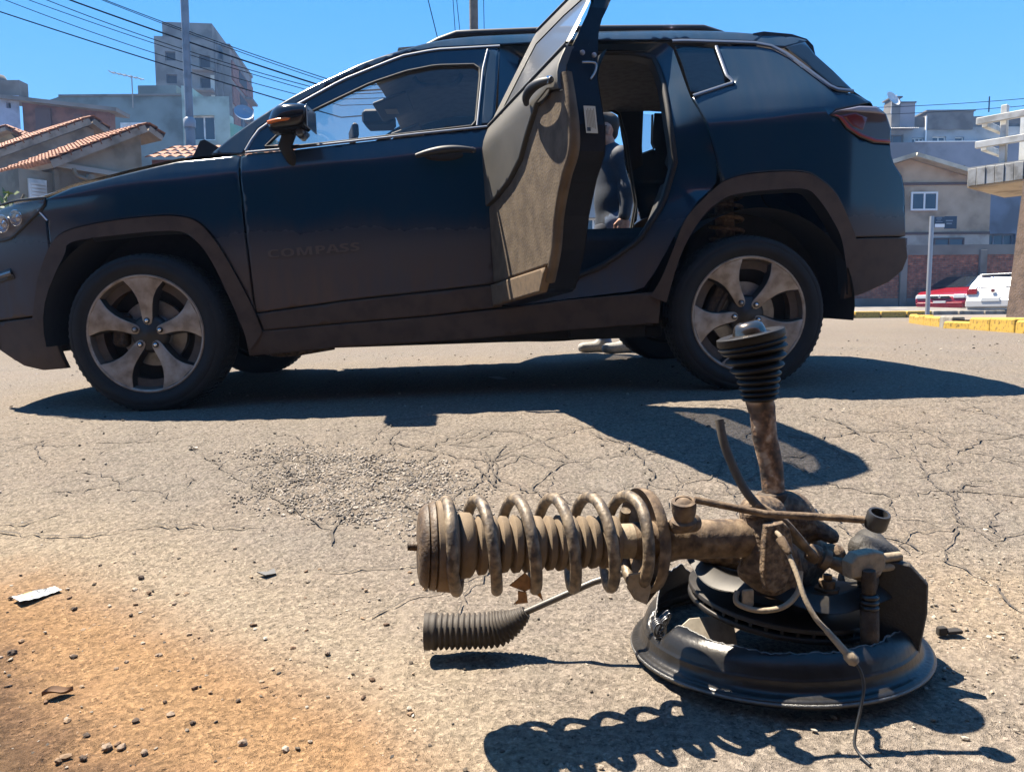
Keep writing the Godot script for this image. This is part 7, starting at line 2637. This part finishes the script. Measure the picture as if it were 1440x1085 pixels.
	mb.xf = Transform3D(Basis(Vector3.BACK, -0.15) * Basis(Vector3.RIGHT, 0.1), Vector3(0.005, 0.243, 0.03))
	for i in 7:
		var an := TAU * i / 7.0 + 0.3
		mb.pebble(Vector3(cos(an) * 0.036, 0.0 + 0.006 * sin(i * 2.1), sin(an) * 0.036), Vector3(0.018, 0.012, 0.014), rng, 6, 9)
	put("torn_inner_boot", mb, M.oily, a)
	var bx := Transform3D(Basis(Vector3.BACK, 0.10), Vector3(-0.050, 0.426, 0.053))
	mb = MB.new()
	pleats(mb, bx, [Vector2(0.0275, 0.0), Vector2(0.032, 0.022), Vector2(0.037, 0.048)], 5, 0.006)
	put("boot", mb, M.boot, a)
	mb = MB.new()
	pleats(mb, Transform3D(Basis(Vector3.BACK, 0.17), Vector3(-0.055, 0.472, 0.053)), [Vector2(0.040, 0.0), Vector2(0.048, 0.022), Vector2(0.0535, 0.044)], 3, 0.012)
	put("boot", mb, M.boot, a)
	mb = MB.new()
	mb.xf = Transform3D(Basis(Vector3.BACK, 0.22), Vector3(-0.064, 0.513, 0.053))
	mb.lathe([Vector2(0.040, -0.004), Vector2(0.050, 0.0), Vector2(0.0535, 0.004), Vector2(0.0505, 0.007), Vector2(0.0535, 0.010), Vector2(0.0530, 0.020), Vector2(0.048, 0.022), Vector2(0.030, 0.018)], 40)
	put("boot_rim", mb, M.boot, a)
	mb = MB.new()
	mb.xf = Transform3D(Basis(Vector3.BACK, 0.22), Vector3(-0.068, 0.528, 0.053))
	mb.lathe([Vector2(0.036, -0.006), Vector2(0.037, 0.002), Vector2(0.030, 0.005), Vector2(0.0265, 0.006), Vector2(0.0250, 0.013), Vector2(0.0215, 0.020), Vector2(0.0150, 0.0245), Vector2(0.0125, 0.0245), Vector2(0.0120, 0.0205), Vector2(0.006, 0.0200), Vector2(0.0055, 0.024), Vector2(0.0, 0.0245)], 28)
	put("joint_cup", mb, M.greased, a)

	# hose with a cut end
	mb = MB.new()
	mb.tube(curve3(P3("-0.134,0.406,0.123 -0.130,0.380,0.128 -0.122,0.353,0.133 -0.102,0.307,0.143 -0.079,0.277,0.153 -0.050,0.250,0.160 -0.020,0.225,0.152 0.004,0.205,0.142")), 0.0068, 8)
	put("brake_hose", mb, M.dusty_hose, a)
	# anti-roll bar link
	var lk := part("drop_link", a)
	mb = MB.new()
	mb.tube([Vector3(-0.193, 0.307, 0.220), Vector3(-0.096, 0.287, 0.223), Vector3(-0.02, 0.283, 0.226), Vector3(0.038, 0.280, 0.233)], [0.0050, 0.0052, 0.0050, 0.0052], 10)
	put("rod", mb, M.rusty, lk)
	mb = MB.new()
	mb.xf = Transform3D(Basis(Vector3.BACK, 0.08) * Basis(Vector3.RIGHT, 0.25), Vector3(-0.206, 0.287, 0.213))
	mb.lathe([Vector2(0.009, -0.022), Vector2(0.016, -0.020), Vector2(0.018, -0.012), Vector2(0.014, -0.009), Vector2(0.0155, -0.004), Vector2(0.0165, 0.0), Vector2(0.0175, 0.012), Vector2(0.0168, 0.018), Vector2(0.0120, 0.019), Vector2(0.0118, 0.016), Vector2(0.008, 0.020), Vector2(0.0, 0.022)], 24)
	put("ball_joint", mb, M.rusty, lk)
	mb = MB.new()
	mb.xf = Transform3D(Basis(Vector3.BACK, -0.10) * Basis(Vector3.RIGHT, 0.35), Vector3(0.053, 0.269, 0.233))
	mb.lathe([Vector2(0.0, 0.0), Vector2(0.0135, 0.0), Vector2(0.0150, 0.003), Vector2(0.0152, 0.022), Vector2(0.0142, 0.0245), Vector2(0.0110, 0.0245), Vector2(0.0105, 0.021), Vector2(0.0105, 0.004), Vector2(0.0, 0.004)], 24)
	put("socket", mb, M.socket, lk)
	var tab := Body.new()
	tab.k = 0.012
	tab.add(Vector3(-0.212, 0.262, 0.19), Vector3(-0.185, 0.262, 0.175), 0.012, 0.014)
	tab.add(Vector3(-0.20, 0.266, 0.20), Vector3(-0.205, 0.272, 0.21), 0.010, 0.008)
	mb = MB.new()
	tab.build(mb, 0.004)
	put("link_bracket", mb, M.rusty, a)

	# track rod with its ribbed gaiter on the ground
	mb = MB.new()
	mb.tube([Vector3(-0.432, 0.052, -0.017), Vector3(-0.309, 0.111, -0.007), Vector3(-0.15, 0.170, 0.02)], [0.0058, 0.0058, 0.006], 10)
	put("track_rod", mb, M.dark_rod, a)
	mb = MB.new()
	var gp := []
	var gr := []
	var core := curve3(P3("-0.600,0.022,-0.017 -0.560,0.022,-0.017 -0.515,0.0225,-0.017 -0.475,0.026,-0.017 -0.445,0.040,-0.016 -0.425,0.056,-0.015"), 14)
	for i in core.size():
		gp.append(core[i])
		var t := float(i) / (core.size() - 1)
		var env := 0.0315 if t < 0.62 else lerpf(0.0315, 0.011, (t - 0.62) / 0.38)
		if i < 9:
			gr.append(0.0315 if i != 5 else 0.030)
		else:
			gr.append(env - (0.0060 if i % 3 == 0 else (0.0 if i % 3 == 1 else 0.0015)) * (1.0 if t < 0.8 else 0.6))
	mb.tube(gp, gr, 26)
	put("gaiter", mb, M.gaiter, a)

	# sensor cable with a sleeve and a bare pigtail
	mb = MB.new()
	mb.tube(curve3(P3("-0.064,0.248,0.178 -0.059,0.240,0.19 -0.050,0.203,0.223 -0.045,0.174,0.243 -0.034,0.150,0.255 -0.020,0.134,0.263")), 0.0036, 8)
	put("sensor_cable", mb, M.pale_dust, a)
	mb = MB.new()
	mb.xf = along(Vector3(-0.056, 0.228, 0.206), Vector3(-0.066, 0.252, 0.178))
	mb.lathe([Vector2(0.0036, -0.004), Vector2(0.0055, 0.0), Vector2(0.0066, 0.012), Vector2(0.0070, 0.022), Vector2(0.0, 0.024)], 12)
	put("grommet", mb, M.rusty, a)
	mb = MB.new()
	mb.tube([Vector3(-0.022, 0.136, 0.262), Vector3(0.0, 0.110, 0.275), Vector3(0.003, 0.107, 0.2765), Vector3(0.009, 0.100, 0.2795), Vector3(0.012, 0.097, 0.281)], [0.0042, 0.0052, 0.0085, 0.0085, 0.005], 10)
	put("plug", mb, M.pale_dust, a)
	mb = MB.new()
	mb.tube(curve3(P3("0.010,0.099,0.280 0.016,0.088,0.285 0.018,0.070,0.291 0.011,0.046,0.299 0.001,0.020,0.309 -0.004,0.004,0.318 0.0,-0.004,0.330 0.004,-0.006,0.345")), 0.0021, 7)
	put("pigtail", mb, M.cable_black, a)


func torn_rim() -> void:
	var r := thing("torn_rim", "torn off dark grey wheel rim lying flat on the road under the strut", "wheel rim", Vector3(0.446, 0.0007, -1.273))
	r.basis = Basis(Vector3.RIGHT, -0.0387) * Basis(Vector3.BACK, 0.0433)
	var jag := noise(201, 1.1, 4)
	# outer section, ground to torn edge, at angle an (0 = right, a quarter turn = away from the lens)
	var top := func(an: float) -> float:
		var t := 0.066 + 0.006 * jag.get_noise_2d(cos(an) * 3.0, sin(an) * 3.0) + 0.003 * jag.get_noise_2d(cos(an) * 14.0, sin(an) * 14.0)
		var left := angle_difference(an, PI)
		t += 0.040 * ss(0.55, 0.15, absf(left - 0.62)) - 0.026 * ss(0.26, 0.10, absf(left + 0.16)) + 0.006 * ss(0.3, 0.1, absf(left + 0.5)) 
		t += 0.012 * ss(0.5, 0.1, absf(angle_difference(an, 0.1)))
		return t
	var prof := P2("0.2365,0.000 0.2405,0.001 0.2425,0.006 0.2420,0.0105 0.2390,0.0135 0.2345,0.0145 0.2300,0.0150 0.2265,0.0175 0.2243,0.0215 0.2230,0.0265 0.2222,0.0320 0.2222,0.0340 0.2205,0.0350 0.2190,0.0390 0.2165,0.0470 0.2125,0.0545 0.2060,0.0615 0.1985,0.0655")
	var np := prof.size()
	var nt := 200
	var mb := MB.new()
	for face in [0, 1]:
		var th := 0.0 if face == 0 else -0.0042
		mb.sheet(nt, np, func(u: float, v: float) -> Vector3:
			var an := TAU * u
			var i := mini(int(round(v * np)), np)
			var p: Vector2
			var tp: float = top.call(an)
			if i == np:
				p = Vector2(0.1985 - 0.25 * (tp - 0.0655) if tp > 0.0655 else 0.200 + 0.3 * (0.0655 - tp), tp)
			else:
				p = prof[i]
				if p.y > tp:
					p = Vector2(lerpf(p.x, 0.21, 0.3), tp)
			return Vector3(cos(an) * (p.x + th), p.y - (0.0 if i > 2 else 0.0) + th * 0.25, -sin(an) * (p.x + th)), face == 1)
	put("barrel", mb, M.rim_metal, r)
	# bright torn edge
	mb = MB.new()
	var path := []
	for i in 241:
		var an := TAU * i / 240.0
		var tp: float = top.call(an)
		var rad := 0.1985 - 0.25 * (tp - 0.0655) if tp > 0.0655 else 0.200 + 0.3 * (0.0655 - tp)
		path.append(Vector3(cos(an) * (rad - 0.002), tp - 0.0004, -sin(an) * (rad - 0.002)))
	mb.tube(path, 0.0015, 5, false)
	put("torn_edge", mb, M.torn, r)
	# scraped outer lip
	mb = MB.new()
	path = []
	for i in 161:
		var an := TAU * i / 160.0
		path.append(Vector3(cos(an) * 0.2405, 0.0068, -sin(an) * 0.2405))
	mb.tube(path, 0.0034, 6, false)
	put("scraped_lip", mb, M.scraped, r)
	# bent remnants of spokes
	for q in [[Vector3(-0.126, 0.036, 0.040), 0.50, -0.15, 0.0], [Vector3(0.178, 0.046, -0.035), 1.05, 0.2, -0.5]]:
		mb = MB.new()
		mb.xf = Transform3D(Basis(Vector3.UP, q[3]) * Basis(Vector3.RIGHT, -q[1]) * Basis(Vector3.BACK, q[2]), q[0])
		mb.prism(P2("-0.044,-0.026 0.010,-0.034 0.052,-0.018 0.046,0.022 0.012,0.034 -0.028,0.026 -0.046,0.008"), -0.003, 0.003, 0.001)
		put("spoke_remnant", mb, M.pale_alloy, r)
	# curled swarf caught on the left of the edge
	mb = MB.new()
	for k in 3:
		var sw := []
		for i in 40:
			var t := i / 39.0
			sw.append(Vector3(-0.205 + 0.010 * cos(t * 22.0 + k) + 0.006 * k, 0.056 + 0.013 * sin(t * 22.0 + k * 2.0) + 0.004 * k, 0.035 + 0.026 * t - 0.008 * k))
		mb.tube(sw, 0.0019, 5)
	put("swarf", mb, M.dark_swarf, r)


# ---------------------------------------------------------------- small things on the ground
func litter() -> void:
	var foil := mat("white sachet film", Color(0.36, 0.37, 0.37), 0.45, 0.0, T.tone, 20.0)
	var a := thing("sachet", "crumpled white paper sachet lying on the orange earth", "sachet", on(-1.035, 1.625, 0.004), deg_to_rad(52.0))
	a.scale = Vector3.ONE * 0.62
	var mb := MB.new()
	for f in [0, 1]:
		mb.sheet(16, 10, func(u: float, v: float) -> Vector3:
			var x := lerpf(-0.068, 0.068, u)
			var z := lerpf(-0.036, 0.036, v) * (1.0 + 0.12 * sin(u * 5.0))
			var puff := sin(PI * clampf((u - 0.12) / 0.76, 0.0, 1.0)) * sin(PI * v)
			var y := 0.003 + (0.013 * puff if f == 0 else -0.0015) + 0.004 * (u - 0.5) * (u - 0.5) * 4.0 + 0.0012 * sin(u * 31.0 + v * 17.0)
			return Vector3(x, y, z), f == 0)
	put("film", mb, foil, a)
	mb = MB.new()
	mb.sheet(6, 6, func(u: float, v: float) -> Vector3:
		var uu := lerpf(0.14, 0.40, u)
		var vv := lerpf(0.15, 0.80, v)
		var puff := sin(PI * clampf((uu - 0.12) / 0.76, 0.0, 1.0)) * sin(PI * vv)
		return Vector3(lerpf(-0.068, 0.068, uu), 0.0042 + 0.013 * puff + 0.004 * (uu - 0.5) * (uu - 0.5) * 4.0, lerpf(-0.036, 0.036, vv) * (1.0 + 0.12 * sin(uu * 5.0))), true)
	put("yellow_print", mb, mat("yellow print", Color(0.36, 0.35, 0.13), 0.5), a)
	mb = MB.new()
	rng.seed = 4
	for row in 5:
		var z := -0.020 + row * 0.009
		var x := 0.0
		while x < 0.045:
			var w := rng.randf_range(0.003, 0.009)
			var uu := (x + 0.068) / 0.136
			var puff := sin(PI * clampf((uu - 0.12) / 0.76, 0.0, 1.0)) * sin(PI * (z + 0.036) / 0.072)
			mb.box(Vector3(x, 0.0043 + 0.013 * puff, z), Vector3(w, 0.0006, 0.0022))
			x += w + 0.003
	put("small_print", mb, mat("grey print", Color(0.06, 0.08, 0.11), 0.6), a)

	a = thing("plastic_fragment", "small dark grey shard of plastic on the pale road left of the strut", "fragment", on(-0.558, 1.70, 0.003), 0.4)
	mb = MB.new()
	mb.xf = Transform3D(Basis(Vector3.RIGHT, -PI / 2 + 0.25), Vector3(0, 0.004, 0))
	mb.prism(P2("-0.022,0.006 0.0,0.002 0.016,0.012 0.018,-0.010 -0.006,-0.012"), -0.0015, 0.0015)
	put("shard", mb, mat("dark plastic", Color(0.05, 0.05, 0.052), 0.5), a)

	a = thing("metal_bracket", "small bent black bracket on the road just right of the torn rim", "bracket", on(0.762, 1.31, 0.004), 0.15)
	mb = MB.new()
	mb.box(Vector3(-0.010, 0.008, 0), Vector3(0.018, 0.016, 0.012), 0.003)
	mb.box(Vector3(0.012, 0.006, 0), Vector3(0.030, 0.007, 0.016), 0.002)
	put("bracket", mb, M.under, a)

	a = thing("dry_leaf", "curled dry brown leaf on the grit in the near left corner", "leaf", on(-0.735, 1.19, 0.004), 0.5)
	mb = MB.new()
	for f in [0, 1]:
		mb.sheet(10, 6, func(u: float, v: float) -> Vector3:
			var x := lerpf(-0.022, 0.022, u)
			var w := 0.012 * sin(PI * clampf(u, 0.04, 0.96))
			return Vector3(x, 0.004 + 0.006 * (v - 0.5) * (v - 0.5) * 4.0 + 0.003 * sin(u * 6.0) - 0.0006 * f, lerpf(-w, w, v)), f == 0)
	put("blade", mb, mat("dry leaf", Color(0.14, 0.08, 0.045), 0.9), a)

	# flat flakes in the car's shadow
	for q in [[-0.077, 4.15, 0.10, "pale scrap of flattened litter in the shade under the car"], [0.60, 1.723, 0.03, "pale flat chip on the asphalt behind the drop link"], [-1.10, 2.62, 0.035, "white paper scrap at the edge of the chippings near the front wheel's shadow"]]:
		a = thing("litter_scrap", q[3], "litter", on(q[0], q[1], 0.006), q[0] * 3.0)
		mb = MB.new()
		mb.sheet(8, 4, func(u: float, v: float) -> Vector3:
			return Vector3(lerpf(-0.5, 0.5, u) * q[2], 0.06 * q[2] * sin(u * 4.0 + v * 2.0) + 0.002, lerpf(-0.22, 0.22, v) * q[2] * (0.6 + 0.4 * sin(u * PI))), true)
		put("scrap", mb, mat("litter paper", Color(0.34, 0.33, 0.31), 0.8), a)

	# single larger stones
	rng.seed = 300
	for s in P3("-0.846,1.702,0.020 -0.914,1.553,0.017 -0.382,1.032,0.019 -0.521,1.118,0.017 -0.793,1.338,0.017 -0.920,1.361,0.021 -0.638,1.333,0.015 -0.689,1.284,0.012 -0.685,1.311,0.012 -0.432,1.156,0.013 -0.620,1.066,0.015 -0.568,1.104,0.014 -0.686,1.853,0.014 -0.711,1.565,0.014 -0.778,1.517,0.012 -0.730,1.510,0.010 -0.332,1.320,0.015 -0.593,1.007,0.014 -0.573,1.032,0.020 -0.552,1.031,0.017 -0.478,1.093,0.012 -0.513,1.016,0.016 -1.09,1.62,0.014 -0.98,1.78,0.012 -0.95,1.79,0.012"):
		mb = MB.new()
		var dark := rng.randf() < 0.6
		mb.col = Color(0.06, 0.042, 0.03) if dark else Color(0.21, 0.155, 0.11)
		mb.pebble(Vector3.ZERO, Vector3(s.z * 0.38 * rng.randf_range(0.8, 1.3), s.z * 0.27, s.z * 0.38), rng, 5, 9)
		var o := put("stone", mb, M.stone)
		o.position = on(s.x, s.y, s.z * 0.16)
		o.rotation.y = rng.randf() * TAU
		tag(o, "small loose stone lying on the dusty ground at the near left", "stone", "loose stones on the near left ground")
